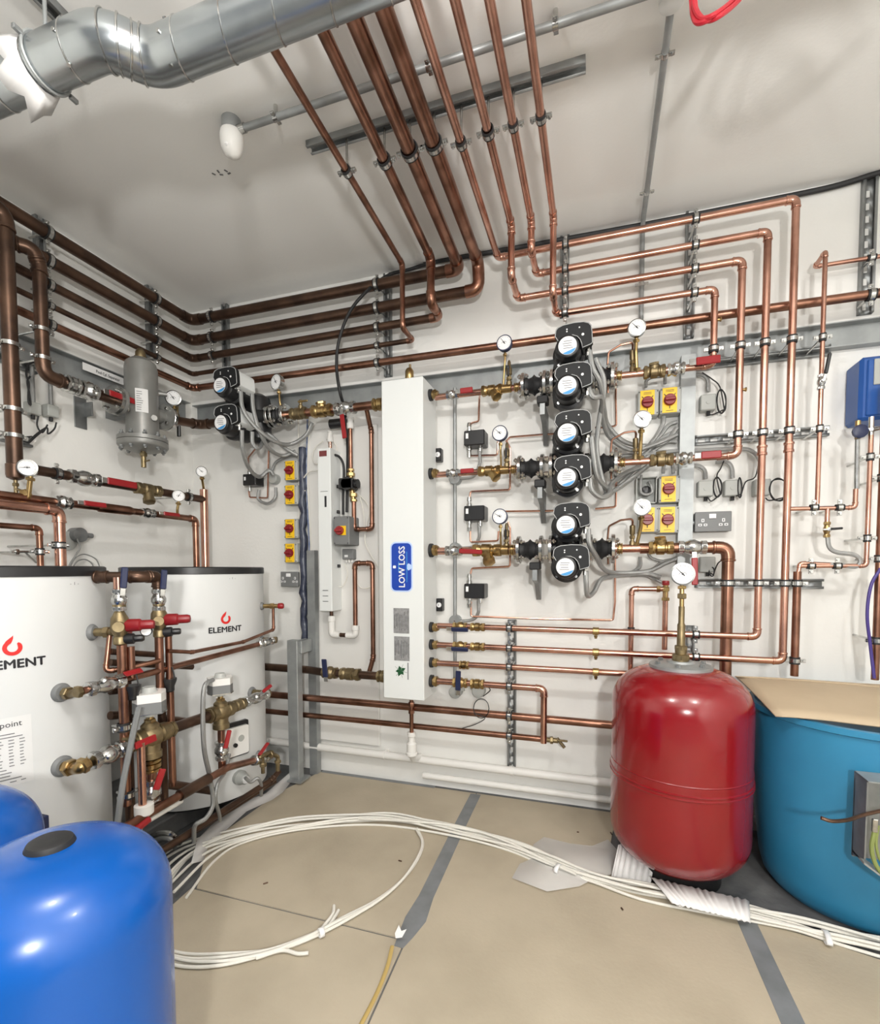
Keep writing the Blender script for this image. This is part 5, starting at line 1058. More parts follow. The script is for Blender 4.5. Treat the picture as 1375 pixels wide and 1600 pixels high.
# ================================================================== left wall
def lw(px, py, X): return W(px, py, X)
# tall capped vertical A
XA = -2.20; a0 = lw(10, 345, XA); a1 = lw(22, 745, XA); yA = (lw(10, 400, XA).y+lw(22, 700, XA).y)/2
zA0 = a1.z; zA1 = lw(10, 332, XA).z
pipe('thick dark copper drop pipe at the left edge with capped end', [V(XA, yA, zA0), V(XA, yA, zA1), V(XA-.03, yA-.35, zA1-.01)], .027, 'copperd')
t = thing('end_cap', 'copper end cap with small drain cock under the thick left drop pipe', 'end cap', V(XA, yA, zA0-.06))
part(t, 'cap', 'copperd', MB().lathe(V(XA, yA, zA0-.012), PZ, [(.012, 0), (.028, .008), (.0305, .02), (.0305, .06), (.028, .062)], 20)); part(t, 'cock', 'brassd', MB().cyl(V(XA, yA, zA0-.012), V(XA, yA, zA0-.065), .007).nut(V(XA, yA, zA0-.03), PZ, .012, .012).cyl(V(XA-.004, yA, zA0-.045), V(XA+.03, yA, zA0-.055), .005))
for py, ds in ((540, 'upper'), (640, 'middle'), (681, 'lower')): clip(f'{ds} steel clip round the thick drop pipe at the left edge', V(XA, yA, lw(20, py, XA).z), PZ, (1, 0, 0), .027, XA-XL, 'left wall clips', rubber=False)
# hooked vertical B into the separator line
XB = -2.23; b_t = lw(57, 405, XB); yB = (lw(60, 420, XB).y+lw(68, 560, XB).y)/2; zs_l = lw(95, 594, XB).z; zsep = (lw(95, 594, XB).z+lw(160, 620, XB).z)/2
pz1 = lw(60, 396, XB).z
sy = lw(222, 640, XB).y
pipe('hooked dark copper pipe turning into the grey separator', [V(XC, yB-.13, pz1), V(XB, yB-.02, pz1+.01), V(XB, yB, pz1-.05), V(XB, yB, zsep), V(XB, sy-.12, zsep)], .025, 'copperd', bend=1.9)
for py, ds in ((516, 'upper'), (560, 'lower')): clip(f'{ds} steel clip round the hooked dark pipe', V(XB, yB, lw(66, py, XB).z), PZ, (1, 0, 0), .025, XB-XL, 'left wall clips', rubber=False)
L_ = lambda px, z=None, X=XB: V(X, lw(px, 620, X).y, zsep if z is None else z)
union('large steel union where the hooked pipe turns to the separator', L_(100), L_(122), .026, 'steel')
ball_valve('steel ball valve with short red lever left of the grey separator', L_(124), L_(150), .026, V(0, 1, 0), V(1, 0, .1), .13, start=.04, lw=.028)
# separator
sc_ = V(XB, sy, 0); zt3 = lw(222, 560, XB+.02).z; zb3 = lw(222, 685, XB+.02).z; RS = .075
t = thing('dirt_separator', 'grey steel air and dirt separator vessel on the left wall', 'separator', V(XB, sy, zb3-.05))
part(t, 'vessel', 'castgrey', MB().lathe(V(XB, sy, zb3), PZ, [(RS, 0), (RS, zt3-zb3-.05), (RS*.92, zt3-zb3-.02), (RS*.6, zt3-zb3+.0), (.024, zt3-zb3+.01)], 32), 'grey enamelled vessel')
part(t, 'base_flange', 'castgrey', MB().lathe(V(XB, sy, zb3-.03), PZ, [(.06, -.03), (RS+.035, -.012), (RS+.04, -.005), (RS+.04, .014), (RS+.035, .016), (RS+.04, .018), (RS+.04, .036), (RS, .042)], 32))
for i in range(10):
    a = i*2*PI/10; q = V(XB+math.cos(a)*(RS+.024), sy+math.sin(a)*(RS+.024), zb3-.06); part(t, 'bolt', 'galvd', MB().cyl(q, q+V(0, 0, .09), .006, seg=8).nut(q+V(0, 0, .012), PZ, .011, .01).nut(q+V(0, 0, .075), PZ, .011, .01))
part(t, 'top_vent', 'brassd', MB().lathe(V(XB, sy, zt3), PZ, [(.03, 0), (.03, .012), (.024, .014), (.024, .035), (.015, .05), (.008, .055)], 16))
part(t, 'drain', 'brassd', MB().cyl(V(XB, sy, zb3-.05), V(XB, sy, zb3-.14), .012).nut(V(XB, sy, zb3-.075), PZ, .018, .02).cyl(V(XB, sy, zb3-.11), V(XB+.05, sy-.01, zb3-.11), .004))
for s_, ds in ((-1, 'inlet'), (1, 'outlet')):
    part(t, ds+'_branch', 'castgrey', MB().lathe(V(XB, sy, zsep), V(0, s_, 0), [(.032, .05), (.032, .085), (.032, .12), (.068, .125), (.068, .142)], 26))
    part(t, ds+'_flange', 'steel', MB().lathe(V(XB, sy, zsep), V(0, s_, 0), [(.066, .144), (.068, .146), (.068, .162), (.03, .164)], 26))
    for i in range(4):
        a = PI/4+i*PI/2; q = V(XB+math.cos(a)*.053, sy, zsep+math.sin(a)*.053); part(t, 'flange_bolt', 'steel', MB().cyl(q+V(0, s_*.108, 0), q+V(0, s_*.18, 0), .0055, seg=8).nut(q+V(0, s_*.114, 0), V(0, 1, 0), .010, .009).nut(q+V(0, s_*.17, 0), V(0, 1, 0), .010, .009))
# paper label on vessel
lbm = MB(); hN = 6
for i in range(hN+1):
    a = -1.10+i*.75/hN; p_ = V(XB+math.cos(a)*(RS+.001), sy+math.sin(a)*(RS+.001), 0); lbm.v += [p_+V(0, 0, zb3+.12), p_+V(0, 0, zb3+.235)]
lbm.f = [(2*i, 2*i+2, 2*i+3, 2*i+1) for i in range(hN)]; lb_o = part(t, 'label', 'paper', lbm)
lt = MB()
for j in range(9):
    a0 = -1.02; w_ = random.uniform(.2, .5); q = [V(XB+math.cos(a0+w_*k/3)*(RS+.0018), sy+math.sin(a0+w_*k/3)*(RS+.0018), zb3+.13+.011*j) for k in range(4)]
    for k in range(3): lt.add([q[k], q[k+1], q[k+1]+V(0, 0, .003), q[k]+V(0, 0, .003)], [(0, 1, 2, 3)])
part(t, 'label_print', 'inkgrey', lt)
part(t, 'wall_bracket', 'galvd', MB().box((XL+.08, sy, zsep), (.16, .05, .06)))
part(t, 'pocket_plug', 'castgrey', MB().cyl(V(XB+.05, sy+.02, zb3+.10), V(XB+.09, sy-.01, zb3+.10), .014).cyl(V(XB+.03, sy+.05, zb3+.25), V(XB+.07, sy+.09, zb3+.25), .012))
# pipe from separator to the pump at the corner
e0 = V(XB, sy+.165, zsep); e1 = V(XB, D-OP, zsep); e2_ = V(lp_(362).x, D-OP, zl)
pipe('thick dark copper pipe from the separator round the corner to the corner pump', [e0, V(XB, D-OP, zl), e2_], .024, 'copperd')
g = V(XB+.05, lw(268, 622, XB+.05).y, lw(270, 622, XB+.05).z); g = W(271, 622, XB+.04)
gauge('round dial gauge just right of the grey separator', g, V(.55, -1, 0), .038, [g-V(0, -.01, .036), V(g.x-.01, g.y, g.z-.10), V(XB, g.y+.005, zsep+.02)], 2.2, sr=.005)
t = thing('test_point', 'brass cock right of the grey separator beside the dial gauge', 'cock', V(XB, g.y+.06, zsep)); part(t, 'body', 'brassd', MB().lathe(V(XB, g.y+.06, zsep), PZ, [(.014, .0), (.014, .04), (.009, .045), (.009, .085), (.005, .09)], 12)); part(t, 'lever', 'black', MB().cbox(V(XB+.02, g.y+.05, zsep-.055), (.02, .014, .06), .003))
# left side small boxes
for (px, py, ds, oy) in ((57, 638, 'left', 0), (85, 642, 'right', 0)):
    c = W(px, py, XL+.05); t = thing('junction_box', f'{ds} of the two small grey boxes under the left wall channel', 'junction box', V(XL, c.y, c.z-.035), 'left wall junction boxes')
    part(t, 'box', 'lgrey', MB().cbox((XL+.025, c.y, c.z), (.045, .05, .055), .004)); part(t, 'conduit', 'conduit', MB().cyl((XL+.03, c.y, c.z+.026), (XL+.03, c.y, lw(px, 570, XL+.03).z), .009, seg=10))
    part(t, 'gland', 'rubber', MB().cyl((XL+.025, c.y, c.z-.026), (XL+.025, c.y, c.z-.045), .008, seg=8))
def lhose(label, pts, X, r=.003, m='rubber', nm='wire', cat='wire'): return hose(label, [W(x, y, XL+(o if o else X)) for x, y, o in [(q+(None,))[:3] for q in pts]], r, m, cat, nm, 5)
lhose('black wire bunch hanging at the left wall above the two small boxes', [(55, 565), (44, 570), (41, 585), (45, 600), (44, 625), (48, 632), (45, 610), (43, 595), (47, 588)], .06, .004, 'rubber', 'wire_coil')
lhose('black cable tied in a bundle below the two small boxes', [(60, 650), (58, 665), (66, 676), (74, 664), (70, 670), (55, 683), (45, 692), (55, 680), (73, 668), (75, 678), (85, 670), (88, 660)], .06, .0035, 'rubber', 'wire_coil')
lhose('black wire leaving the tied bundle to the left wall boxes', [(50, 682), (30, 684), (35, 688), (45, 692)], .06, .003)
c = W(35, 690, XL); strut('short horizontal rail on the left wall at the thick drop pipe', V(XL, c.y-.25, c.z), V(XL, W(46, 690, XL).y, c.z), PX)
c = W(35, 572, XL); strut('short horizontal rail on the left wall behind the hooked pipe', V(XL, c.y-.25, c.z), V(XL, W(53, 572, XL).y, c.z), PX)
t = thing('angle_bracket', 'small steel angle bracket on the left wall below the separator valve', 'bracket', W(127, 645, XL)); c = W(127, 645, XL+.01); part(t, 'plate', 'galvd', MB().cbox((XL+.004, c.y, c.z), (.006, .06, .15), .001).cbox((XL+.03, c.y+.02, c.z+.02), (.06, .006, .07), .001))
# line G: gauge - valve - strainer - to vertical by the corner
XG = -2.20; zG = (lw(60, 734, XG).z+lw(305, 779, XG).z)/2
G_ = lambda px, X=XG: V(X, lw(px, 750, X).y, zG)
gv = G_(318)
pipe('dark copper pipe on the left wall with red lever valve above the cylinders', [V(XG, lw(35, 745, XG).y, zG), V(XG, gv.y, zG)], .0205, 'copperd', elbows=False)
pipe('copper riser in the corner behind the right white cylinder', [V(XG, gv.y, lw(318, 765, XG).z+.0), V(XG, gv.y, .95)], .0215, 'copper', elbows=False)
ball_valve('steel ball valve with red lever on the upper left wall pipe', G_(107), G_(155), .0215, V(0, 1, 0), V(1, 0, .0), .15, start=.05, lw=.032)
strainer('brass y strainer in the upper left wall pipe', G_(210), G_(250), .021, 'brassd', V(.25, -.15, -.7))
g = W(43, 731, XG+.06); gauge('large round dial gauge at the left end of the upper left wall pipe', g, V(1, -.9, 0), .031, [g-V(0, -.01, .03), V(g.x-.02, g.y+.01, g.z-.12), W(40, 772, XG+.03)], PI+.05, sr=.009)
g = W(279, 775, XG+.05); gauge('round dial gauge on the lower left wall pipe near the corner', g, V(1, -.9, 0), .029, [g-V(0, 0, .029), V(g.x-.01, g.y, g.z-.07), W(277, 808, XG+.03)], 1.0, sr=.007)
g = W(315, 737, XG+.03); gauge('round dial gauge on top of the corner riser', g, V(1, -1, 0), .028, [g-V(0, 0, .028), V(XG, gv.y, g.z-.09), V(XG, gv.y, g.z-.14)], 2.4, sr=.007)
for (px, ds) in ((89, 'left'), (294, 'right')): clip(f'{ds} steel clip on the upper left wall pipe', G_(px), (0, 1, 0), (1, 0, 0), .0205, XG-XL, 'left wall clips')
# line H below
XH = -2.17; zH = (lw(90, 786, XH).z+lw(290, 808, XH).z)/2
H_ = lambda px, z=None: V(XH, lw(px, 795, XH).y, zH if z is None else z)
hv = H_(305)
pipe('copper pipe on the left wall below the other, dropping at the corner', [V(XH, .75, zH), V(XH, hv.y, zH), V(XH, hv.y, .95)], .0165, 'copperm')
zH2 = lw(40, 792, XH+.02).z
pipe('thick copper pipe along the left wall behind the left white cylinder top', [V(XH+.03, .75, zH2), V(XH+.03, lw(92, 795, XH+.03).y, zH2), V(XH+.03, lw(92, 795, XH+.03).y, .95)], .0205, 'copper')
ball_valve('steel ball valve with red lever on the lower left wall pipe, left one', H_(84), H_(110), .019, V(0, 1, 0), V(1, 0, .1), .10, start=.04, lw=.022)
ball_valve('steel ball valve with red lever on the lower left wall pipe, right one', H_(220), H_(240), .016, V(0, 1, 0), V(1, 0, .1), .10, start=.04, lw=.020)
tag(MB().lathe(H_(152), (0, 1, 0), [(.0165, 0), (.022, .01), (.022, .16), (.0165, .18)], 16).build('pipe_coupling', 'copperm'), 'thicker copper coupling in the middle of the lower left wall pipe', 'coupling')
zI = lw(30, 823, XH).z; yI = lw(62, 850, XH).y
pipe('small copper pipe above the left white cylinder bending down', [V(XH, .75, zI), V(XH, yI, zI), V(XH, yI, .95)], .0115, 'copperm')
clip('small steel clip on the bending copper pipe above the left cylinder', V(XH, yI, lw(62, 862, XH).z), PZ, (1, 0, 0), .0115, XH-XL, 'left wall clips')
clip('steel clip on the thick copper drop above the left cylinder', V(XH+.03, lw(92, 850, XH+.03).y, lw(92, 852, XH+.03).z), PZ, (1, 0, 0), .0205, XH+.03-XL, 'left wall clips')
c = W(17, 862, XH-.05); e = W(52, 862, XH-.05); t = thing('clip_rod', 'horizontal threaded rod with clips above the left white cylinder', 'rod', c); part(t, 'rod', 'steel', MB().cyl(c, e, .005).nut(c+V(0, .02, 0), V(0, 1, 0), .012, .014).cyl(c+V(0, .05, 0), c+V(-.08, .14, -.04), .004))
c = W(115, 836, XL); t = thing('conduit_box', 'round grey conduit box with wires on the left wall over the cylinders', 'conduit box', c); part(t, 'body', 'grey', MB().lathe(c, (1, 0, 0), [(.035, 0), (.035, .05), (.03, .053)], 20).cyl(c+V(.03, 0, 0), c+V(.03, .07, 0), .012)); part(t, 'rear_plate', 'lgrey', MB().lathe(c+V(0, -.04, -.03), (1, 0, 0), [(.045, 0), (.045, .02)], 20))
lhose('grey wire dropping from the round box over the cylinders', [(120, 842), (125, 855), (118, 868), (110, 880), (107, 890)], .06, .004, 'conduit')
lhose('grey wire arching from behind the left cylinder to the right, outer', [(110, 885), (118, 872), (132, 866), (150, 874), (157, 890)], .06, .003, 'conduit')
lhose('grey wire arching from behind the left cylinder to the right, inner', [(112, 890), (120, 878), (132, 874), (143, 880), (147, 890)], .06, .003, 'conduit')
# ================================================================== white cylinders
C1 = (-1.93, 1.09); C2 = (-1.93, 1.97); RT = .32; TT = 1.195; TB = .10
def wrap(c, ang, z0, u, v, off=.0012, r=RT): a = ang+u/(r+off); return V(c[0]+math.cos(a)*(r+off), c[1]+math.sin(a)*(r+off), z0+v)
def cyl_patch(c, ang, z0, poly_u, poly_v, off=.001, n=10, r=RT):
    mb = MB()
    for i in range(n+1):
        u = poly_u[0]+(poly_u[1]-poly_u[0])*i/n; mb.v += [wrap(c, ang, z0, u, poly_v[0], off, r), wrap(c, ang, z0, u, poly_v[1], off, r)]
    mb.f = [(2*i, 2*i+2, 2*i+3, 2*i+1) for i in range(n)]; return mb
def hit(px, py, c, r=RT): p = cylhit(px, py, c, r); return math.atan2(p.y-c[1], p.x-c[0]), p.z, p
def tank(label, c, logo_px, ds):
    t = thing('hot_water_cylinder', label, 'water cylinder', V(c[0], c[1], TB-.01), 'white hot water cylinders')
    part(t, 'casing', 'tank', MB().lathe((c[0], c[1], TB), PZ, [(RT-.01, 0), (RT, .006), (RT, TT-TB-.025)], 72), 'white sheet casing')
    part(t, 'lid', 'black', MB().lathe((c[0], c[1], TT-.026), PZ, [(RT+.002, 0), (RT+.005, .002), (RT+.005, .030), (RT-.002, .034), (.0, .036)], 72), 'black lid')
    part(t, 'base_ring', 'rubber', MB().lathe((c[0], c[1], TB-.01), PZ, [(RT-.02, 0), (RT-.02, .012)], 48))
    a, z, _ = hit(*logo_px, c)
    tx = MB(); vs, fs = bold(*text2d('ELEMENT'), .034); S = .036
    tx.add([wrap(c, a, z-.034, x*S*1.05, y*S) for x, y in vs], fs)
    k = part(t, 'lettering', 'ink', tx)
    fl = MB(); n = 30; R0 = .0205; pr = []
    for i in range(n+1):
        th = math.radians(48)-math.radians(268)*i/n; ri = .60 if i > 2 else .66+.04*(2-i); ro = 1.12 if i > 2 else 1.10-.05*(2-i); pr.append(((math.cos(th)*ri, math.sin(th)*ri), (math.cos(th)*ro, math.sin(th)*ro)))
    pr += [((-.34, .52), (-.72, .98)), ((-.20, .62), (-.52, 1.18)), ((-.10, .76), (-.28, 1.40)), ((.0, 1.0), (-.06, 1.58)), ((.10, 1.35), (.12, 1.78))]
    for (x0, y0), (x1, y1) in pr: fl.v += [wrap(c, a, z+.026, x0*R0, y0*R0), wrap(c, a, z+.026, x1*R0, y1*R0)]
    fl.f = [(2*i, 2*i+1, 2*i+3, 2*i+2) for i in range(len(pr)-1)]
    part(t, 'flame_emblem', 'logored', fl)
    return t
T1 = tank('white hot water cylinder with black lid at the left edge', C1, (20, 1026), 'left')
T2 = tank('white hot water cylinder with black lid in the room corner', C2, (353, 976), 'right')
a, z, _ = hit(22, 1120, C1); a2, z2, _ = hit(46, 1215, C1)
pa_ = part(T1, 'data_label', 'paper', cyl_patch(C1, a2, z2, (-.135, .01), (-.01, z-z2), .0008, 14))
tx = MB(); vs, fs = text2d('Dutypoint'); tx.add([wrap(C1, a2, z-.028, -.062+x*.024, y*.024, .0018) for x, y in vs], fs)
part(pa_, 'label_heading', 'ink', tx)
tx = MB()
for j in range(16):
    v0 = z-.05-j*.0095
    if v0 < z2: break
    for (u0, u1) in ([(-.125, -.01)] if j in (0, 1, 11, 12, 13, 14) else [(-.125, -.09), (-.08, -.055), (-.045, -.03), (-.02, -.006)]):
        u1 = u0+(u1-u0)*random.uniform(.6, 1); m_ = 4
        for k in range(m_): tx.add([wrap(C1, a2, v0, u0+(u1-u0)*k/m_, 0, .0018), wrap(C1, a2, v0, u0+(u1-u0)*(k+1)/m_, 0, .0018), wrap(C1, a2, v0, u0+(u1-u0)*(k+1)/m_, .0026, .0018), wrap(C1, a2, v0, u0+(u1-u0)*k/m_, .0026, .0018)], [(0, 1, 2, 3)])
part(pa_, 'label_print', 'inkgrey', tx)
for (T, c, px, py) in ((T1, C1, 116, 914), (T2, C2, 363, 905)):
    a, z, _ = hit(px, py, c); tx = MB(); vs, fs = text2d('- 1 -'); tx.add([wrap(c, a, z, x*.02, y*.014, .0015) for x, y in vs], fs); part(T, 'small_mark', 'inkgrey', tx)
# immersion cover on right cylinder
a, z, p = hit(366, 1155, C2); nrm = V(math.cos(a), math.sin(a), 0); uu, vv_, nn = frame(nrm)
t = part(T2, 'thermostat_cover', 'black', MB().prism(rrect(.135, .165, .008), p+nn*.012, uu, vv_, nn, .03), 'black recessed thermostat surround')
part(t, 'white_panel', 'whitep', MB().prism(rrect(.118, .135, .008), p+nn*.026-vv_*.005, uu, vv_, nn, .014)); part(t, 'knob', 'black', MB().disc(p+nn*.026-uu*.012-vv_*.02, nn, .010, .008, 14)); part(t, 'logo_disc', 'lgrey', MB().disc(p+nn*.026+uu*.02+vv_*.005, nn, .016, .001, 18))
# bosses
def boss(T, c, px, py, r=.03, ds=''):
    a, z, p = hit(px, py, c); n = V(math.cos(a), math.sin(a), 0)
    part(T, 'boss_collar', 'grey', MB().lathe(p, n, [(r, -.01), (r, .004), (r*.8, .012), (r*.45, .013)], 22), 'grey rubber collar'); return p, n
XF = -1.50         # plane of the pipework in front of the cylinders
def f(px, py, X=XF): return W(px, py, X)
# left cylinder, middle boss -> long pipe to right cylinder
p1, n1 = boss(T1, C1, 95, 1082); p2 = f(130, 1078); 
e_a = f(182, 1066); pr2, nr2 = boss(T2, C2, 408, 1000, .022)
lz_ = (f(135, 1077).z+f(182, 1067).z)/2
yv = [f(x, y).y for x, y in ((120, 1080), (150, 1075), (182, 1066), (250, 1052), (300, 1040), (395, 1015))]
pE = pr2+nr2*.07
t = thing('tank_fitting', 'brass elbow from the middle collar of the left cylinder', 'fitting', p1); part(t, 'body', 'brassd', MB().tube(fillet([p1, p1+n1*.05, f(128, 1080)], .03)[0], .013, 12).nut(p1+n1*.03, n1, .02, .02).nut(f(122, 1081), f(130, 1079)-f(122, 1081), .019, .015))
a0 = f(128, 1080); dd = (pE-a0)
def on(tt): return a0+dd*tt
pipe('long thin sloping copper pipe between the middle collars of both cylinders', [a0, on(.97), pE-V(0, 0, .0)], .0115, 'copperm', elbows=False)
ball_valve('steel ball valve with red lever at the middle collar of the left cylinder', on(.015), on(.14), .016, dd, V(.5, -.5, .5), .07, start=.055, lw=.02)
union('steel fitting at the upper collar of the right cylinder', on(.86), on(.98), .013, 'steel')
t = thing('tank_fitting', 'brass elbow at the upper collar of the right cylinder', 'fitting', pr2); part(t, 'body', 'brassd', MB().tube([pr2, pr2+nr2*.04, pE], .012, 12).nut(pE, nr2, .018, .02))
# lower boss -> valve -> three port valve -> pipe -> second valve -> right tank collar
p3, n3 = boss(T1, C1, 97, 1197, .033); b0 = f(138, 1192)
t = thing('tank_fitting', 'brass elbow from the lowest collar of the left cylinder', 'fitting', p3); part(t, 'body', 'brass', MB().tube(fillet([p3, p3+n3*.06, f(125, 1200), b0], .03)[0], .018, 12).nut(p3+n3*.035, n3, .026, .022).nut(f(130, 1196), V(0, 1, .2), .025, .018))
vA = f(235, 1150); pr3, nr3 = boss(T2, C2, 393, 1082, .028); vB = f(345, 1112); pF = pr3+nr3*.09
ball_valve('steel ball valve with red lever beside the lowest collar of the left cylinder', f(142, 1190), f(195, 1168), .019, f(195, 1168)-f(142, 1190), V(.7, -.5, .1), .085, start=.07, lw=.024)
union('dull brass union before the front motorised valve', f(196, 1166), f(222, 1154), .021, 'brassd')
def mvalve(label, c, sc, ax, hk=1.0):
    t = thing('motorised_valve', label, 'motorised valve', c, 'motorised mixing valves'); ax = ax.normalized()
    part(t, 'body', 'brassd', MB().lathe(c-ax*.065*sc, ax, [(.030*sc, 0), (.034*sc, .004), (.034*sc, .03*sc), (.028*sc, .034*sc), (.040*sc, .05*sc), (.042*sc, .08*sc), (.028*sc, .096*sc), (.034*sc, .1*sc), (.034*sc, .126*sc), (.03*sc, .13*sc)], 22)
         .lathe(c+V(0, 0, .05*sc), V(0, 0, -1), [(.02*sc, 0), (.03*sc, .01*sc), (.032*sc, .10*sc), (.036*sc, .104*sc), (.036*sc, .125*sc), (.028*sc, .13*sc)], 20))
    z_ = .055*sc; part(t, 'neck', 'brass', MB().cyl(c+V(0, 0, z_-.02), c+V(0, 0, z_+.02*hk), .012*sc).nut(c+V(0, 0, z_), PZ, .019*sc, .014))
    hx = [(-.052, -.012), (-.036, -.048), (.036, -.048), (.052, -.012), (.052, .03), (.030, .048), (-.030, .048), (-.052, .03)]
    b = c+V(0, 0, z_+.018*hk); rot = Matrix.Rotation(.85, 3, 'Z'); uu = rot @ PX; vv = rot @ V(0, 1, 0)
    hx = [(x*sc, y*sc) for x, y in hx]
    part(t, 'bracket', 'clear', MB().cyl(b, b+V(0, 0, .02), .022*sc)); 
    part(t, 'actuator_base', 'grey', MB().prism(hx, b+V(0, 0, .055*sc), uu, vv, PZ, .04*sc)); part(t, 'base_plate', 'steel', MB().prism([(x*1.05, y*1.05) for x, y in hx], b+V(0, 0, .018*sc), uu, vv, PZ, .004))
    part(t, 'actuator_cover', 'whitep', MB().prism([(x*.99, y*.99) for x, y in hx], b+V(0, 0, .085*sc), uu, vv, PZ, .03*sc)); part(t, 'top_knob', 'clear', MB().lathe(b+V(0, 0, .085*sc), PZ, [(.026*sc, 0), (.022*sc, .012), (.020*sc, .018*sc)], 18)); return t
axv = V(0, 1, 0)
mvalve('front motorised valve with grey and white head between the cylinders', vA, 1.0, vB-vA); mvalve('rear motorised valve with grey and white head before the corner cylinder', vB, .92, vB-vA)
pipe('thick brown copper pipe joining the two motorised valves', [vA+(vB-vA)*.13, vB-(vB-vA)*.1], .0205, 'copperd', elbows=False)
union('brass union behind the front motorised valve', vA+(vB-vA)*.13, vA+(vB-vA)*.28, .021, 'brassd')
union('brass union in front of the rear motorised valve', vB-(vB-vA)*.22, vB-(vB-vA)*.09, .022, 'brassd')
union('brass union behind the rear motorised valve', vB+(pF-vB)*.18, vB+(pF-vB)*.45, .018, 'brassd')
ball_valve('steel ball valve with red lever at the middle collar of the right cylinder', vB+(pF-vB)*.46, pF, .016, V(.1, 1, .35), V(.5, -.5, .3), .06, start=.02, lw=.016)
t = thing('tank_fitting', 'brass elbow at the middle collar of the right cylinder', 'fitting', pr3); part(t, 'body', 'brassd', MB().tube([pr3, pr3+nr3*.05, pF], .016, 12).nut(pF, nr3, .024, .02))
# drops below the valves
dA_ = V(vA.x, vA.y, f(243, 1262).z)
pipe('short copper drop under the front motorised valve', [vA-V(0, 0, .06), dA_], .017, 'copperm', elbows=False)
union('brass collar nut under the front motorised valve', V(vA.x, vA.y, f(237, 1185).z), V(vA.x, vA.y, f(237, 1205).z), .022, 'brass')
ball_valve('steel ball valve with upright red lever under the front motorised valve', V(vA.x, vA.y, f(240, 1258).z), V(vA.x, vA.y, f(240, 1215).z), .019, V(.25, .2, 1), V(.7, -.5, 0), .075, start=.005, lw=.022)
dB_ = V(vB.x, vB.y, f(345, 1210).z)
pipe('short copper drop under the rear motorised valve', [vB-V(0, 0, .06), dB_], .015, 'copperm', elbows=False)
ball_valve('steel ball valve with upright red lever under the rear motorised valve', V(vB.x, vB.y, f(345, 1188).z), V(vB.x, vB.y, f(345, 1158).z), .018, V(.1, .25, 1), V(.7, -.5, 0), .075, start=.0, lw=.018)
# lowest sloping pipe
s_a = f(190, 1296, XF+.04); s_b = V(vB.x+.03, vB.y, f(345, 1205, XF+.03).z); pr4, nr4 = boss(T2, C2, 403, 1180, .024); s_c = pr4+nr4*.07
pipe('sloping copper pipe low in front of the cylinders', [s_a, s_b, s_c], .015, 'copperm', elbows=False)
tag(MB().cyl(s_a+(s_b-s_a)*.48, s_a+(s_b-s_a)*.78, .021).build('pipe_coupling', 'copperd'), 'long thick coupling on the sloping pipe low in front of the cylinders', 'coupling')
union('steel valve body on the sloping pipe by the corner cylinder', s_b+(s_c-s_b)*.55, s_b+(s_c-s_b)*.9, .017, 'steel', kind='valve')
t = thing('red_lever', 'short red lever on the low fittings of the corner cylinder', 'lever', f(412, 1172)); part(t, 'bar', 'red', MB().cbox(f(412, 1170), (.018, .075, .009), .003, Matrix.Rotation(.5, 3, 'X'))); part(t, 'stem', 'brass', MB().cyl(f(409, 1174), f(407, 1184), .006))
q = [f(402, 1185), f(410, 1190), f(430, 1180), f(432, 1200), f(430, 1212)]
t = thing('drain_fittings', 'cluster of brass drain fittings at the foot of the corner cylinder', 'fitting', q[4]); part(t, 'upper_run', 'brassd', MB().tube(fillet([s_c, q[0]+V(0, 0, 0), f(420, 1176), f(434, 1182), f(434, 1206)], .02)[0], .0105, 10).nut(f(423, 1178), V(0, 1, 0), .018, .018).nut(f(434, 1190), PZ, .016, .014)); part(t, 'drop_cock', 'brassd', MB().cyl(f(410, 1183), f(411, 1208), .009).nut(f(411, 1195), PZ, .016, .02))
pipe('dark copper pipe low beside the corner cylinder running along the floor channel', [f(436, 1205), f(425, 1218), V(-1.60, 1.25, .10)], .0135, 'copperd')
pipe('second dark copper pipe on the floor under the pipework', [V(-1.62, 2.15, .07), V(-1.66, 1.0, .07)], .0165, 'copperd')
# drain boss with red cap on right tank
prd, nrd = boss(T2, C2, 408, 947, .020); tt_ = f(428, 948, -1.58)
pd = prd+nrd*.055
t = thing('relief_valve', 'brass relief valve with red cap at upper right of the corner cylinder', 'valve', pd); part(t, 'body', 'brass', MB().cyl(prd, pd+nrd*.03, .011).nut(pd, nrd, .016, .02)); part(t, 'cap', 'red', MB().lathe(pd+nrd*.03, nrd, [(.013, 0), (.015, .003), (.015, .022), (.011, .028)], 12))
pq = pd+nrd*.005
pipe('thin copper discharge pipe from the red capped valve of the corner cylinder', [pq, V(pq.x, pq.y, f(421, 985, pq.x).z), f(380, 1003, -1.53), f(300, 1019, XF), f(262, 1017, XF)], .0075, 'copperm')
# boss with red cap on left tank
prl, nrl = boss(T1, C1, 143, 988, .028); pd = prl+nrl*.07
t = thing('relief_valve', 'brass relief valve with red cap on the left cylinder collar', 'valve', pd); part(t, 'body', 'brassd', MB().cyl(prl, pd+nrl*.02, .014).nut(pd-nrl*.02, nrl, .02, .02)); part(t, 'cap', 'red', MB().lathe(pd+nrl*.015, nrl, [(.017, 0), (.019, .003), (.019, .035), (.014, .04)], 14))
pipe('copper discharge pipe hooking below the left cylinder relief valve', [pd-nrl*.01, f(165, 1049, pd.x), f(205, 1043, -1.53), f(250, 1032, XF)], .0085, 'copperm')
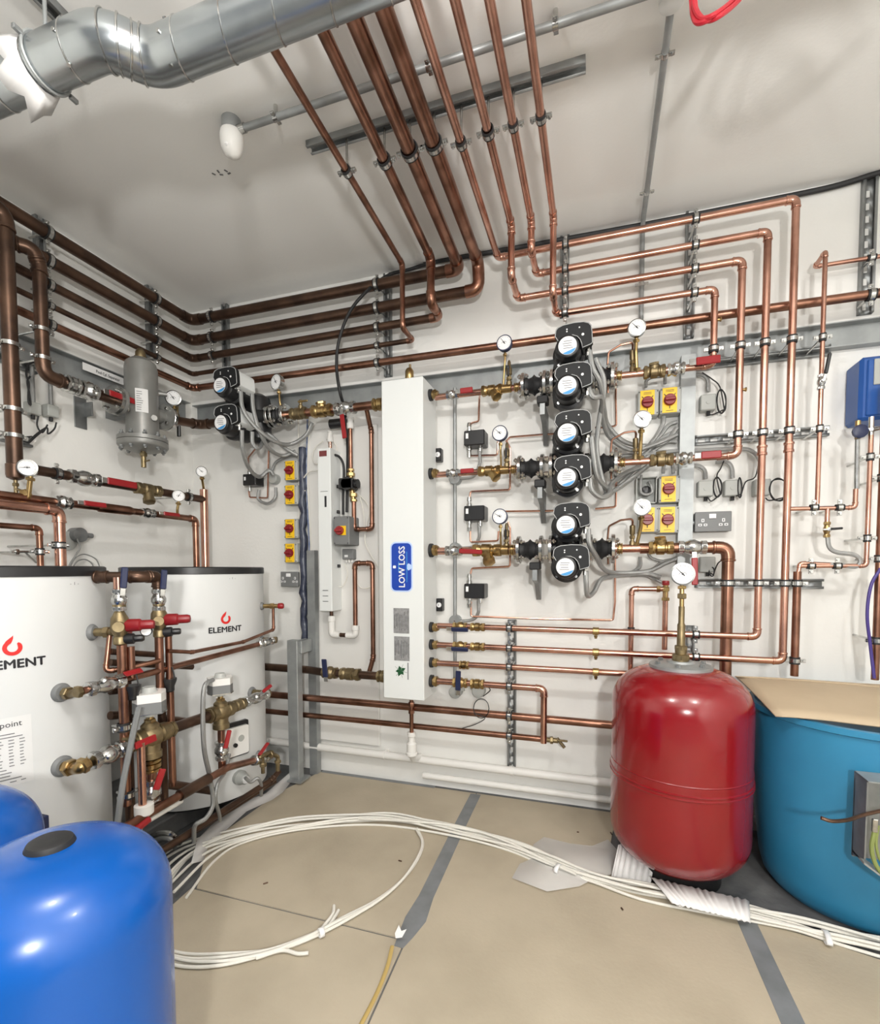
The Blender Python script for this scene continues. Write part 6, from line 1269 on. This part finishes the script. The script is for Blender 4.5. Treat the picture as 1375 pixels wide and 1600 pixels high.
# cold manifold above: header pipe, valves, PRVs
XM = -1.52; mz = f(180, 902, XM).z
M1 = f(185, 905, XM); M2 = f(247, 905, XM); M1.z = M2.z = mz
pipe('thick brown copper header pipe between the tops of the two cylinders', [V(-1.78, M1.y-.02, mz), V(-1.62, M1.y+.02, mz), V(XM-.0, M1.y+.08, mz), V(XM, M2.y, mz), V(XM, M2.y, f(247, 922, XM).z)], .0185, 'copperd')
pipe('short copper drop from the header pipe to the left brass valve set', [V(XM, M1.y, mz), V(XM, M1.y, f(185, 925, XM).z)], .0155, 'copper', elbows=False)
for (c, px, ds, lx) in ((M1, 186, 'left', 197), (M2, 247, 'right', 251)):
    ball_valve(f'steel ball valve with dark blue lever on the {ds} cold feed between the cylinders', V(XM, c.y, f(px, 955, XM).z), V(XM, c.y, f(px, 920, XM).z), .0155, V(.0, .12, 1), V(1, -.5, 0), .07, lm='navy', start=.02, lw=.02)
    zc = f(px, 978 if ds == 'left' else 969, XM).z; c_ = V(XM, c.y, zc)
    t = thing('pressure_reducing_valve', f'brass pressure reducing valve with red cap, {ds} one between the cylinders', 'valve', c_, 'pressure reducing valves')
    part(t, 'body', 'brassd', MB().lathe(c_+V(0, 0, .075), V(0, 0, -1), [(.014, 0), (.02, .004), (.02, .02), (.014, .026), (.026, .05), (.028, .085), (.018, .11), (.021, .115), (.021, .135), (.014, .14)], 18).cyl(c_-V(.03, -.03, 0), c_+V(.03, -.03, 0), .017))
    ax_ = V(.62, .25, 0) if False else V(.80, .55, .02); ax_.normalize()
    part(t, 'red_cap', 'reddark', MB().lathe(c_+ax_*.015, ax_, [(.020, 0), (.022, .003), (.021, .045), (.016, .05), (.016, .078), (.013, .087), (.0, .09)], 20))
    part(t, 'black_knob', 'black', MB().lathe(c_+V(0, .0, -.045)+ax_*.01, ax_, [(.014, 0), (.018, .004), (.018, .03), (.012, .034), (.012, .055), (.009, .06)], 14))
    if ds == 'left': continue
    part(t, 'side_gauge', 'black', MB().lathe(c_+V(-.02, -.035, -.035), V(.6, -.7, 0), [(.012, 0), (.019, .004), (.019, .016)], 16)); part(t, 'gauge_face', 'dial', MB().disc(c_+V(-.02, -.035, -.035)+V(.6, -.7, 0).normalized()*.0165, V(.6, -.7, 0), .016, .001, 16))
def vpipe(label, px, y0, y1, X, r, m='copperm'):
    a = f(px, y0, X); z1_ = f(px, y1, X).z; return pipe(label, [a, V(a.x, a.y, z1_)], r, m, elbows=False)
vpipe('thick copper riser below the left pressure reducing valve', 190, 1000, 1262, XM, .0155)
vpipe('short copper riser with black tundish beside the left thick riser', 204, 1010, 1060, XM+.01, .0125)
vpipe('copper riser below the right pressure reducing valve', 248, 988, 1080, XM, .0145)
vpipe('copper riser right of the right pressure reducing valve down to the floor', 263, 990, 1225, XM+.01, .012)
vpipe('dark copper riser behind the front motorised valve', 252, 1080, 1265, XM-.06, .015, 'copperd')
vpipe('copper riser dropping into a white socket in front of the dark risers', 220, 1160, 1262, XF+.03, .013, 'copper')
vpipe('dark copper riser at the left cylinder edge behind the grey hose', 197, 1060, 1290, XM-.08, .017, 'copperd')
for (px, py, ds) in ((207, 1073, 'left'), (264, 1062, 'right')):
    c = f(px, py, XM+.012); t = thing('tundish', f'black plastic tundish, {ds} of two between the cylinders', 'tundish', c, 'black tundishes')
    part(t, 'cup', 'black', MB().lathe(c+V(0, 0, .005), V(0, 0, -1), [(.026, 0), (.026, .008), (.018, .03), (.018, .045), (.014, .05)], 18)); part(t, 'yoke', 'black', MB().tube([c+V(-.02, -.008, 0), c+V(-.012, -.005, .045), c+V(.012, .005, .045), c+V(.02, .008, 0)], .003, 6))
vpipe('copper pipe under the right black tundish', 267, 1075, 1230, XM+.012, .0105)
for (pa_, pb_, X, r, ds) in (((172, 1018), (245, 1023), XM-.05, .011, 'upper'), ((172, 1035), (300, 1042), XM-.06, .012, 'second'), ((172, 1080), (215, 1076), XM-.10, .013, 'third'), ((172, 1118), (215, 1115), XM-.10, .015, 'fourth'), ((258, 1124), (300, 1130), XM-.06, .018, 'fifth'), ((240, 1222), (330, 1235), XM-.08, .018, 'lowest')):
    pipe(f'short horizontal brown pipe in the gap between the cylinders, {ds}', [W(*pa_, X), W(*pb_, X)], r, 'copperd', elbows=False)
for (px, py, ds) in ((193, 1136, 'upper'), (200, 1241, 'lower')): clip(f'{ds} clip on the thick riser at the left cylinder edge', f(px, py, XM), PZ, (1, 0, 0), .0155, .05, 'left wall clips')
c = f(225, 1265, XF+.03); t = thing('waste_socket', 'white plastic socket with waste pipe at the foot of the copper risers', 'waste pipe', c-V(0, 0, .03)); part(t, 'socket', 'whitep', MB().lathe(c, V(0, 0, -1), [(.026, -.02), (.030, -.018), (.030, .012), (.022, .02)], 18)); part(t, 'pipe', 'whitep', MB().cyl(c+V(-.02, -.20, -.06), f(282, 1250, XF+.02), .014)); part(t, 'elbow', 'whitep', MB().tube([c-V(0, 0, .01), c-V(.01, .02, .05), c-V(.02, .10, .06)], .022, 12))
pipe('red marked copper pipe at the left foot of the pipework', [f(205, 1302, XF+.05), f(232, 1280, XF+.05)], .013, 'red', elbows=False)
# long grey rigid hose and conduits
hose('long straight grey plastic tube leaning between the cylinders', [f(217, 1105, XF+.05), f(205, 1160, XF+.05), f(192, 1225, XF+.05), f(183, 1290, XF+.05)], .0095, 'grey', 'tube', 'plastic_tube')
hose('grey flexible conduit dropping from the rear motorised valve to the floor channel', [f(333, 1062, XF+.03), f(320, 1072, XF+.04), f(317, 1110, XF+.04), f(319, 1170, XF+.03), f(328, 1215, XF), f(333, 1255, XF), f(322, 1278, XF), f(305, 1290, XF-.02), f(303, 1315, XF-.05)], .009, 'conduit')
hose('grey flexible conduit falling from the thermostat cover to the floor channel', [f(358, 1178, XF-.04), f(352, 1205, XF-.02), f(340, 1225, XF), f(337, 1250, XF), f(342, 1270, XF-.02), f(344, 1282, XF-.05)], .008, 'conduit')
hose('grey flexible conduit bending from the round cover down to the floor channel', [f(383, 1215, XF-.03), f(392, 1222, XF-.02), f(402, 1216, XF), f(408, 1225, XF), f(408, 1243, XF-.03)], .008, 'conduit')
hose('bright flexible conduit arching on the floor beside the big blue vessel', [Z(238, 1306, .06), Z(252, 1302, .09), Z(268, 1304, .09), Z(282, 1318, .04)], .012, 'steel')
hose('second grey conduit behind the bright arching one', [Z(236, 1315, .05), Z(252, 1310, .08), Z(266, 1312, .08), Z(274, 1325, .03)], .009, 'conduit')
a, z, p = hit(373, 1214, C2); n = V(math.cos(a), math.sin(a), 0); t = part(T2, 'immersion_cap', 'lgrey', MB().lathe(p, n, [(.034, -.01), (.034, .02), (.026, .03), (.024, .05), (.02, .055)], 22), 'round grey immersion heater cap'); part(t, 'cap_face', 'dial', MB().disc(p+n*.055, n, .018, .003, 16))
# ================================================================== vessels in front
def vessel(nm, label, c, r, z0, z1, dome, m, seam_z=None, group=None, bot=None):
    t = thing(nm, label, 'pressure vessel', V(c[0], c[1], 0), group); n = 14; pr = []; bt = bot or dome
    for i in range(n+1): a = PI/2*i/n; pr.append((r*math.sin(a)**.68 if i else .001, z0+bt*(1-math.cos(a)**1.0)))
    pr = [(max(x, .001), y) for x, y in pr]
    for i in range(n+1): a = PI/2*(1-i/n); pr.append((max(r*math.sin(a)**.68, .001), z1-dome*(1-math.cos(a))))
    b = part(t, 'shell', m, MB().lathe((c[0], c[1], 0), PZ, pr, 72, False), None, 80)
    part(t, 'base_ring', 'black', MB().lathe((c[0], c[1], 0), PZ, [(r*.62, 0), (r*.6, z0+bt*.45)], 40))
    if seam_z: part(t, 'seam', m, MB().lathe((c[0], c[1], seam_z), PZ, [(r, -.012), (r+.004, -.009), (r+.0045, -.006), (r+.001, -.003), (r+.001, .003), (r+.0045, .006), (r+.004, .009), (r, .012)], 72, False))
    return t
BV = (-.925, .598)
t = vessel('blue_vessel', 'big blue pressure vessel with black rubber cap in the lower left foreground', BV, .188, .03, .70, .13, 'bluetank', None, 'blue pressure vessels')
part(t, 'rubber_cap', 'rubber', MB().lathe((BV[0], BV[1], .695), PZ, [(.036, -.005), (.038, .004), (.034, .013), (.026, .017), (.0, .015)], 28))
BW = (-1.36, .645)
t = vessel('blue_vessel', 'smaller looking blue pressure vessel behind the big one at the left edge', BW, .188, .03, .70, .13, 'bluetank', None, 'blue pressure vessels')
part(t, 'rubber_cap', 'rubber', MB().lathe((BW[0], BW[1], .695), PZ, [(.036, -.005), (.038, .004), (.034, .013), (.026, .017), (.0, .015)], 28))
c = cylhit(64, 1288, C1, RT+.02); tag(MB().cbox(c, (.03, .03, .05), .003).build('tank_bracket', 'navy'), 'small dark blue bracket low on the left cylinder behind the blue vessels', 'bracket')
RV = (.311, 2.07); rv = .25
zt4 = .805
t = vessel('red_vessel', 'red expansion vessel with dial gauge on top standing on the floor', RV, rv, .04, .815, .15, 'redtank', .40)
part(t, 'seam_upper', 'redtank', MB().lathe((RV[0], RV[1], .44), PZ, [(rv, -.003), (rv+.002, 0), (rv, .003)], 72, False))
part(t, 'top_flange', 'galv', MB().lathe((RV[0], RV[1], zt4), PZ, [(.105, 0), (.112, .002), (.112, .014), (.108, .016), (.05, .022), (.045, .03), (.02, .03)], 40), 'galvanised top flange')
for i in range(6):
    a = i*PI/3+.3; part(t, 'flange_bolt', 'galvd', MB().nut(V(RV[0]+math.cos(a)*.088, RV[1]+math.sin(a)*.088, zt4+.022), PZ, .010, .012))
g = V(RV[0], RV[1]-.005, B(1063, 897, .4).z)
rvray = ray(1063, 897); g = rvray*(2.06/rvray.y)+V(0, 0, HC); g.x = RV[0]
gauge('large dial gauge standing on a brass stem on top of the red vessel', g, V(-.12, -1, .08), .040, [g+V(0, .015, -.04), V(g.x, RV[1], g.z-.10), V(RV[0], RV[1], zt4+.03)], 2.35, sr=.0085, group=None)
gs = V(RV[0], RV[1], 0); t = thing('brass_adapter', 'stepped brass adapter between red vessel flange and gauge stem', 'fitting', V(RV[0], RV[1], zt4+.02))
part(t, 'body', 'brassd', MB().lathe((RV[0], RV[1], zt4+.02), PZ, [(.026, 0), (.030, .004), (.030, .03), (.020, .036), (.022, .06), (.015, .066), (.014, .15), (.011, .155), (.011, .22)], 18).nut(gs+V(0, 0, zt4+.045), PZ, .033, .022).nut(gs+V(0, 0, zt4+.08), PZ, .024, .018).nut(gs+V(0, 0, g.z-.085), PZ, .017, .02))
# turquoise round tank with cardboard
BT = (.915, 2.13); n = 0
t = thing('water_tank', 'round turquoise plastic tank at the right edge with cardboard on top', 'tank', V(BT[0], BT[1], 0))
part(t, 'shell', 'cyan', MB().lathe((BT[0], BT[1], 0), PZ, [(.24, 0), (.262, .012), (.285, .04), (.298, .09), (.315, .25), (.328, .45), (.334, .66), (.345, .665), (.345, .685), (.325, .685), (.322, .65), (.31, .62)], 72, False), None, 60)
part(t, 'inner_base', 'cyan', MB().lathe((BT[0], BT[1], .6), PZ, [(.318, 0), (.318, .01)], 48))
zc = .735
cpts_ = [Z(1140, 1051, zc), Z(1215, 1120, zc-.055), Z(1240, 1118, zc-.04), Z(1380, 1131, zc-.03), Z(1460, 1140, zc-.03), Z(1460, 1065, zc), Z(1375, 1060, zc), Z(1255, 1051, zc+.01)]
cb = MB(); 
rows = 7; cols = 14
for j in range(rows+1):
    for i in range(cols+1):
        u, v_ = i/cols, j/rows; l = cpts_[0].lerp(Z(1212, 1121, zc-.05), v_); rgt = Z(1500, 1064, zc).lerp(Z(1500, 1142, zc-.03), v_); p = l.lerp(rgt, u); p.y = min(p.y, D-.19) if j == 0 else p.y
        p.z += .006*math.sin(u*5+1)+.004*math.sin(v_*4); cb.v.append(p)
cb.f = [(j*(cols+1)+i, j*(cols+1)+i+1, (j+1)*(cols+1)+i+1, (j+1)*(cols+1)+i) for j in range(rows) for i in range(cols)]
o = cb.build('cardboard_sheet', 'card'); md = o.modifiers.new('solid', 'SOLIDIFY'); md.thickness = .005; tag(o, 'tan cardboard sheet covering the turquoise tank', 'cardboard')
# metal bracket box and cables at right edge
vv1 = lambda px, py, y: (lambda v: v*(y/v.y)+V(0, 0, HC))(ray(px, py))
yj = 1.72; a = vv1(1352, 1218, yj); b = vv1(1352, 1345, yj)
t = thing('metal_box', 'open grey metal box with wires in front of the turquoise tank', 'metal box', V(a.x+.1, yj, b.z-.06))
hz_ = a.z-b.z
part(t, 'back', 'galvd', MB().box((a.x+.11, yj+.06, (a.z+b.z)/2-.02), (.22, .004, hz_)))
part(t, 'side', 'galvd', MB().prism([(0, 0), (.075, 0), (.075, -hz_-.02), (0, -hz_+.01)], V(a.x+.004, yj-.01, a.z), V(0, 1, 0), PZ, PX, .004)); part(t, 'top', 'galv', MB().box((a.x+.11, yj+.022, a.z), (.22, .08, .004)))
part(t, 'bottom', 'galv', MB().prism([(0, 0), (.22, -.16), (.22, -.165), (0, -.006)], V(a.x, yj-.01, b.z), PX, PZ, NY, .07)); part(t, 'tab', 'steel', MB().cbox(vv1(1367, 1290, yj-.0), (.014, .01, .04), .002))
part(t, 'legs', 'galvd', MB().box((a.x+.19, yj+.05, (b.z-.15)/2), (.04, .02, b.z-.15)))
hose('thin brown bent wire sticking out of the grey metal box', [vv1(1283, 1278, yj-.08), vv1(1300, 1283, yj-.08), vv1(1325, 1281, yj-.05), vv1(1350, 1273, yj-.02), vv1(1385, 1265, yj)], .0055, 'copperd', 'wire', 'wire')
hose('green and yellow wire curving inside the grey metal box', [vv1(1366, 1300, yj), vv1(1362, 1325, yj), vv1(1368, 1350, yj), vv1(1385, 1375, yj)], .006, 'greenwire', 'wire', 'wire')
hose('second pale wire curving inside the grey metal box', [vv1(1372, 1290, yj), vv1(1369, 1320, yj), vv1(1376, 1345, yj), vv1(1392, 1365, yj)], .004, 'greenwire', 'wire', 'wire')
# ================================================================== white cables on the floor
main = [(240, 1405), (300, 1342), (370, 1313), (450, 1295), (540, 1286), (610, 1284), (680, 1296), (750, 1312), (810, 1330), (870, 1356), (930, 1379), (1000, 1396), (1080, 1411), (1160, 1430), (1240, 1450), (1310, 1470), (1400, 1492)]
MW = [Z(x, y, 0) for x, y in main]
def bundle_path(off, ph, zz, amp=.012, i0=0, i1=None):
    out = []
    pts = MW[i0:i1]
    for i, p in enumerate(pts):
        d = (pts[min(i+1, len(pts)-1)]-pts[max(i-1, 0)]).normalized(); n = V(-d.y, d.x, 0); k = i+i0
        w_ = (2.4 if k < 2 else 1.7 if k < 4 else 1.0 if k < 6 else .9 if k < 9 else .55 if k == 10 else 1.0)
        out.append(p+n*(off*w_+amp*math.sin(k*1.1+ph)*w_)+V(0, 0, zz+.004*math.sin(k*1.7+ph*2)))
    return out
adj = ['rearmost', 'second', 'third', 'fourth', 'fifth', 'sixth', 'seventh', 'eighth', 'frontmost']
for i in range(9):
    hose(f'{adj[i]} white cable of the long bundle on the floor, counted from the back wall', bundle_path(.040-.010*i, i*1.37, .010+.006*((i*5) % 4), .011), .0052, 'wirewhite', 'cable', 'white_cable', 6, 'white cables in the long floor bundle', 8)
# the loop back towards the blue vessel
LW = [(652, 1296), (661, 1318), (652, 1345), (628, 1378), (588, 1410), (535, 1438), (480, 1466), (420, 1488), (350, 1500), (290, 1500), (240, 1485)]
for i in range(5):
    pts = [Z(x-i*1.2+(0 if k < 6 else 0), y+(i-2)*(1.0 if k < 5 else 4.4 if k > 7 else 2.2)+1.5*math.sin(k*1.3+i*2), .008+.005*(i % 3)) for k, (x, y) in enumerate(LW)]
    if i > 1: pts = pts[5:] if i < 4 else pts[4:]
    hose(f'{["upper", "second", "third", "fourth", "lowest"][i]} white cable of the loop returning to the big blue vessel', pts, .005, 'wirewhite', 'cable', 'white_cable', 6, 'white cables in the return loop', 8)
for i, (pts, ds) in enumerate((([(522, 1415), (520, 1428), (508, 1444), (498, 1455), (470, 1470)], 'left'), ([(529, 1422), (522, 1434), (512, 1448), (500, 1458)], 'right'), ([(482, 1489), (465, 1490), (440, 1485), (400, 1497)], 'frayed lower'))):
    hose(f'{ds} loose white cable end on the floor inside the loop', [Z(x, y, .014) for x, y in pts], .0055, 'wirewhite', 'cable', 'white_cable', 6, None, 8)
hose('white cable crossing over the floor bundle at the tape', [Z(560, 1279, .03), Z(640, 1283, .035), Z(720, 1292, .035), (Z(790, 1314, .035)), Z(850, 1343, .03), Z(900, 1366, .03)], .0052, 'wirewhite', 'cable', 'white_cable')
def tie(label, px, py, w_, ang, px2=None):
    c = Z(px, py, 0.022); t = MB(); pts = [c+(Matrix.Rotation(ang, 3, 'Z') @ V(0, w_*.62*math.cos(a), 0))+V(0, 0, .015*math.sin(a)) for a in [i*2*PI/20 for i in range(20)]]
    d = Matrix.Rotation(ang, 3, 'Z') @ V(.008, 0, 0); k = len(pts); t.add([p-d for p in pts]+[p+d for p in pts], [(i, (i+1) % k, k+(i+1) % k, k+i) for i in range(k)])
    o = t.build('cable_tie', 'dial'); md = o.modifiers.new('solid', 'SOLIDIFY'); md.thickness = .002; tag(o, label, 'cable tie', 'white tape ties')
tie('white tape tie round the bundle over the polythene scrap', 872, 1357, .040, -.35); tie('white tape tie round the bundle left of the corrugated card', 1062, 1407, .050, -.2); tie('white tape tie round the bundle below the turquoise tank', 1292, 1465, .050, -.1); tie('white tape tie round the loose cable ends', 502, 1457, .022, .9)
chips = ['on the polythene edge behind the cable bundle', 'in the middle of the polythene scrap', 'below the corrugated card in front of the red vessel', 'inside the cable loop near the tape', 'on the board by the seam inside the loop', 'on the board left of the red vessel foot']
for i, (px, py) in enumerate(((903, 1300), (880, 1322), (972, 1420), (625, 1345), (415, 1380), (955, 1302))):
    c = Z(px, py, HB+.002); tag(MB().cbox(c, (.010+.002*i, .006, .004), .0015, Matrix.Rotation(i, 3, 'Z')).build('debris_chip', 'copperd'), f'tiny brown debris chip {chips[i]}', 'debris', 'debris chips on the floor boards')
